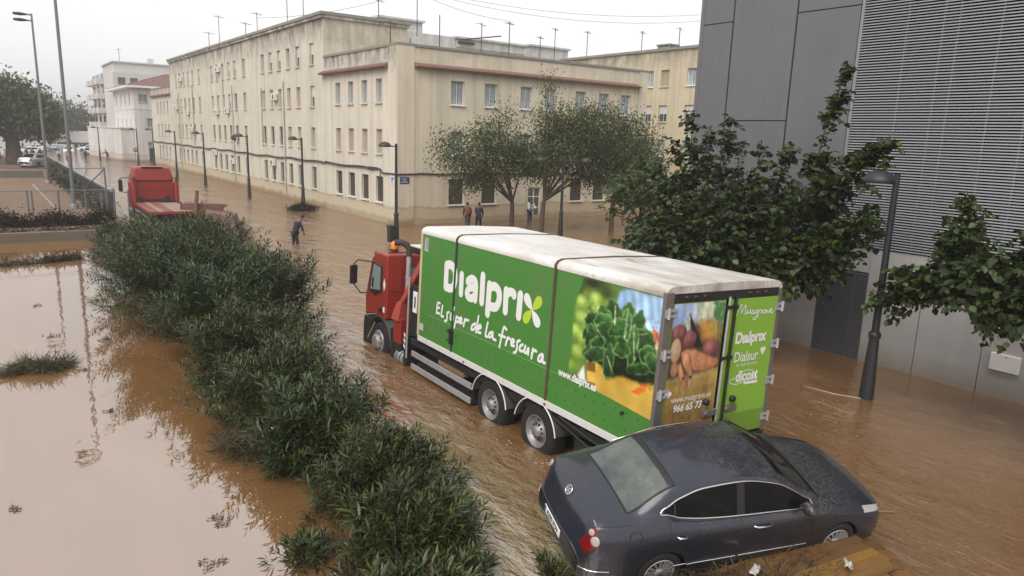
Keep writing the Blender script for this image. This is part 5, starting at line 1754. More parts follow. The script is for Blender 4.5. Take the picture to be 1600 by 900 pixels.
            m.path([(c[0], c[1], c[2] + .02), (c[0] + sd * .06, c[1], c[2] + .04)], .03, 6); m.build('mirror', paint, root)
            # lamp lenses
            for (s_, r_, q) in ((12.62, 4.25, .062), (12.78, 5.3, .042)):
                p = Vector(along(0, [(s_, r_)], sd, .004)[0]); n_ = Vector(N[idx[(sd, int(round(s_ * SU)), int(round(r_ * RV)))]])
                m = MB(); m.M = Matrix.Translation(p) @ n_.to_track_quat('Z', 'Y').to_matrix().to_4x4()
                m.lathe([(0, .008), (q * .6, .007), (q * .9, .004), (q, -.004)], (0, 0, 0), 'z', 18); m.build('lamp_lens', M_lens, root)
            # dark shroud of the rear screen, quarter-light bar
        loop = lin((9.1, 8.15), (9.1, 10), 12)
        for sd in (1, -1):
            m = MB(); m.path(along(0, lin((9.08, 10), (9.08, 8.1), 12) + lin((9.2, 8.12), (10.9, 8.12), 16) + lin((10.97, 8.1), (10.97, 10), 12), sd, .0015), .012, 6, cap=False); m.build('screen_seal', M_black, root)
            P = along(0, lin((9.05, 8.1), (9.05, 10), 12), sd, .003); P2 = along(0, lin((9.42, 8.3), (9.42, 10), 12), sd, .0015)
            m = MB(); v = P + P2; m.add(v, [(k, k + 1, 14 + k, 13 + k) for k in range(12)], 0, True); m.build('screen_band', M_black, root)
            m = MB(); m.path(along(0, lin((4.0, 8.15), (5.9, 8.15), 14) + lin((5.95, 8.15), (5.95, 10), 10), sd, .001), .010, 6, cap=False); m.path(along(0, lin((4.03, 8.0), (4.03, 10), 10), sd, .004), .026, 6, cap=False); m.build('screen_seal', M_black, root)
            P = along(0, [(9.28, 6.06), (9.28, 6.94)], sd, .001); m = MB(); m.path(P, .016, 6); m.build('window_bar', M_black, root)
        # fuel flap
        sd = 1
        p = Vector(along(0, [(10.9, 4.25)], 1, .0015)[0]); n_ = Vector(N[idx[(1, int(10.9 * SU), int(4.25 * RV))]])
        m = MB(); mm = Matrix.Translation(p) @ n_.to_track_quat('Z', 'Y').to_matrix().to_4x4()
        m.path([mm @ Vector((.085 * math.cos(t * PI / 12), .085 * math.sin(t * PI / 12), 0)) for t in range(25)], .004, 5, cap=False); m.build('fuel_flap', M_black, root)
        # roundel on the boot panel
        p = Vector(along(0, [(12.75, 10)], 1, .006)[0]); n_ = Vector(N[idx[(1, int(12.75 * SU), nR - 1)]])
        mm = Matrix.Translation(p) @ n_.to_track_quat('Z', 'Y').to_matrix().to_4x4()
        m = MB(); m.M = mm
        m.path([(.062 * math.cos(t * PI / 14), .062 * math.sin(t * PI / 14), .004) for t in range(29)], .008, 6, cap=False)
        at = lambda u, v, l=0: (u, v, .006 + l)
        stroke(m, [(-.026, .046), (0, .004), (.026, .046)], .011, at); stroke(m, [(-.05, .03), (-.024, -.045), (0, .0), (.024, -.045), (.05, .03)][0:2], .011, at)
        stroke(m, [(-.024, -.045), (0, -.002)], .011, at); stroke(m, [(0, -.002), (.024, -.045)], .011, at); stroke(m, [(.024, -.045), (.05, .03)], .011, at)
        em = m.build('emblem', M_chrome, root)
        m = MB(); m.M = mm; m.lathe([(0, .003), (.060, .003)], (0, 0, 0), 'z', 20); m.build('disc', M_black, em)
        # number plate
        yb = -(4.765 - 2.3) - .012
        pl_ = MB(); pl_.box((-.26, yb, .50), (.26, yb + .012, .61)); pl_ = pl_.build('number_plate', M_letter, root, bevel=.004)
        m = MB(); m.box((-.258, yb - .0035, .503), (-.215, yb - .001, .607)); m.build('plate_band', plain('plate_blue', (.02, .05, .30), .4), pl_)
        text_mesh('4299 FDV', .112, M_black, 'lettering', pl_, (.02, yb - .003, .555), offset=.002, sx=.82, M=MR)
    # wheels
    for wx in WHEELS:
        for sd in (1, -1):
            c = (sd * .80, -(wx - 2.3), WZ)
            m = MB(); w = .21; r = WZ; rim = .215
            m.lathe([(rim * .97, sd * w * .38), (rim, sd * w * .46), (r * .86, sd * w * .5), (r * .96, sd * w * .42), (r, sd * w * .25), (r, -sd * w * .25), (r * .94, -sd * w * .45), (rim, -sd * w * .5)], c, 'x', 32)
            whl = m.build('wheel', M_tyre, root)
            m = MB()
            m.lathe([(rim, sd * w * .44), (rim * .97, sd * w * .48), (rim * .88, sd * w * .47), (rim * .86, sd * w * .40)], c, 'x', 32)
            m.lathe([(rim * .34, sd * w * .40), (rim * .30, sd * w * .47), (0, sd * w * .49)], c, 'x', 18)
            if detail:
                for k in range(15):
                    t = 2 * PI * k / 15
                    u = Vector((0, math.cos(t), math.sin(t))); v = Vector((0, -math.sin(t), math.cos(t)))
                    C_ = Vector(c); x0 = sd * w * .36; x1 = sd * w * .465
                    q = [C_ + u * rim * .30 - v * .010, C_ + u * rim * .30 + v * .010, C_ + u * rim * .90 + v * .018, C_ + u * rim * .90 - v * .018]
                    m.hexa([(p.x + x0, p.y, p.z) for p in q] + [(p.x + x1, p.y, p.z) for p in q])
            m.build('rim', M_chromer if detail else M_rim, whl)
            m = MB(); m.lathe([(0, sd * w * .2), (rim * .96, sd * w * .2)], c, 'x', 20); m.build('brake', M_black, whl)
            # arch liner
            m = MB(); vs, fs = [], []
            for k in range(17):
                t = R(-20) + R(220) * k / 16
                for xx in (.56, .893):
                    vs.append((sd * xx, -(wx - 2.3) + (WR + .004) * math.cos(t), WZ + (WR + .004) * math.sin(t)))
            for k in range(16): fs.append((2 * k, 2 * k + 1, 2 * k + 3, 2 * k + 2))
            m.add(vs, fs, 0, True); m.poly([(sd * .56, -(wx - 2.3) + WR * math.cos(k * PI / 8), WZ + WR * math.sin(k * PI / 8)) for k in range(16)])
            m.build('arch_liner', M_black, root)
    del root['_']
    return root

M_chromer = dirty('alloy_rim', (.52, .52, .53), (.16, .12, .08), .3, .7, amount=.3, nscale=14)
car = build_saloon('saloon_car', 'dark grey saloon washed up tilted on debris behind the green lorry', M_carp)
car.location = (7.83151, 5.739, 0.16783)
car.rotation_euler = (Matrix.Rotation(-1.87302, 3, 'Z') @ Matrix.Rotation(-0.00735, 3, 'X') @ Matrix.Rotation(0.22072, 3, 'Y')).to_euler()
# ================================================================== STREET FURNITURE, FENCE, PEOPLE, DEBRIS
M_lamp = plain('lamp_black_paint', (.022, .023, .026), .5, .2, nscale=5, var=.3)
M_galv = plain('galvanised_steel', (.17, .178, .19), .5, .5, nscale=2, var=.2)

def street_lamp(loc, label, arms=((-1, 0),), h=5.0, name='street_lamp', reach=.62, group=None):
    root = empty(name, loc, label, 'street lamp', group=group)
    m = MB()
    m.lathe([(.16, -.4), (.155, .3), (.12, 1.1), (.105, 1.45)], n=14)
    m.lathe([(.125, 1.42), (.135, 1.47), (.125, 1.52), (.10, 1.55)], n=14)
    m.build('base', M_lamp, root)
    m = MB(); m.path([(0, 0, 1.5), (0, 0, h)], [.082, .062], 12); m.build('pole', M_lamp, root)
    for ax, ay in arms:
        m = MB(); m.path([(0, 0, h - .14), (ax * (reach - .3), ay * (reach - .3), h - .12)], .03, 6); ar = m.build('arm', M_lamp, root)
        m = MB(); m.lathe([(0, .20), (.12, .19), (.23, .14), (.30, .05), (.33, -.02), (.32, -.04), (.10, -.05), (0, -.05)], (ax * reach, ay * reach, h - .12), 'z', 18)
        m.build('lamp_head', M_lamp, root)
        m = MB(); m.lathe([(0, -.068), (.2, -.06), (.28, -.042)], (ax * reach, ay * reach, h - .12), 'z', 14); m.build('diffuser', plain_once('frosted_cover', (.4, .4, .38), .4), ar)
    return root
street_lamp((15.6, 7.58, 0), 'black street lamp standing in the water before the grey louvred building', reach=.72)
street_lamp((16.7, 32.8, 0), 'black street lamp with a litter bin at the cream corner building')
street_lamp((17.95, 49.5, 0), 'black street lamp with a mound of dark debris round its foot')
for (x, y), lb in zip(((17.2, 59.7), (17.05, 73.3), (16.85, 84.8), (18.9, 109.1), (16.93, 109.0), (14.6, 128.0), (16.0, 137.8)),
                      ('black street lamp against the middle of the long cream block, beyond the debris mound', 'black street lamp before the far half of the long cream block, second after the mound', 'black street lamp before the arched ground floor windows of the long block',
                       'black street lamp right in front of the white house door', 'black street lamp left of the white house beside a round road sign', 'thin street lamp by the low white outbuilding, nearer of the two', 'thin street lamp by the low white outbuilding, farther of the two')):
    street_lamp((x, y, 0), lb, group='street lamps along the building row')
street_lamp((25.82, 30.66, 0), 'twin headed street lamp with two dome heads beyond the lorry roof', arms=((.87, -.5), (-.87, .5)), h=4.45, reach=1.25)
bn = empty('litter_bin', (16.35, 32.65, .05), 'dark litter bin hanging on the street lamp by the corner', 'bin')
m = MB(); m.prism([(-.16, .05), (.16, .05), (.2, .85), (-.2, .85)], 0, -.16, .16); m.build('bucket', M_lamp, bn, bevel=.02)
m = MB(); m.box((-.18, -.21, .85), (.18, .21, .9)); m.box((.15, -.05, .3), (.27, .05, .6)); m.build('rim', M_lamp, bn)
sg = empty('road_sign', (16.5, 108, 0), 'round road sign on a post by the white house', 'sign')
m = MB(); m.path([(0, 0, -.3), (0, 0, 2.5)], .035, 6); m.build('post', M_galv, sg)
m = MB(); m.lathe([(0, -.03), (.30, -.03), (.30, .0), (0, .0)], (0, -.05, 2.25), 'y', 20); m.build('disc', plain('sign_red', (.28, .05, .045), .5), sg)
m = MB(); m.box((-.2, -.088, 2.2), (.2, -.083, 2.3)); m.build('bar', M_whitep, sg)
pp = tagp(MB().path([(5.27, 47.2, -.3), (5.27, 47.2, 1.6)], .05, 8).build('post', M_galv), 'short steel post at the end of the court fence', 'post')
pp = tagp(MB().path([(6.3, 44.7, -.3), (6.3, 44.7, 1.95)], .045, 8).build('post', M_galv), 'thin grey post standing left of the red flatbed truck', 'post')

# floodlight masts
for x, y, h, lb in ((4.25, 72.4, 13.6, 'grey floodlight mast with two lamps at its top'), (4.2, 50.8, 15.5, 'taller grey floodlight mast running out of the picture')):
    r_ = empty('floodlight_mast', (x, y, .4), lb, 'mast')
    m = MB(); m.path([(0, 0, -.5), (0, 0, h)], [.135 if y > 60 else .115, .07], 14); m.build('pole', M_galv, r_)
    m = MB(); m.lathe([(.26, -.2), (.25, .25), (.2, .3)], n=12); m.build('footing', M_galv, r_)
    for dz, dx in ((-.1, 0), (-.55, .1)):
        m = MB(); m.path([(0, 0, h + dz), (-.35, 0, h + dz)], .06, 6); ar = m.build('bracket', M_galv, r_)
        m = MB(); m.lathe([(0, -1.05), (.18, -.95), (.22, -.5), (.12, -.1), (0, -.05)], (-.25, 0, h + dz), 'x', 12, sy=.6); m.build('floodlight', M_lamp, r_)

# ---- sports court behind its fence
M_court = NT('wet_clay_court')
_p = M_court.pos()
M_court.set(col=M_court.mix(M_court.noise(M_court.map(_p, (.3, .12, 1)), 1, 5, .6), (.135, .085, .055), (.215, .145, .10)), rough=.85, spec=.15)
M_court = M_court.m
m = MB(); m.box((-60, 40.2, -.6), (5.95, 110, .40)); o = m.build('sports_court', M_court); o['kind'] = 'structure'
for nm, pts in (('court_line', [(3.06, 71.6), (3.24, 47.7), (3.32, 47.7), (3.16, 71.6)]), ('court_line', [(-20, 63.9), (3.1, 63.9), (3.1, 64.1), (-20, 64.1)])):
    m = MB(); m.poly([(x, y, .404) for x, y in pts]); o = m.build(nm, plain_once('court_line_paint', (.32, .28, .24), .7, nscale=2, var=.4)); o['kind'] = 'structure'
kb = MB(); kb.box((-60, 39.75, -.5), (5.0, 40.19, .43)); o = kb.build('kerb_wall', plain('muddy_concrete', (.135, .105, .078), .8, nscale=1, var=.3)); tagp(o, 'low muddy concrete kerb wall along the sports court edge', 'wall')
cwl = MB(); cwl.box((-60, 80, .4), (4.4, 80.3, 1.05)); tagp(cwl.build('court_wall', plain('court_wall_green', (.13, .125, .085), .8, nscale=1, var=.3)), 'low greenish wall closing the far end of the sports court', 'wall')

fn = empty('sheet_fence', (6, 72, 0), 'grey ribbed sheet metal fence running along the street beside the court', 'fence')
M_sheet = plain('ribbed_sheet_paint', (.20, .205, .215), .5, .3, nscale=3, var=.12)
pn = None
for k in range(41):
    if pn is None:
        m = MB()
        prof = [(0, 0), (.06, .12), (.42, .12), (.48, 0), (.66, 0), (.72, .12), (1.02, .12), (1.06, 0)]
        for (a, b), (c, d) in zip(prof[:-1], prof[1:]):
            m.hexa([(-b, a, -.2), (-b + .02, a, -.2), (-d + .02, c, -.2), (-d, c, -.2), (-b, a, 1.62), (-b + .02, a, 1.62), (-d + .02, c, 1.62), (-d, c, 1.62)])
        pn = m.build('fence_panel', M_sheet, fn, None, (0, 47.6 - 72, 0))
    else:
        c = pn.copy(); COL.objects.link(c); c.location.y = 47.6 - 72 + 1.25 * k
po = None
for k in range(41):
    if po is None:
        m = MB(); m.box((-.34, -.06, -.2), (-.125, .06, 1.6)); po = m.build('fence_post', plain('rib_shade_paint', (.055, .057, .06), .6), fn, None, (0, 47.62 - 72, 0))  # posts coloured dark to draw the shaded stripes between the ribs
    else:
        c = po.copy(); COL.objects.link(c); c.location.y = 47.62 - 72 + 1.25 * k
m = MB(); m.box((-.14, -24.5, 1.62), (.04, 27, 1.70)); m.build('top_rail', plain('rail_light', (.27, .27, .28), .5, .3), fn)

mf = empty('mesh_fence', (0, 46.7, .4), 'wire mesh fence on steel posts across the front of the court', 'fence')
m = MB(); m.path([(-30, 0, 1.42), (5.9, 0, 1.42)], .03, 6); m.build('top_rail', M_galv, mf)
for x in (-9, -6.5, -4, -2, .45, 1.72, 1.92, 3.14, 4.44, 5.85):
    m = MB(); m.path([(x, 0, -.6), (x, 0, 1.44 if x < 5 else 1.5)], .045, 6); m.build('post', M_galv, mf)
m = MB()
for k in range(0, 320):
    x = -28 + k * .105
    m.add([(x, .0, 0), (x + .008, 0, 0), (x + .008, 0, 1.42), (x, 0, 1.42)], [(0, 1, 2, 3)])
for z in np.arange(.05, 1.4, .105):
    m.add([(-28, .002, z), (5.9, .002, z), (5.9, .002, z + .008), (-28, .002, z + .008)], [(0, 1, 2, 3)])
o = m.build('wire_mesh', plain('wire', (.24, .24, .24), .5, .4), mf); o['kind'] = 'stuff'
nf = empty('net_post', (5.6, 47.4, .0), 'tall steel post with stay cables at the corner of the court', 'post')
m = MB(); m.path([(0, 0, -.2), (-.05, 0, 3.05)], .05, 8); m.build('pole', M_galv, nf)
m = MB(); m.path([(-.05, 0, 3.0), (-1.6, .2, 2.95), (-5.5, .3, 3.0), (-12, .5, 2.9)], .018, 5); m.path([(-.05, 0, 2.95), (-1.2, 0, 1.75)], .03, 5); m.path([(-.9, .2, 2.9), (-1.3, .1, 1.9)], .015, 5); m.build('cable', M_iron, nf)

# ---- air conditioners on the long block, antennas on the roofs
def aircon(y, z, label, rot=0):
    r_ = empty('air_conditioner', (FX, y, z), label, 'air conditioner', group='air conditioners on the long cream block')
    m = MB(); m.box((-.36, -.40, -.28), (-.06, .40, .28)); m.build('casing', M_whitep, r_, bevel=.02)
    m = MB(); m.lathe([(0, -.372), (.20, -.37), (.22, -.362)], (0, -.1, 0), 'x', 16); m.build('fan_grille', M_grille, r_)
    m = MB(); m.box((-.34, -.34, -.33), (.0, -.30, -.29)); m.box((-.34, .30, -.33), (.0, .34, -.29)); m.build('bracket', M_iron, r_)
for y, z, lb in ((78.3, 11.2, 'white air conditioner between top floor windows, nearer one'), (61.0, 8.1, 'white air conditioner between second floor windows near the corner building'), (79.5, 7.05, 'white air conditioner under second floor windows, left of a pair'), (75.5, 7.15, 'white air conditioner under second floor windows, right of a pair'),
                 (92.5, 7.1, 'white air conditioner low under far second floor windows'), (98.5, 7.75, 'white air conditioner at the far end beside second floor window'), (95.4, 11.0, 'white air conditioner between far top floor windows'), (91.0, 5.2, 'white air conditioner beside far first floor windows'),
                 (80.9, 2.9, 'white air conditioner above a dark ground floor window'), (74.3, 2.3, 'large white air conditioner beside ground floor windows'), (62.0, 2.75, 'white air conditioner above ground floor shutter near the corner building')):
    aircon(y, z, lb)
tagp(MB().lathe([(0, -.5), (.1, -.45), (.36, -.12), (.40, -.1)], (FX - .25, 72.5, 4.6), 'x', 16).build('satellite_dish', M_lamp), 'dark satellite dish beside a first floor window', 'satellite dish')

def antenna(x, y, z, h, label, bars=4, rz=.5, name='antenna'):
    r_ = empty(name, (x, y, z), label, 'antenna', rz, group='roof antennas')
    m = MB(); m.path([(0, 0, -.3), (0, 0, h)], .035, 6); m.build('mast', M_iron, r_)
    if bars:
        m = MB(); m.path([(-.6, 0, h - .15), (.7, 0, h - .15)], .02, 5)
        for k in range(bars): m.path([(-.55 + k * 1.2 / max(1, bars - 1), -.35 + .05 * k, h - .15), (-.55 + k * 1.2 / max(1, bars - 1), .35 - .05 * k, h - .15)], .014, 4)
        m.build('aerial', M_iron, r_)
for a in ((22.5, 91.4, 13.3, 3.0, 'thin aerial at the far end of the long roof, shortest one', 3), (22.5, 86.9, 13.3, 4.3, 'tall leaning aerial over the far half of the long roof', 4), (22.5, 77, 13.3, 2.6, 'plain aerial mid way along the long roof', 3), (22.5, 73.2, 13.3, 3.1, 'aerial right of the roof middle with short bars', 4), (22.5, 64.7, 13.3, 3.2, 'bare mast above the near third of the long roof', 0), (22.6, 61.1, 13.3, 4.6, 'tall aerial out of frame above the near third of the roof', 4),
          (23, 46, 10.0, 2.9, 'dark aerial with crossbars on the corner building left side', 3), (24.5, 46, 10.0, 1.9, 'bent short pipe standing on the corner building roof', 0), (27.4, 47, 10.0, 3.9, 'bare dark mast on the corner roof left of centre', 0), (28.4, 52.2, 13.3, 3.4, 'tall mast that carries the wires at the end of the long roof', 2), (25.5, 53, 13.3, 2.2, 'wide aerial on the near end of the long roof', 3),
          (35, 49, 10.0, 4.5, 'twin aerial group over the corner roof middle', 5), (43.6, 56, 12.5, 2.4, 'aerial behind the right part of the corner roof', 4), (33, 50, 10.0, 4.3, 'thin grey mast left of the twin aerials', 2), (47, 58, 13, 3.2, 'far aerial above the white stair hut at right', 4), (49.5, 56, 13.4, 2.6, 'aerial at the left end of the ochre block roof', 4), (51, 50, 13.4, 2.2, 'small aerial on the ochre block roof middle', 3), (50.5, 45, 13.4, 2.0, 'small aerial near the chimney of the ochre block', 2)):
    antenna(*a[:5], bars=a[5])
wr = empty('overhead_wires', (28.4, 52.2, 16.5), 'overhead wires slung from the roof mast to the right', 'wires')
for (a, b, sag) in (((0, 0, 0), (30, -14, 1.2), 1.6), ((0, 0, -.15), (30, -14, .9), 1.9), ((0, 0, -.3), (6.5, -3.4, -2.0), .3), ((0, 0, -.1), (-8, 14, -1.6), .5)):
    m = MB(); m.path([(a[0] + (b[0] - a[0]) * t, a[1] + (b[1] - a[1]) * t, a[2] + (b[2] - a[2]) * t - sag * 4 * t * (1 - t)) for t in np.linspace(0, 1, 16)], .016, 4, cap=False); m.build('wire', M_iron, wr)

# ---- red flatbed truck
rt = empty('flatbed_truck', (8.3, 46.5, 0), 'red flatbed truck seen from behind its cab, stranded down the street', 'truck', rz=R(-1.5))
m = MB(); m.hexa([(-1.2, 2.6, .35), (1.2, 2.6, .35), (1.2, 4.6, .35), (-1.2, 4.6, .35), (-1.2, 2.6, 2.1), (1.2, 2.6, 2.1), (1.2, 4.5, 2.1), (-1.2, 4.5, 2.1)]); m.hexa([(-1.2, 2.6, 2.102), (1.2, 2.6, 2.102), (1.2, 4.5, 2.102), (-1.2, 4.5, 2.102), (-1.0, 2.75, 2.95), (1.0, 2.75, 2.95), (.95, 4.0, 3.0), (-.95, 4.0, 3.0)])
m.build('cab', dirty('truck_red', (.24, .016, .010), (.17, .06, .04), .4, amount=.25), rt, bevel=.12, seg=3)
m = MB(); m.box((-1.0, 2.585, 2.03), (1.0, 2.598, 2.06)); m.box((-1.05, 2.585, 1.55), (1.05, 2.598, 1.57)); m.box((-.6, 2.66, 2.955), (.6, 2.9, 2.99)); m.build('cab_seam', M_black, rt)
m = MB(); m.box((-.75, 2.55, .95), (.75, 2.597, 1.02)); m.box((-.85, 2.5, .9), (-.65, 2.6, 1.2)); m.box((.65, 2.5, .9), (.85, 2.6, 1.2)); m.build('cab_mount', M_black, rt)
for x, s_ in ((1.28, M_red), (-1.12, M_red)):
    m = MB(); m.path([(x, 2.45, .7), (x, 2.45, 2.15)], .12, 12); st_ = m.build('air_stack', s_, rt)
    m = MB(); m.path([(x, 2.45, 2.15), (x, 2.45, 2.3)], .05, 8); m.lathe([(.1, 2.3), (.1, 2.36), (0, 2.4)], (x, 2.45, 0), 'z', 8); m.build('cap', M_black, st_)
for s_ in (-1, 1):
    m = MB(); m.path([(s_ * 1.18, 4.3, 2.25), (s_ * 1.62, 4.4, 2.2), (s_ * 1.62, 4.4, 1.35), (s_ * 1.18, 4.3, 1.3)], .035, 6); m.build('mirror_arm', M_black, rt)
    m = MB(); m.box((s_ * 1.62 - .12, 4.36, 1.38), (s_ * 1.62 + .12, 4.46, 2.1)); m.build('mirror', M_black, rt, bevel=.04)
dk = MB(); dk.box((-1.15, -3.2, .70), (1.15, 2.4, .82)); dk = dk.build('deck', M_red, rt)
M_deckw = dirty('worn_deck_boards', (.30, .22, .185), (.17, .065, .045), .7, amount=.5, nscale=3)
M_deckr = dirty('red_deck_boards', (.20, .065, .048), (.30, .22, .19), .7, amount=.35, nscale=3)
pk = {}
for k in range(9):
    x = -1.12 + k * .25
    w_ = k in (0, 1, 3, 4)
    if w_ not in pk:
        m = MB(); m.box((0, -3.2, .822), (.235, 2.35, .85)); pk[w_] = m.build('plank', M_deckr if w_ else M_deckw, dk, None, (x, 0, 0))
    else:
        c = pk[w_].copy(); COL.objects.link(c); c.location.x = x
m = MB(); m.box((.2, 2.0, .852), (1.1, 2.3, .98)); m.build('toolbox', M_black, rt)
m = MB(); m.box((-1.16, -3.2, -.2), (-1.10, 2.4, .68)); m.box((1.1, -3.2, -.2), (1.16, 2.4, .68)); m.box((-.5, -3, -.2), (.5, 2.5, .65)); m.build('side_locker', M_black, rt)
for z in (.12, .42):
    m = MB(); m.hexa([(-1.185, -3.0, z), (-1.165, -3.0, z), (-1.165, 2.0, z), (-1.185, 2.0, z), (-1.185, -3.0, z + .12), (-1.165, -3.0, z + .12), (-1.165, 2.0, z + .12), (-1.185, 2.0, z + .12)]); m.build('side_guard', M_alu, rt)
for y in (3.6, -1.6):
    for s_ in (-1, 1): tyre_wheel(rt, (s_ * 1.0, y, .1), .5, .3, s_, .29, 'hub')
M_rust = plain('wet_brown_boards', (.13, .062, .042), .75, nscale=2, var=.35)
cr_ = empty('wooden_crate', (9.9, 43.5, .1), 'broken brown board crate leaning behind the red truck deck', 'crate', rz=R(-22))
m = MB()
for k in range(7):
    z = k * .16
    b_ = MB(); b_.box((-1.2, -.04, z), (1.2 - .1 * (k % 3), .0, z + .145)); b_.build('board', M_rust, cr_)
for x in (-1.2, -.1, 1.0):
    b_ = MB(); b_.box((x, .002, -.2), (x + .09, .09, 1.22 - .2 * (x > .5))); b_.build('batten', M_rust, cr_)
m = MB(); m.hexa([(-1.2, .1, 1.0), (1.1, .1, .85), (1.2, 1.3, .9), (-1.1, 1.3, 1.05), (-1.2, .1, 1.05), (1.1, .1, .9), (1.2, 1.3, .95), (-1.1, 1.3, 1.1)]); m.build('lid', M_rust, cr_)
m = MB(); m.hexa([(.1, -.5, -.2), (1.8, -.9, -.2), (2.0, .2, -.2), (.3, .4, -.2), (.2, -.45, .72), (1.7, -.85, .45), (1.8, .1, .6), (.3, .3, .85)]); m.build('side_board', plain('faded_brown_board', (.17, .105, .085), .7), cr_)
tagp(MB().path([(9.4, 43.3, .3), (9.65, 43.6, 1.95)], .10, 6).build('wooden_beam', M_rust), 'dark beam sticking up beside the broken crate', 'beam')
tagp(MB().lathe([(.2, -.1), (.34, -.12), (.4, -.05), (.4, .05), (.34, .12), (.2, .1), (.2, -.1)], (11.15, 43.9, .35), 'y', 18).build('loose_tyre', M_tyre), 'loose black tyre lying against the broken crate', 'tyre')

# ---- people
M_skin = plain('skin', (.16, .085, .06), .5)
M_skin2 = plain('light_skin', (.40, .24, .17), .5)
M_hair = plain('black_hair', (.012, .011, .011), .6)
def skinmesh(name, V, E, rad, mat, parent, root=0, sub=1):
    me = D.meshes.new(name); me.from_pydata(V, E, []); me.materials.append(mat)
    o = link(name, me, parent)
    md = o.modifiers.new('skin', 'SKIN'); md.use_smooth_shade = True
    sv = me.skin_vertices[0].data
    for i, r in enumerate(rad):
        sv[i].radius = (r, r)
        sv[i].use_root = i == root
    s_ = o.modifiers.new('sub', 'SUBSURF'); s_.levels = sub; s_.render_levels = sub
    return o

def person(loc, rz, label, top, bottom, skin=None, group=None, lean=.08, stride=.16, arms=((.2, -.05), (.2, .1)), head=.0, h=1.74, sunk=.35, bag=None, hair=None, fine=True):
    """stands sunk metres deep; arms: (forward swing, elbow bend) for left and right; local +y is the way the person faces"""
    skin = skin or M_skin
    r_ = empty('person', (loc[0], loc[1], -sunk), label, 'person', rz, group)
    k = h / 1.74
    P = lambda x, y, z: (x * k, y * k, z * k)
    hip = P(0, 0, .92); ch = P(0, lean, 1.22); nk = P(0, lean * 1.9 + .02, 1.46); hb = P(0, lean * 2.2 + .04 + head * .4, 1.54); ht = P(0, lean * 2.4 + .06 + head, 1.68)
    V = [hip, ch, nk, hb, ht]; E = [(0, 1), (1, 2), (2, 3), (3, 4)]; rd = [.125, .13, .06, .085, .07]
    A, hands = [], []
    for s, (sw, eb) in zip((-1, 1), arms):
        sh = P(s * .18, lean * 1.8, 1.41); el = P(s * .235, lean * 1.8 + sw, 1.14 + abs(sw) * .12); wr = P(s * .22, lean * 1.8 + sw * 1.5 + eb, .90 + abs(sw) * .2 + eb * .7)
        d = Vector(wr) - Vector(el); d.normalize()
        hd = tuple(Vector(wr) + d * .09 * k)
        i = len(V); V += [sh, el, wr, hd]; E += [(2, i), (i, i + 1), (i + 1, i + 2), (i + 2, i + 3)]; rd += [.062, .046, .034, .036]
        A.append((sh, el, wr)); hands.append((wr, d, s))
    G = []
    for s in (-1, 1):
        hp = P(s * .095, 0, .86); kn = P(s * .105, s * stride * .6 + .03, .48); an = P(s * .11, s * stride - .03, .09); toe = P(s * .12, s * stride + .14, .04)
        i = len(V); V += [hp, kn, an, toe]; E += [(0, i), (i, i + 1), (i + 1, i + 2), (i + 2, i + 3)]; rd += [.085, .058, .042, .04]
        G.append((hp, kn, an))
    skinmesh('body', V, E, [q * k for q in rd], skin, r_)
    V = [P(0, -.01, .84), ch, P(0, lean * 1.75, 1.36)]; E = [(0, 1), (1, 2)]; rd = [.165, .165, .135]
    for sh, el, wr in A:
        i = len(V); V += [sh, el, tuple(Vector(el).lerp(Vector(wr), .85))]; E += [(2, i), (i, i + 1), (i + 1, i + 2)]; rd += [.082, .064, .054]
    skinmesh('jacket', V, E, [q * k for q in rd], top, r_)
    V = [hip]; E = []; rd = [.15]
    for hp, kn, an in G:
        i = len(V); V += [hp, kn, an]; E += [(0, i), (i, i + 1), (i + 1, i + 2)]; rd += [.105, .078, .062]
    skinmesh('trousers', V, E, [q * k for q in rd], bottom, r_)
    m = MB(); c = Vector(ht)
    m.lathe([(0, .10), (.06, .088), (.09, .04), (.095, -.02), (.085, -.06)], (c.x, c.y - .02 * k, c.z + .0), 'z', 14, sx=.95, sy=1.05); m.build('hair', hair or M_hair, r_)
    if fine:
        for wr, d, s in hands:
            m = MB(); wv = Vector(wr)
            u = d.cross(Vector((1, 0, 0))).normalized()
            for q, (o_, ln) in enumerate(((-.03, .075), (-.01, .085), (.01, .08), (.03, .065))):
                b_ = wv + d * .10 * k + u * o_
                m.path([b_, b_ + d * ln * .55, b_ + d * ln + Vector((-s * .02, 0, 0))], [.010, .009, .007], 5)
            b_ = wv + d * .05 * k + u * .035; m.path([b_, b_ + u * .03 + d * .03, b_ + u * .035 + d * .06], [.012, .010, .008], 5)
            m.build('fingers', skin, r_)
        m = MB(); hv = Vector(ht); f_ = Vector((0, .095 * k, -.055 * k)); m.path([hv + f_ + Vector((0, -.01, .03)), hv + f_ + Vector((0, .018, 0)), hv + f_ + Vector((0, 0, -.012))], [.008, .014, .01], 6)
        for s in (-1, 1): m.lathe([(0, -.012), (.026, 0), (0, .012)], (hv.x + s * .088 * k, hv.y, hv.z - .05), 'x', 8)
        m.build('nose_and_ears', skin, r_)
        m = MB()
        for s in (-1, 1): m.lathe([(0, -.006), (.011, 0), (0, .006)], tuple(hv + Vector((s * .033, .088 * k, -.025))), 'y', 8)
        m.path([hv + Vector((-.028, .083 * k, -.10)), hv + Vector((.028, .083 * k, -.10))], .006, 5); m.build('face_features', M_hair, r_)
    if bag:
        m = MB(); m.lathe([(0, -.2), (.14, -.17), (.17, 0), (.15, .16), (.08, .2), (0, .21)], (0, -.20 * k, 1.18 * k), 'z', 12, sy=.6); tagp(m.build('backpack', bag), 'backpack worn on the back of a person by the corner building', 'backpack').matrix_world = Matrix.Translation((loc[0], loc[1], -sunk)) @ Rz(rz)
    return r_
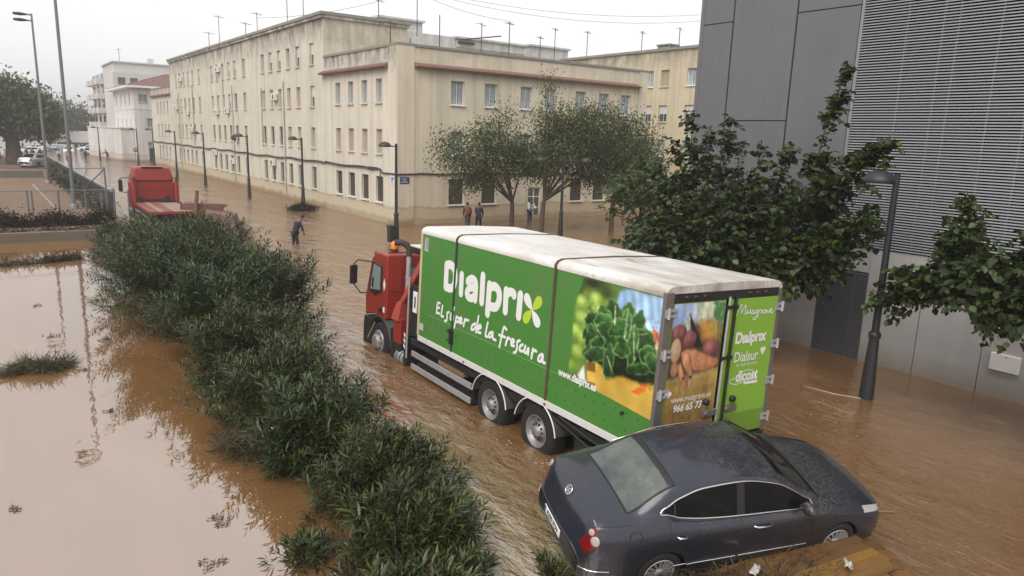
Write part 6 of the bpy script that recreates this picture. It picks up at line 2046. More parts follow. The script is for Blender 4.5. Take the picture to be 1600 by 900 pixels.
cl = lambda n, c: plain_once(n, c, .8, nscale=4, var=.3)
person((12.06, 34.56), R(-80), 'man in dark jacket with bowed head wading across the flooded street', cl('navy_cloth', (.012, .013, .022)), cl('black_cloth', (.012, .011, .013)), lean=.11, head=.12, stride=.07, arms=((.02, .0), (.07, .05)), sunk=.36)
person((23.82, 37.2), R(-25), 'person with an orange backpack walking beside the corner building', cl('orange_cloth', (.13, .045, .03)), cl('grey_cloth', (.06, .07, .09)), bag=cl('backpack_orange', (.22, .06, .03)), sunk=.28, arms=((.05, .1), (.1, .05)))
person((24.5, 37.0), R(-40), 'person in dark and white top walking right of the orange backpack', cl('dark_cloth', (.03, .032, .05)), cl('black_cloth', (.012, .011, .013)), sunk=.3, stride=.22, arms=((.25, .1), (.1, .0)))
person((29.4, 38.2), R(170), 'person in white shirt standing in the doorway of the corner building', cl('white_cloth', (.60, .58, .55)), cl('blue_cloth', (.03, .04, .09)), sunk=.2, stride=.03, arms=((.12, .2), (.12, .2)))
for i, (x, y, t_, b_, lb, rz) in enumerate(((5.4, 130.6, 'black_cloth', 'dark_cloth', 'left person of the dark group under the big tree', 40), (6.1, 130.7, 'navy_cloth', 'black_cloth', 'second person from the left in the group under the big tree', 10), (7.1, 133, 'black_cloth', 'black_cloth', 'person in black right of the group under the big tree', 200), (7.7, 132.4, 'dark_cloth', 'black_cloth', 'rightmost person of the group under the big tree', 0),
        (9.3, 129.2, 'white_cloth', 'black_cloth', 'person in white top between the two floodlight masts', 180), (9.7, 120.0, 'red_cloth', 'grey_cloth', 'person in red crouching low over the sheet fence', 60), (12.6, 127.7, 'dark_cloth', 'dark_cloth', 'person in dark clothes wading mid street far away', 190), (15.9, 130.5, 'black_cloth', 'grey_cloth', 'person with arms stretched by the white outbuilding', 80), (10.6, 127.3, 'navy_cloth', 'black_cloth', 'person in dark blue just right of the tall mast', 0), (2.6, 104.5, 'red_cloth', 'grey_cloth', 'person in faded red beside the big tree trunk', 20), (6.0, 128.0, 'grey_cloth', 'dark_cloth', 'small person in grey in front of the dark group', 100))):
    cl('red_cloth', (.30, .05, .045))
    person((x, y), R(rz), lb, _once[t_], _once[b_], sunk=.15 + .2 * (i == 5), h=1.7 if i != 5 else 1.2, fine=False, arms=((.3, .2), (.3, .1)) if i == 7 else ((.08, .05), (.05, .1)), group='people far down the street')

# ---- vehicles far down the street
M_silver = plain('silver_paint', (.36, .37, .38), .3, .5)
M_whitec = plain('white_car_paint', (.62, .62, .61), .3)
far = build_saloon('parked_car', 'silver car facing us far down the street beside the outbuilding', M_silver, detail=False)
far.location = (15.4, 149, -.28); far.rotation_euler = (0, 0, R(175)); far.scale = (1, 1, 1.08)
def carcopy(loc, rz, label, mat, sc=(1, 1, 1)):
    c = copy_tree(far); c.location = loc; c.rotation_euler = (0, 0, R(rz)); c.scale = sc; c['label'] = label
    if mat is not M_silver:
        for ch in c.children_recursive:
            if ch.data and ch.data.materials and ch.data.materials[0] == M_silver:
                ch.data = ch.data.copy(); ch.data.materials[0] = mat
    return c
carcopy((13.0, 158, -.3), 175, 'white car behind and left of the silver car down the street', M_whitec)
carcopy((5.0, 99.5, .32), -35, 'silver estate car parked beyond the court under the big tree', M_silver, (1.02, 1.0, 1.12))
carcopy((6.5, 150, -.2), 95, 'white car parked left behind the group of people', M_whitec)
carcopy((8.4, 166, -.2), 60, 'silver car piled behind the group of people', M_silver)
carcopy((17.8, 171, -.2), 80, 'pale car at the far end before the box truck', M_whitec)
vt = empty('delivery_van', (11.5, 176, -.2), 'pale blue and white van coming up the far street', 'van')
m = MB(); m.prism([(-2.4, .4), (2.4, .4), (2.4, 2.2), (-1.5, 2.2), (-2.2, 1.35), (-2.4, 1.2)], 0, -.95, .95); m.build('body', plain('van_blue', (.30, .40, .48), .4), vt, bevel=.08)
m = MB(); m.prism([(-1.56, 2.12), (-2.17, 1.42), (-2.19, 1.44), (-1.58, 2.14)], 0, -.8, .8); m.build('windscreen', M_glass, vt)
m = MB(); m.box((-.7, -2.43, .6), (.7, -2.405, .95)); m.build('grille', M_whitec, vt)
for s_ in (-1, 1):
    for y in (-1.6, 1.5): tyre_wheel(vt, (s_ * .85, y, .35), .36, .22, s_, .22, 'hub', 16)
bt = empty('box_truck', (17.5, 204, 0), 'white box truck crossing far end of the street', 'truck', rz=R(75))
m = MB(); m.box((-1.25, -4, .9), (1.25, 3, 3.6)); m.build('box', M_whitec, bt)
m = MB(); m.box((-1.15, 3.1, .5), (1.15, 5, 2.9)); m.build('cab', M_whitec, bt, bevel=.15)
m = MB(); m.box((-1.1, -4, .4), (1.1, 5, .88)); m.build('chassis', M_black, bt)
for s_ in (-1, 1):
    for y in (4, -2.4): tyre_wheel(bt, (s_ * 1.05, y, .45), .48, .25, s_, .25, 'hub', 16)

# ---- debris by the saloon
M_ply = [plain('floor_board_%s' % 'abc'[i], c, .45, nscale=1.2, var=.5, grain=.2) for i, c in enumerate(((.185, .098, .022), (.145, .076, .021), (.115, .060, .022)))]
wp = empty('plank_pallet', (8.15, 4.2, .2), 'yellow brown plank panel floating against the front wheel of the saloon', 'panel')
wp.rotation_euler = (R(6), R(-3), R(-12.5))
for k in range(8):
    m = MB(); e0, e1 = -1.05 - .10 * ((k * 5) % 4), .92 + .02 * ((k * 3) % 5) - (.25 if k < 2 else 0)
    m.hexa([(e0, -.62 + k * .142, 0), (e1, -.62 + k * .142, 0), (e1, -.62 + k * .142 + .135, 0), (e0, -.62 + k * .142 + .135, 0), (e0, -.62 + k * .142, .035), (e1, -.62 + k * .142, .035), (e1, -.62 + k * .142 + .135, .04), (e0, -.62 + k * .142 + .135, .04)])
    m.build('plank', M_ply[(k * 2 + k // 3) % 3], wp)
for x in (-.7, .1, .8):
    m = MB(); m.box((x, -.6, -.06), (x + .1, .5, -.003)); m.build('batten', M_ply[2], wp)
m = MB(); m.box((.1, -.35, .042), (.95, -.30, .05)); m.build('edge_strip', M_ply[2], wp)
wp2 = empty('plank_pallet', (9.12, 4.10, .09), 'darker broken board end showing beyond the plank panel', 'panel')
wp2.rotation_euler = (R(8), R(4), R(-30))
for k in range(4):
    m = MB(); m.box((-.5, -.42 + k * .2, 0), (.42 - .05 * (k % 2), -.42 + k * .2 + .19, .04)); m.build('plank', M_ply[1 + k % 2], wp2)
M_scrap = plain('dirty_white_plastic', (.42, .40, .37), .5, nscale=14, var=.5)
def scrap(loc, size, rz, label, mat, name, cat):
    m = MB(); n = 5
    rr = random.Random(name + str(loc)); vs = []
    for i in range(n):
        for j in range(n):
            vs.append(((i / (n - 1) - .5) * size[0] + rr.uniform(-.1, .1) * size[0], (j / (n - 1) - .5) * size[1] + rr.uniform(-.1, .1) * size[1], rr.uniform(0, size[2])))
    m.add(vs, [(i * n + j, i * n + j + 1, (i + 1) * n + j + 1, (i + 1) * n + j) for i in range(n - 1) for j in range(n - 1)], 0, True)
    o = m.build(name, mat, None, None, loc); o.rotation_euler = (R(12), R(-8), rz); o.modifiers.new('t', 'SOLIDIFY').thickness = .008
    return tagp(o, label, cat)
scrap((7.32, 4.62, .28), (.20, .09, .04), .3, 'crumpled white paper on the debris left of the plank panel', M_scrap, 'paper_scrap', 'litter')
scrap((8.42, 4.02, .30), (.15, .10, .05), .6, 'white plastic scrap lying on the plank panel', M_scrap, 'plastic_scrap', 'litter')
scrap((6.45, 4.92, .22), (.16, .09, .06), -.5, 'white and dark wrapper in debris by the rear wheel', M_scrap, 'wrapper', 'litter')
scrap((3.55, 11.25, .55), (.38, .22, .18), .9, 'torn white plastic bag caught low in the oleander hedge', M_letter, 'plastic_bag', 'litter')
scrap((3.75, 10.95, .35), (.2, .16, .1), .1, 'small white plastic piece below the torn bag', M_letter, 'plastic_scrap', 'litter')
tagp(MB().path([(7.45, 4.86, .05), (7.50, 4.92, .28), (7.55, 5.0, .52)], [.02, .018, .012], 6).build('stick', plain('reddish_stick', (.16, .06, .03), .7)), 'reddish stick poking up before the saloon doors', 'stick')
tagp(MB().path([(10.3, 4.85, .03), (10.55, 4.78, .05), (10.85, 4.6, .03)], [.03, .025, .012], 6).build('stick', M_woodplank), 'short floating stick beyond the saloon bonnet', 'stick')
# ================================================================== PLANTS AND FLOATING GROWTH
def foliage_mat(name, col, spec=.35, rough=.42, back=.3):
    t = NT(name)
    a = t.attr('tone')
    c = t.mix(1.0, a, col, 'MULTIPLY')
    t.set(col=c, rough=rough, spec=spec)
    tr = t.n('ShaderNodeBsdfTranslucent')
    t.put(tr.inputs['Color'], t.mix(1.0, c, (1.0, 1.15, .5), 'MULTIPLY'))
    mx = t.n('ShaderNodeMixShader')
    mx.inputs[0].default_value = back
    t.lk(t.b.outputs[0], mx.inputs[1]); t.lk(tr.outputs[0], mx.inputs[2])
    t.lk(mx.outputs[0], t.o.inputs['Surface'])
    return t.m
M_ole = foliage_mat('oleander_leaf', (.031, .045, .013), rough=.34, back=.12)
M_mul = foliage_mat('mulberry_leaf', (.029, .047, .011), rough=.42, back=.22)
M_grn = foliage_mat('bright_leaf', (.062, .095, .024), rough=.45)
M_olive = foliage_mat('grey_green_leaf', (.072, .090, .033), rough=.5)
M_straw = foliage_mat('straw', (.16, .115, .06), rough=.7, back=.1)
M_bark = plain('bark', (.085, .062, .046), .9, nscale=6, var=.4, grain=.3)
M_stem = plain('oleander_stem', (.12, .10, .06), .8, nscale=5, var=.3)

def tones(n, lo=.6, hi=1.4, warm=.15):
    v = rng.uniform(lo, hi, (n, 1))
    w = rng.uniform(-warm, warm, (n, 1))
    return np.concatenate([v * (1 + w), v, v * (1 - w * .8)], 1)

def cat_leaves(parts, name, mat, parent, loc):
    V, F, C, o = [], [], [], 0
    for v, f, c in parts:
        V.append(v); F.append(f + o); C.append(c); o += len(v)
    return np_mesh(name, np.concatenate(V), np.concatenate(F), mat, parent, loc, colors=np.concatenate(C))

def unit(a): return a / (np.linalg.norm(a, axis=1, keepdims=True) + 1e-9)

def oleander(c, r, n, label, leaf=.125, group='oleander bushes of the hedge'):
    root = empty('oleander_bush', (c[0], c[1], 0), label, 'bush', group=group)
    c0 = np.array([0, 0, c[2]]); r = np.array(r)
    d = unit(rng.normal(0, 1, (n, 3))); d[:, 2] = np.where(d[:, 2] < -.35, -d[:, 2], d[:, 2])
    far_ = np.where(rng.random(n) < .10, rng.uniform(1.05, 1.25, n), 1.0)
    lump = far_ * (1 + .22 * np.sin(d[:, 0] * 4 + c[0] * 3) * np.sin(d[:, 1] * 3.7 + c[1] * 2) + .16 * np.sin(d[:, 2] * 8 + d[:, 0] * 6 + c[1]) + .10 * np.sin(d[:, 1] * 13 + d[:, 0] * 11))
    rad = np.where(rng.random(n) < .72, rng.uniform(.78, 1.08, n), rng.uniform(.35, .8, n)) * lump
    tip = c0 + d * r * rad[:, None]
    ax = unit(d * np.array([1, 1, .6]) + np.array([0, 0, .75]) + rng.normal(0, .22, (n, 3)))
    ln = rng.uniform(.34, .68, n) * (.75 + .25 * r[0] / 2)
    base = tip - ax * ln[:, None]
    keep = (tip[:, 2] > .02)
    tip, ax, ln, base, d, rad = tip[keep], ax[keep], ln[keep], base[keep], d[keep], rad[keep]
    k = 17
    n = len(tip)
    t = np.tile(np.linspace(.12, 1.0, k), n)
    A = np.repeat(ax, k, 0); B = np.repeat(base, k, 0); L_ = np.repeat(ln, k)
    P = B + A * (t * L_)[:, None]
    ph = np.tile(np.arange(k) * 2.4, n) + np.repeat(rng.uniform(0, 6.28, n), k)
    U = unit(np.cross(A, np.array([.3, .2, 1.0]) + 0 * A)); Vv = np.cross(A, U)
    out = U * np.cos(ph)[:, None] + Vv * np.sin(ph)[:, None]
    open_ = np.clip(1.15 - .75 * t, .3, 1.2)
    Dr = unit(A * (.40 + .45 * t)[:, None] + out * open_[:, None])
    L = leaf * rng.uniform(.75, 1.25, len(P)) * (1 - .25 * (t > .93))
    T = tones(len(P), .5, 1.5, .10)
    shoot = np.repeat(rng.uniform(.6, 1.4, n), k)[:, None]
    young = np.clip((t - .72) / .28, 0, 1)[:, None] * np.repeat(rng.random(n) < .55, k)[:, None]
    hue = rng.uniform(.85, 1.15); L = L * rng.uniform(.85, 1.15) * np.repeat(rng.uniform(.75, 1.25, n), k)
    T = T * shoot * np.array([hue, 1, 1.05 - .3 * (hue - .85)]) * (1 + young * np.array([.75, .65, .15]))
    dead = (rng.random(len(P)) < .025)[:, None]
    T = np.where(dead, np.array([2.6, 1.1, .8]), T)
    ok = P[:, 2] > .0
    cat_leaves([leaf_cards(P[ok], Dr[ok], L[ok], L[ok] * .20, T[ok], .18, .25)], 'foliage', M_ole, root, (0, 0, 0))
    m = MB()
    for i in range(34):
        a = rng.uniform(0, 2 * PI); q = rng.uniform(.1, .35)
        b = np.array([math.cos(a) * r[0] * q, math.sin(a) * r[1] * q, -.25])
        e = tip[rng.integers(len(tip))] * .92
        mid = b * .45 + e * .55 + np.array([0, 0, .12 * r[2]])
        m.path([b, mid, e], [.022, .015, .006], 5)
    m.build('stem', M_stem, root)['kind'] = 'stuff'
    return root

HB = [((5.0, 35.3, .35), (.9, 1.3, .75), 420, 'small farthest oleander bush of the hedge beside the red truck'),
      ((6.35, 32, .45), (1.5, 1.8, 1.0), 900, 'oleander bush in front of the red flatbed truck'),
      ((5.1, 28, .75), (1.9, 2.3, 1.3), 1500, 'broad dark oleander bush at the far top of the hedge'),
      ((4.75, 24, 1.1), (2.0, 2.3, 1.55), 1900, 'tallest oleander bush in the thick upper part of the hedge'),
      ((4.5, 20.8, 1.1), (2.0, 2.0, 1.5), 1900, 'wide oleander bush overhanging the still water on the left'),
      ((4.85, 17.8, 1.0), (1.75, 1.7, 1.3), 1500, 'oleander bush opposite the lorry cab'),
      ((4.4, 15.2, .8), (1.35, 1.4, 1.1), 1000, 'oleander bush at the middle of the hedge opposite the front lorry wheel'),
      ((4.15, 13.0, .6), (1.1, 1.2, .95), 760, 'low oleander bush with pale shoots half way down the hedge'),
      ((4.1, 11.0, .5), (.95, 1.1, .85), 620, 'oleander bush just above the torn plastic bag'),
      ((4.45, 9.1, .35), (1.0, 1.0, .8), 680, 'near oleander bush opposite the lorry rear wheels'),
      ((4.1, 7.6, .25), (.92, .8, .7), 560, 'oleander bush low in the picture left of the saloon tail'),
      ((3.5, 6.5, .1), (.95, .7, .55), 380, 'nearest oleander bush cut by the bottom picture edge'),
      ((5.35, 6.2, .02), (.22, .2, .34), 26, 'lone oleander shoot by the saloon tail'),
      ((2.95, 8.35, .02), (.42, .4, .30), 60, 'small dark oleander tuft left of the nearest bush'),
      ((4.4, 37.2, .25), (.7, .8, .8), 240, 'loose rose like bush at the corner of the court fence')]
for c, r, n, lb in HB:
    oleander(c, r, n, lb, leaf=.19 if c[1] > 16 else .165)

def tree(name, label, base, fork, tw, lumps, leaf, width, mat, tr=.16, seed=1, group=None, per=14, spread=.28, droop=.35, tone=(.6, 1.4), shoots=(), spray=False):
    root = empty(name, base, label, 'tree', group=group)
    rr = np.random.default_rng(seed)
    m = MB()
    fx = Vector(fork)
    m.path([(0, 0, -.4), (fx.x * .3, fx.y * .3, fx.z * .5), fx], [tr * 1.15, tr * .95, tr * .8], 10)
    m.build('trunk', M_bark, root)
    m = MB()
    parts = []
    ends = []
    for (cx, cy_, cz, rx, ry, rz, n) in lumps:
        c = Vector((cx, cy_, cz))
        mid = fx.lerp(c, .5) + Vector((rr.uniform(-.2, .2), rr.uniform(-.2, .2), .12 * (c - fx).length * (1 if cz > fork[2] else -.3)))
        m.path([fx, mid, c], [tr * .5, tr * .3, tr * .14], 7)
        for q in range(max(3, int(n / (tw or 26)))):
            d = unit(rr.normal(0, 1, (1, 3)))[0]
            e = np.array(c) + d * np.array([rx, ry, rz]) * rr.uniform(.6, .95)
            m.path([c, c.lerp(Vector(e), .5) + Vector((0, 0, .08)), e], [tr * .13, tr * .08, .008], 5)
        d = unit(rr.normal(0, 1, (n, 3)))
        rad = rr.random(n) ** .5 * 1.06
        ends.append(np.array(c) + d * np.array([rx, ry, rz]) * rad[:, None])
    for (pts, n) in shoots:
        m.path(pts, [.02, .014, .006][:len(pts)] if len(pts) == 3 else .012, 5)
        a, b = np.array(pts[0]), np.array(pts[-1])
        t = rr.random((n, 1)); ends.append(a + (b - a) * t + rr.normal(0, .10, (n, 3)) * (1.15 - t))
    m.build('limbs', M_bark, root)
    Cc = np.concatenate(ends)
    n = len(Cc)
    B = np.repeat(Cc, per, 0)
    P = B + rr.normal(0, spread, (n * per, 3)) * np.array([1, 1, .8])
    Dr = unit(rr.normal(0, 1, (n * per, 3)) + np.array([0, 0, -droop]))
    L = leaf * rr.uniform(.65, 1.25, n * per)
    T = tones(n * per, tone[0], tone[1], .12) * np.repeat(rr.uniform(.6, 1.4, n), per)[:, None]
    T = np.where((rr.random(n * per) < .10)[:, None], T * np.array([1.9, 1.7, 1.1]), T)
    if spray:      # leaves sit alternately on short arching twigs
        ax = unit(rr.normal(0, .8, (n, 3)) + (Cc - Cc.mean(0)) * .35 + np.array([0, 0, .45]))
        ln = rr.uniform(.35, .75, n)
        t = np.tile(np.linspace(0, 1, per), n)
        A = np.repeat(ax, per, 0); Ln = np.repeat(ln, per)[:, None]
        side = unit(np.cross(A, np.array([0, 0, 1.0]) + rr.normal(0, .2, A.shape))) * np.where(np.tile(np.arange(per) % 2, n), 1, -1)[:, None]
        P = B + A * (t[:, None] - .4) * Ln - np.array([0, 0, .30]) * (t[:, None] ** 2) * Ln
        Dr = unit(A * .55 + side * .9 + np.array([0, 0, -droop]) + rr.normal(0, .3, A.shape))
        P = P + side * .03
        m = MB()
        for q in range(n):
            a0, l0 = ax[q], ln[q]
            m.path([Cc[q] - a0 * .4 * l0, Cc[q] + a0 * .1 * l0 - np.array([0, 0, .08]) * l0, Cc[q] + a0 * .6 * l0 - np.array([0, 0, .3]) * l0], [.007, .005, .003], 3, cap=False)
        m.build('twig', M_bark, root)['kind'] = 'stuff'
        cat_leaves([broad_leaves(P, Dr, L, L * width, T)], 'crown', mat, root, (0, 0, 0))
        return root
    cat_leaves([leaf_cards(P, Dr, L, L * width, T, .2, .6)], 'crown', mat, root, (0, 0, 0))
    return root

tree('street_tree', 'spreading street tree with forked trunk left of the corner building door', (25.0, 34.2, 0), (0, 0, 1.75), 14,
     [(-1.8, .2, 3.4, 2.0, 1.5, .7, 110), (-3.6, -.2, 4.2, 1.7, 1.3, .9, 70), (-.4, .2, 4.6, 2.2, 1.5, 1.1, 150), (1.3, 0, 4.0, 1.7, 1.4, .8, 120), (-2.4, 0, 5.4, 1.6, 1.2, .8, 60), (-4.6, -.2, 5.0, .9, .8, .5, 22), (-1.2, 0, 6.3, 1.2, 1.0, .8, 26), (-2.8, 0, 2.9, 1.3, 1.0, .35, 34)],
     .16, .55, M_olive, .15, 3, per=22, spread=.38)
tree('street_tree', 'wide leaning street tree right of the forked one, with pale trunk', (26.15, 32.8, 0), (.1, 0, 1.9), 14,
     [(.3, .2, 4.4, 2.2, 1.6, 1.2, 190), (2.6, .3, 5.2, 2.5, 1.6, 1.5, 280), (5.0, .4, 5.3, 2.4, 1.6, 1.4, 260), (7.2, .2, 4.8, 2.0, 1.4, 1.4, 190), (1.6, .2, 6.4, 1.9, 1.3, 1.0, 100), (4.2, .2, 6.9, 2.2, 1.3, .8, 100), (6.8, .2, 6.4, 1.5, 1.1, .8, 60), (.4, .2, 6.6, 1.1, 1.1, 1.0, 36), (3.6, 0, 3.4, 2.0, 1.2, .7, 100), (6.2, 0, 3.3, 1.6, 1.2, .6, 70), (.3, .2, 8.3, .35, .35, .9, 12), (8.6, .2, 5.6, .9, .9, .9, 30)],
     .16, .55, M_olive, .15, 4, per=20, spread=.38)
tree('street_tree', 'dark trunked street tree behind the bright green one, near the building end', (31.33, 32.3, 0), (0, 0, 2.2), None,
     [(-.2, 0, 4.4, 1.8, 1.5, 1.3, 170), (1.4, 0, 4.4, 1.6, 1.4, 1.3, 120), (-.4, 0, 3.2, 1.4, 1.2, .7, 60)], .16, .55, M_olive, .16, 5, per=20, spread=.36)
tree('street_tree', 'bright green young tree left of the big dark tree', (25.5, 24.36, 0), (0, 0, 1.6), None,
     [(-.2, 0, 3.4, 1.5, 1.3, 1.0, 170), (-1.2, .1, 2.9, 1.1, 1.0, .9, 90), (.9, 0, 3.2, 1.2, 1.1, 1.1, 110), (.2, 0, 4.4, 1.1, 1.0, .6, 70), (.4, -.2, 1.7, 1.0, .9, .6, 50)], .14, .7, M_grn, .09, 6, spray=True, per=16, spread=.22)
tree('street_tree', 'large dark mulberry tree between the lorry and the grey panelled wall', (15.9, 11.4, 0), (0, 0, 1.9), 8,
     [(0, .2, 2.9, 1.5, 1.7, .8, 300), (-.2, 1.9, 3.0, 1.2, 1.4, .8, 220), (.2, -1.4, 2.8, 1.2, 1.0, .7, 190), (0, 3.2, 2.5, 1.0, 1.0, .7, 110), (.1, 1.0, 3.9, 1.2, 1.4, .7, 100), (.1, -.8, 3.9, 1.1, 1.2, .8, 130), (.1, -1.9, 4.4, .7, .6, .8, 70), (.1, 2.2, 4.2, .6, .7, .7, 44), (0, -2.3, 3.3, .7, .7, .6, 80), (0, .5, 2.0, 1.3, 1.7, .6, 150), (-.1, -2.9, 5.2, .35, .45, .5, 22), (0, -3.0, 3.9, .5, .5, .35, 24)],
     .15, .85, M_mul, .14, 8, spray=True, per=13, spread=.18, droop=.55,
     shoots=(([(.1, 1.8, 4.2), (0, 2.0, 5.3), (0, 2.15, 6.3)], 26), ([(.1, 1.0, 4.5), (0, .9, 5.4), (0, .75, 6.2)], 26), ([(.1, 1.5, 4.5), (0, 1.5, 5.2), (0, 1.5, 6.0)], 16), ([(.1, -1.6, 4.6), (0, -1.9, 6.0), (0, -2.2, 7.2)], 34), ([(.1, -2.3, 4.4), (0, -2.9, 5.2), (0, -3.5, 5.9)], 26), ([(0, .1, 4.2), (0, -.2, 4.9), (0, -.4, 5.5)], 16), ([(.1, 2.8, 3.6), (0, 3.1, 4.4), (0, 3.3, 5.0)], 18), ([(.1, .4, 4.2), (.1, .5, 5.0), (0, .45, 5.5)], 12), ([(.1, -.6, 4.4), (.1, -.9, 5.0), (0, -1.0, 5.5)], 14), ([(.1, 2.2, 4.2), (.1, 2.5, 5.0), (0, 2.65, 5.6)], 16)))
tree('street_tree', 'mulberry branches reaching in from the right edge before the louvres', (15.9, 4.2, 0), (0, 0, 2.2), 8,
     [(-.2, 1.5, 3.1, .7, 1.0, .6, 130), (-.2, .4, 3.2, 1.1, 1.2, .6, 190), (-.3, 2.5, 2.85, .5, .6, .35, 60), (-.5, .8, 2.55, .8, .8, .3, 60), (-.3, -1, 3.2, 1.3, 1.4, .9, 200), (-.4, 3.0, 2.5, .35, .5, .25, 26), (-.3, 1.9, 3.8, .4, .4, .4, 40), (-.2, .3, 3.9, .7, .6, .5, 60)],
     .15, .85, M_mul, .14, 9, spray=True, per=13, spread=.17, droop=.55, shoots=(([(-.2, 1.8, 3.6), (-.2, 1.9, 4.1), (-.2, 1.95, 4.55)], 24),))
tree('park_tree', 'big round grey green tree beyond the court at the left edge', (3.0, 105.2, 0), (0, 0, 3.4), None,
     [(0, 0, 7.0, 4.5, 4, 3.0, 340), (-4, 0, 7.4, 4, 4, 3.2, 260), (2.2, 0, 6.4, 2.6, 3.2, 2.6, 190), (3.4, 0, 5.0, 1.5, 2.4, 1.6, 70), (-2, 0, 9.2, 3.0, 3, 1.6, 110), (.8, 0, 8.8, 2.2, 3, 1.3, 70), (-7, 0, 6, 3, 3, 3, 160)], .55, .55, M_olive, .85, 12, per=13, spread=.75)
for i, (x, y, h, w, lb) in enumerate(((12.5, 205, 11.5, 6, 'hazy tree far off, tallest, behind the second mast'), (18.6, 206, 10.5, 5, 'hazy round tree far off right of the second mast'), (24, 214, 6.5, 5, 'low hazy tree far off touching the pale tower'), (5, 200, 9, 6, 'hazy tree far off partly behind the big round tree'), (-6, 190, 9, 8, 'hazy tree far off behind the big round tree, at the left edge'), (28, 235, 7, 6, 'lowest hazy tree at the far end of the street'))):
    tree('park_tree', lb, (x, y, 0), (0, 0, h * .3), None, [(0, 0, h * .62, w * .75, w * .6, h * .36, 120), (-w * .45, 0, h * .5, w * .5, w * .5, h * .3, 70), (w * .45, 0, h * .48, w * .5, w * .5, h * .28, 70)], .9, .6, M_olive, .4, 20 + i, per=10, spread=1.0, group='hazy trees at the far end')

def clumps(name, label, cat, pts, leaf, width, mat, n, spread, up=.4, kind=None, flat=1.0, tone=(.5, 1.4)):
    """low mass of leaves or straw round the given points"""
    o_ = np.array(pts[0]) * np.array([1, 1, 0])
    C = np.array(pts)[rng.integers(0, len(pts), n)] - o_
    P = C + rng.normal(0, 1, (n, 3)) * np.array(spread)
    P[:, 2] = np.abs(P[:, 2]) * flat
    Dr = unit(rng.normal(0, 1, (n, 3)) * np.array([1, 1, .5]) + np.array([0, 0, up]))
    L = leaf * rng.uniform(.5, 1.4, n)
    obj = cat_leaves([leaf_cards(P, Dr, L, L * width, tones(n, tone[0], tone[1], .15), .2, .6)], name, mat, None, tuple(o_))
    return tagp(obj, label, cat, kind=kind)
M_hedge = foliage_mat('brown_hedge_leaf', (.020, .0135, .009), rough=.9, back=.03, spec=.05)
hx = [(x, 42.6, .55 + .15 * math.sin(x * 3)) for x in np.arange(-14, 5.3, .12)]
clumps('box_hedge', 'low dark brown mud soaked hedge along the mesh fence', 'hedge', hx, .12, .55, M_hedge, 36000, (.08, .30, .24))
clumps('debris_line', 'line of dark flood debris on the kerb wall', 'debris', [(x, 40.4 + .2 * math.sin(x), .42) for x in np.arange(-14, 4.8, .2)], .22, .14, M_hedge, 5000, (.2, .22, .10), kind='stuff')
clumps('climber_bank', 'dark climbing plant growing inside the sheet metal fence', 'bush', [(5.35 - .2 * math.sin(y), y, .4 + .5 * (y - 50) / 30) for y in np.arange(50, 82, .4)], .26, .5, foliage_mat('dark_climber', (.040, .045, .022)), 7000, (.22, .4, .30))
clumps('shrub_mass', 'dark hedge mass behind the big round tree', 'hedge', [(x, 122, 1.4) for x in np.arange(-22, 1.5, .5)], .6, .6, M_olive, 5000, (.5, 1.2, 1.3), tone=(.4, .9))
M_tuft = foliage_mat('drowned_grass', (.080, .072, .042), rough=.6, spec=.1)
clumps('floating_grass', 'matted grass clump floating in still water on the left', 'grass', [(-.05 + t * 1.2, 18.62 + .18 * math.sin(t * 7) + .15 * t, .02 + .1 * math.sin(t * PI)) for t in np.linspace(0, 1, 22)], .30, .045, M_tuft, 2600, (.06, .12, .035), up=.1, flat=1, tone=(.4, 2.0))
clumps('floating_grass', 'long strip of dark weeds on the water at the left edge', 'grass', [(x, 33.4 + .2 * math.sin(x * 2), .03) for x in np.arange(-3, 1.5, .15)], .25, .12, M_tuft, 1800, (.12, .22, .05), up=.1, tone=(.3, 1.0))
clumps('floating_grass', 'short strip of dark weeds right of the long strip', 'grass', [(x, 33.9 + .15 * math.sin(x * 3), .05) for x in np.arange(1.6, 2.9, .1)], .25, .12, M_tuft, 1400, (.1, .16, .06), up=.1, tone=(.25, .9))
clumps('weed_heap', 'reddish dark weed heap at the far left foot of the hedge', 'debris', [(3.7, 34.4, .12), (4.0, 34.3, .2), (4.2, 34.2, .1)], .22, .15, foliage_mat('reddish_weed', (.07, .03, .026)), 1100, (.22, .2, .13), tone=(.4, 1.3))
clumps('weed_heap', 'mound of dark debris piled round the lamp post foot', 'debris', [(17.8 + .5 * math.cos(a) * q, 49.35 + .45 * math.sin(a) * q, .28 * (1.1 - q)) for a in np.arange(0, 6.2, .5) for q in (.3, .8, 1.4)], .26, .16, M_hedge, 2600, (.22, .22, .09), tone=(.6, 2.2))
clumps('dry_grass', 'dull drowned grass leaning at the left foot of the hedge', 'grass', [(3.35 + .3 * math.sin(y * 3), y, .12) for y in np.arange(10.9, 13.2, .12)], .32, .04, foliage_mat('dull_grass', (.075, .066, .034)), 2600, (.16, .14, .10), up=.35, kind='stuff', tone=(.4, 1.5))
M_twig = plain('wet_twig', (.085, .058, .036), .6, nscale=9, var=.4)
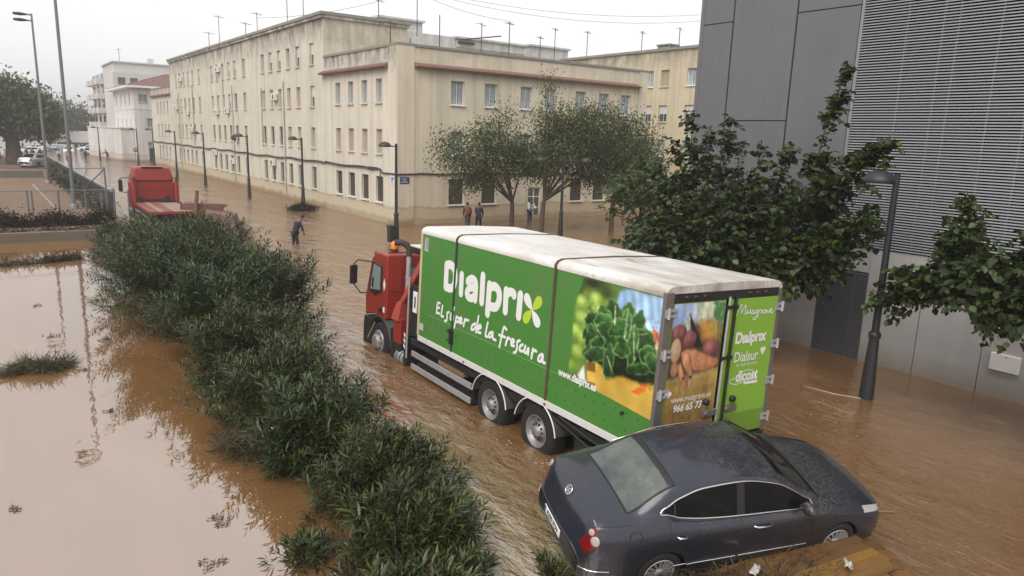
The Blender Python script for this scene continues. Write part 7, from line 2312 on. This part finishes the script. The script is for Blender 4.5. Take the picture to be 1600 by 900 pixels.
for i, (x, y, s, lb) in enumerate(((2.2, 9.85, .22, 'drowned twigs by the hedge shadow edge, low left'), (1.9, 8.85, .14, 'few dark twig tips at the bottom of the still water'), (1.0, 21.7, .22, 'dark twigs breaking the water right of the grass clump'), (1.35, 18.2, .12, 'tiny leaf cluster on the water below the twigs'), (.9, 25.6, .18, 'small brown leaf sprig on the water near the post reflections'), (1.5, 15.2, .1, 'loose leaves drifting in the middle of the still water'), (-.1, 11.8, .08, 'specks of leaf at the left picture edge'), (2.1, 20.6, .2, 'twig tuft left under the overhanging oleander'))):
    rr = random.Random(i)
    m = MB()
    for q in range(5 + int(22 * s)):
        a = rr.uniform(0, 6.28); d = s * rr.uniform(0, 1.1)
        px, py = s * .5 * math.cos(q * 2.1) + rr.uniform(-s, s) * .5, s * .5 * math.sin(q * 2.1) + rr.uniform(-s, s) * .5
        e = (px + .5 * d * math.cos(a), py + .5 * d * math.sin(a))
        m.path([(px, py, -.03), ((px + e[0]) / 2 + .02, (py + e[1]) / 2, .03 + rr.uniform(0, .05)), (e[0], e[1], -.01)], [.005, .004, .002], 4)
        for w in range(3):
            f = rr.uniform(.2, 1); c = (px + (e[0] - px) * f, py + (e[1] - py) * f); a2 = rr.uniform(0, 6.28); l_ = rr.uniform(.02, .05)
            m.poly([(c[0], c[1], .02), (c[0] + l_ * math.cos(a2 + .4), c[1] + l_ * math.sin(a2 + .4), .03), (c[0] + 1.8 * l_ * math.cos(a2), c[1] + 1.8 * l_ * math.sin(a2), .015), (c[0] + l_ * math.cos(a2 - .4), c[1] + l_ * math.sin(a2 - .4), .025)])
    tagp(m.build('twig_tuft', M_twig, None, None, (x, y, 0)), lb, 'twigs', kind='stuff')
car_deb = [(6.0 + t * 2.4, 4.95 - .35 * t + dy, .10) for t in np.linspace(0, 1, 24) for dy in (-.35, 0, .25)]
clumps('flood_debris', 'tangled dark grass and twigs heaped under the saloon', 'debris', car_deb, .20, .05, foliage_mat('tangled_straw', (.060, .045, .028), rough=.7), 9000, (.12, .14, .09), up=.3, kind='stuff', tone=(.3, 2.2))
m = MB()
for q in car_deb[::2]:
    m.lathe([(.24, -.25), (.20, -.02), (.08, .10), (0, .12)], (q[0], q[1], q[2] - .06), 'z', 8)
tagp(m.build('mud_heap', plain('black_mud', (.03, .022, .016), .8, nscale=9, var=.4)), 'dark mud heap under the saloon', 'mud', kind='stuff')
clumps('grass_wisp', 'straw wisps hanging from the saloon door mirror area', 'grass', [(8.62, 4.78, .62), (8.66, 4.77, .5)], .20, .05, M_straw, 40, (.03, .02, .05), up=-.8)
M_foam_glint = plain('foam', (.42, .34, .26), .5, nscale=20, var=.2)  # one tone for real foam and for painted water glints
def foam(label, pts, n, spread, size=.05):  # wake foam, and sky glints drawn as pale flecks; label seeds the scatter
    rr = random.Random(label); m = MB()
    for q in range(n):
        c = pts[rr.randrange(len(pts))]
        x, y = c[0] + rr.gauss(0, spread), c[1] + rr.gauss(0, spread * 1.4)
        r_ = size * rr.uniform(.3, 1.3); k_ = rr.randint(5, 7); a0 = rr.uniform(0, 6)
        m.poly([(x + r_ * rr.uniform(.5, 1.2) * math.cos(a0 + t * 2 * PI / k_), y + r_ * 1.5 * rr.uniform(.5, 1.2) * math.sin(a0 + t * 2 * PI / k_), .006) for t in range(k_)])
    return tagp(m.build('foam', M_foam_glint), label, 'foam', kind='stuff')
foam('scattered foam flecks drifting down the street past the wading man', [(9 + .22 * t + 1.5 * math.sin(t * 2.3), 27 + t * .75) for t in range(34)], 150, .8, .035)  # sky glitter on the street water, painted as pale flecks
foam('foam and scum gathered along the lorry wheels', [(7.35 - .1 * math.sin(t), 8.6 + t * .42) for t in range(22)], 140, .14, .016)  # glints beside the wheels, painted as pale flecks
foam('thin scum line along the left foot of the hedge', [(3.0 - .5 * math.sin(t * .7), 9.5 + t * .5) for t in range(26)], 150, .18, .013)
foam('foam flecks round the lamp post and behind the lorry', [(14.6 - .35 * t, 7.6 + .5 * math.sin(t)) for t in range(14)], 50, .4, .014)  # glints on the street here too, painted as pale flecks
m = MB(); m.path([(15.55, 7.45, .005), (15.2, 8.1, .008), (15.1, 8.8, .004)], [.010, .012, .004], 5); tagp(m.build('foam_line', M_foam_glint), 'thin white foam line trailing from the near lamp', 'foam', kind='stuff')

# ================================================================== HAZE
hz_ = NT('haze')
hz_.t.nodes.remove(hz_.b)
pv = hz_.n('ShaderNodeVolumePrincipled')
pv.inputs['Color'].default_value = (.62, .63, .65, 1)
pv.inputs['Density'].default_value = .0016
pv.inputs['Anisotropy'].default_value = .5
hz_.lk(pv.outputs[0], hz_.o.inputs['Volume'])
m = MB(); m.box((-1510, -90, -1.5), (1510, 2510, 21.5))
o = m.build('haze', hz_.m); o['kind'] = 'stuff'
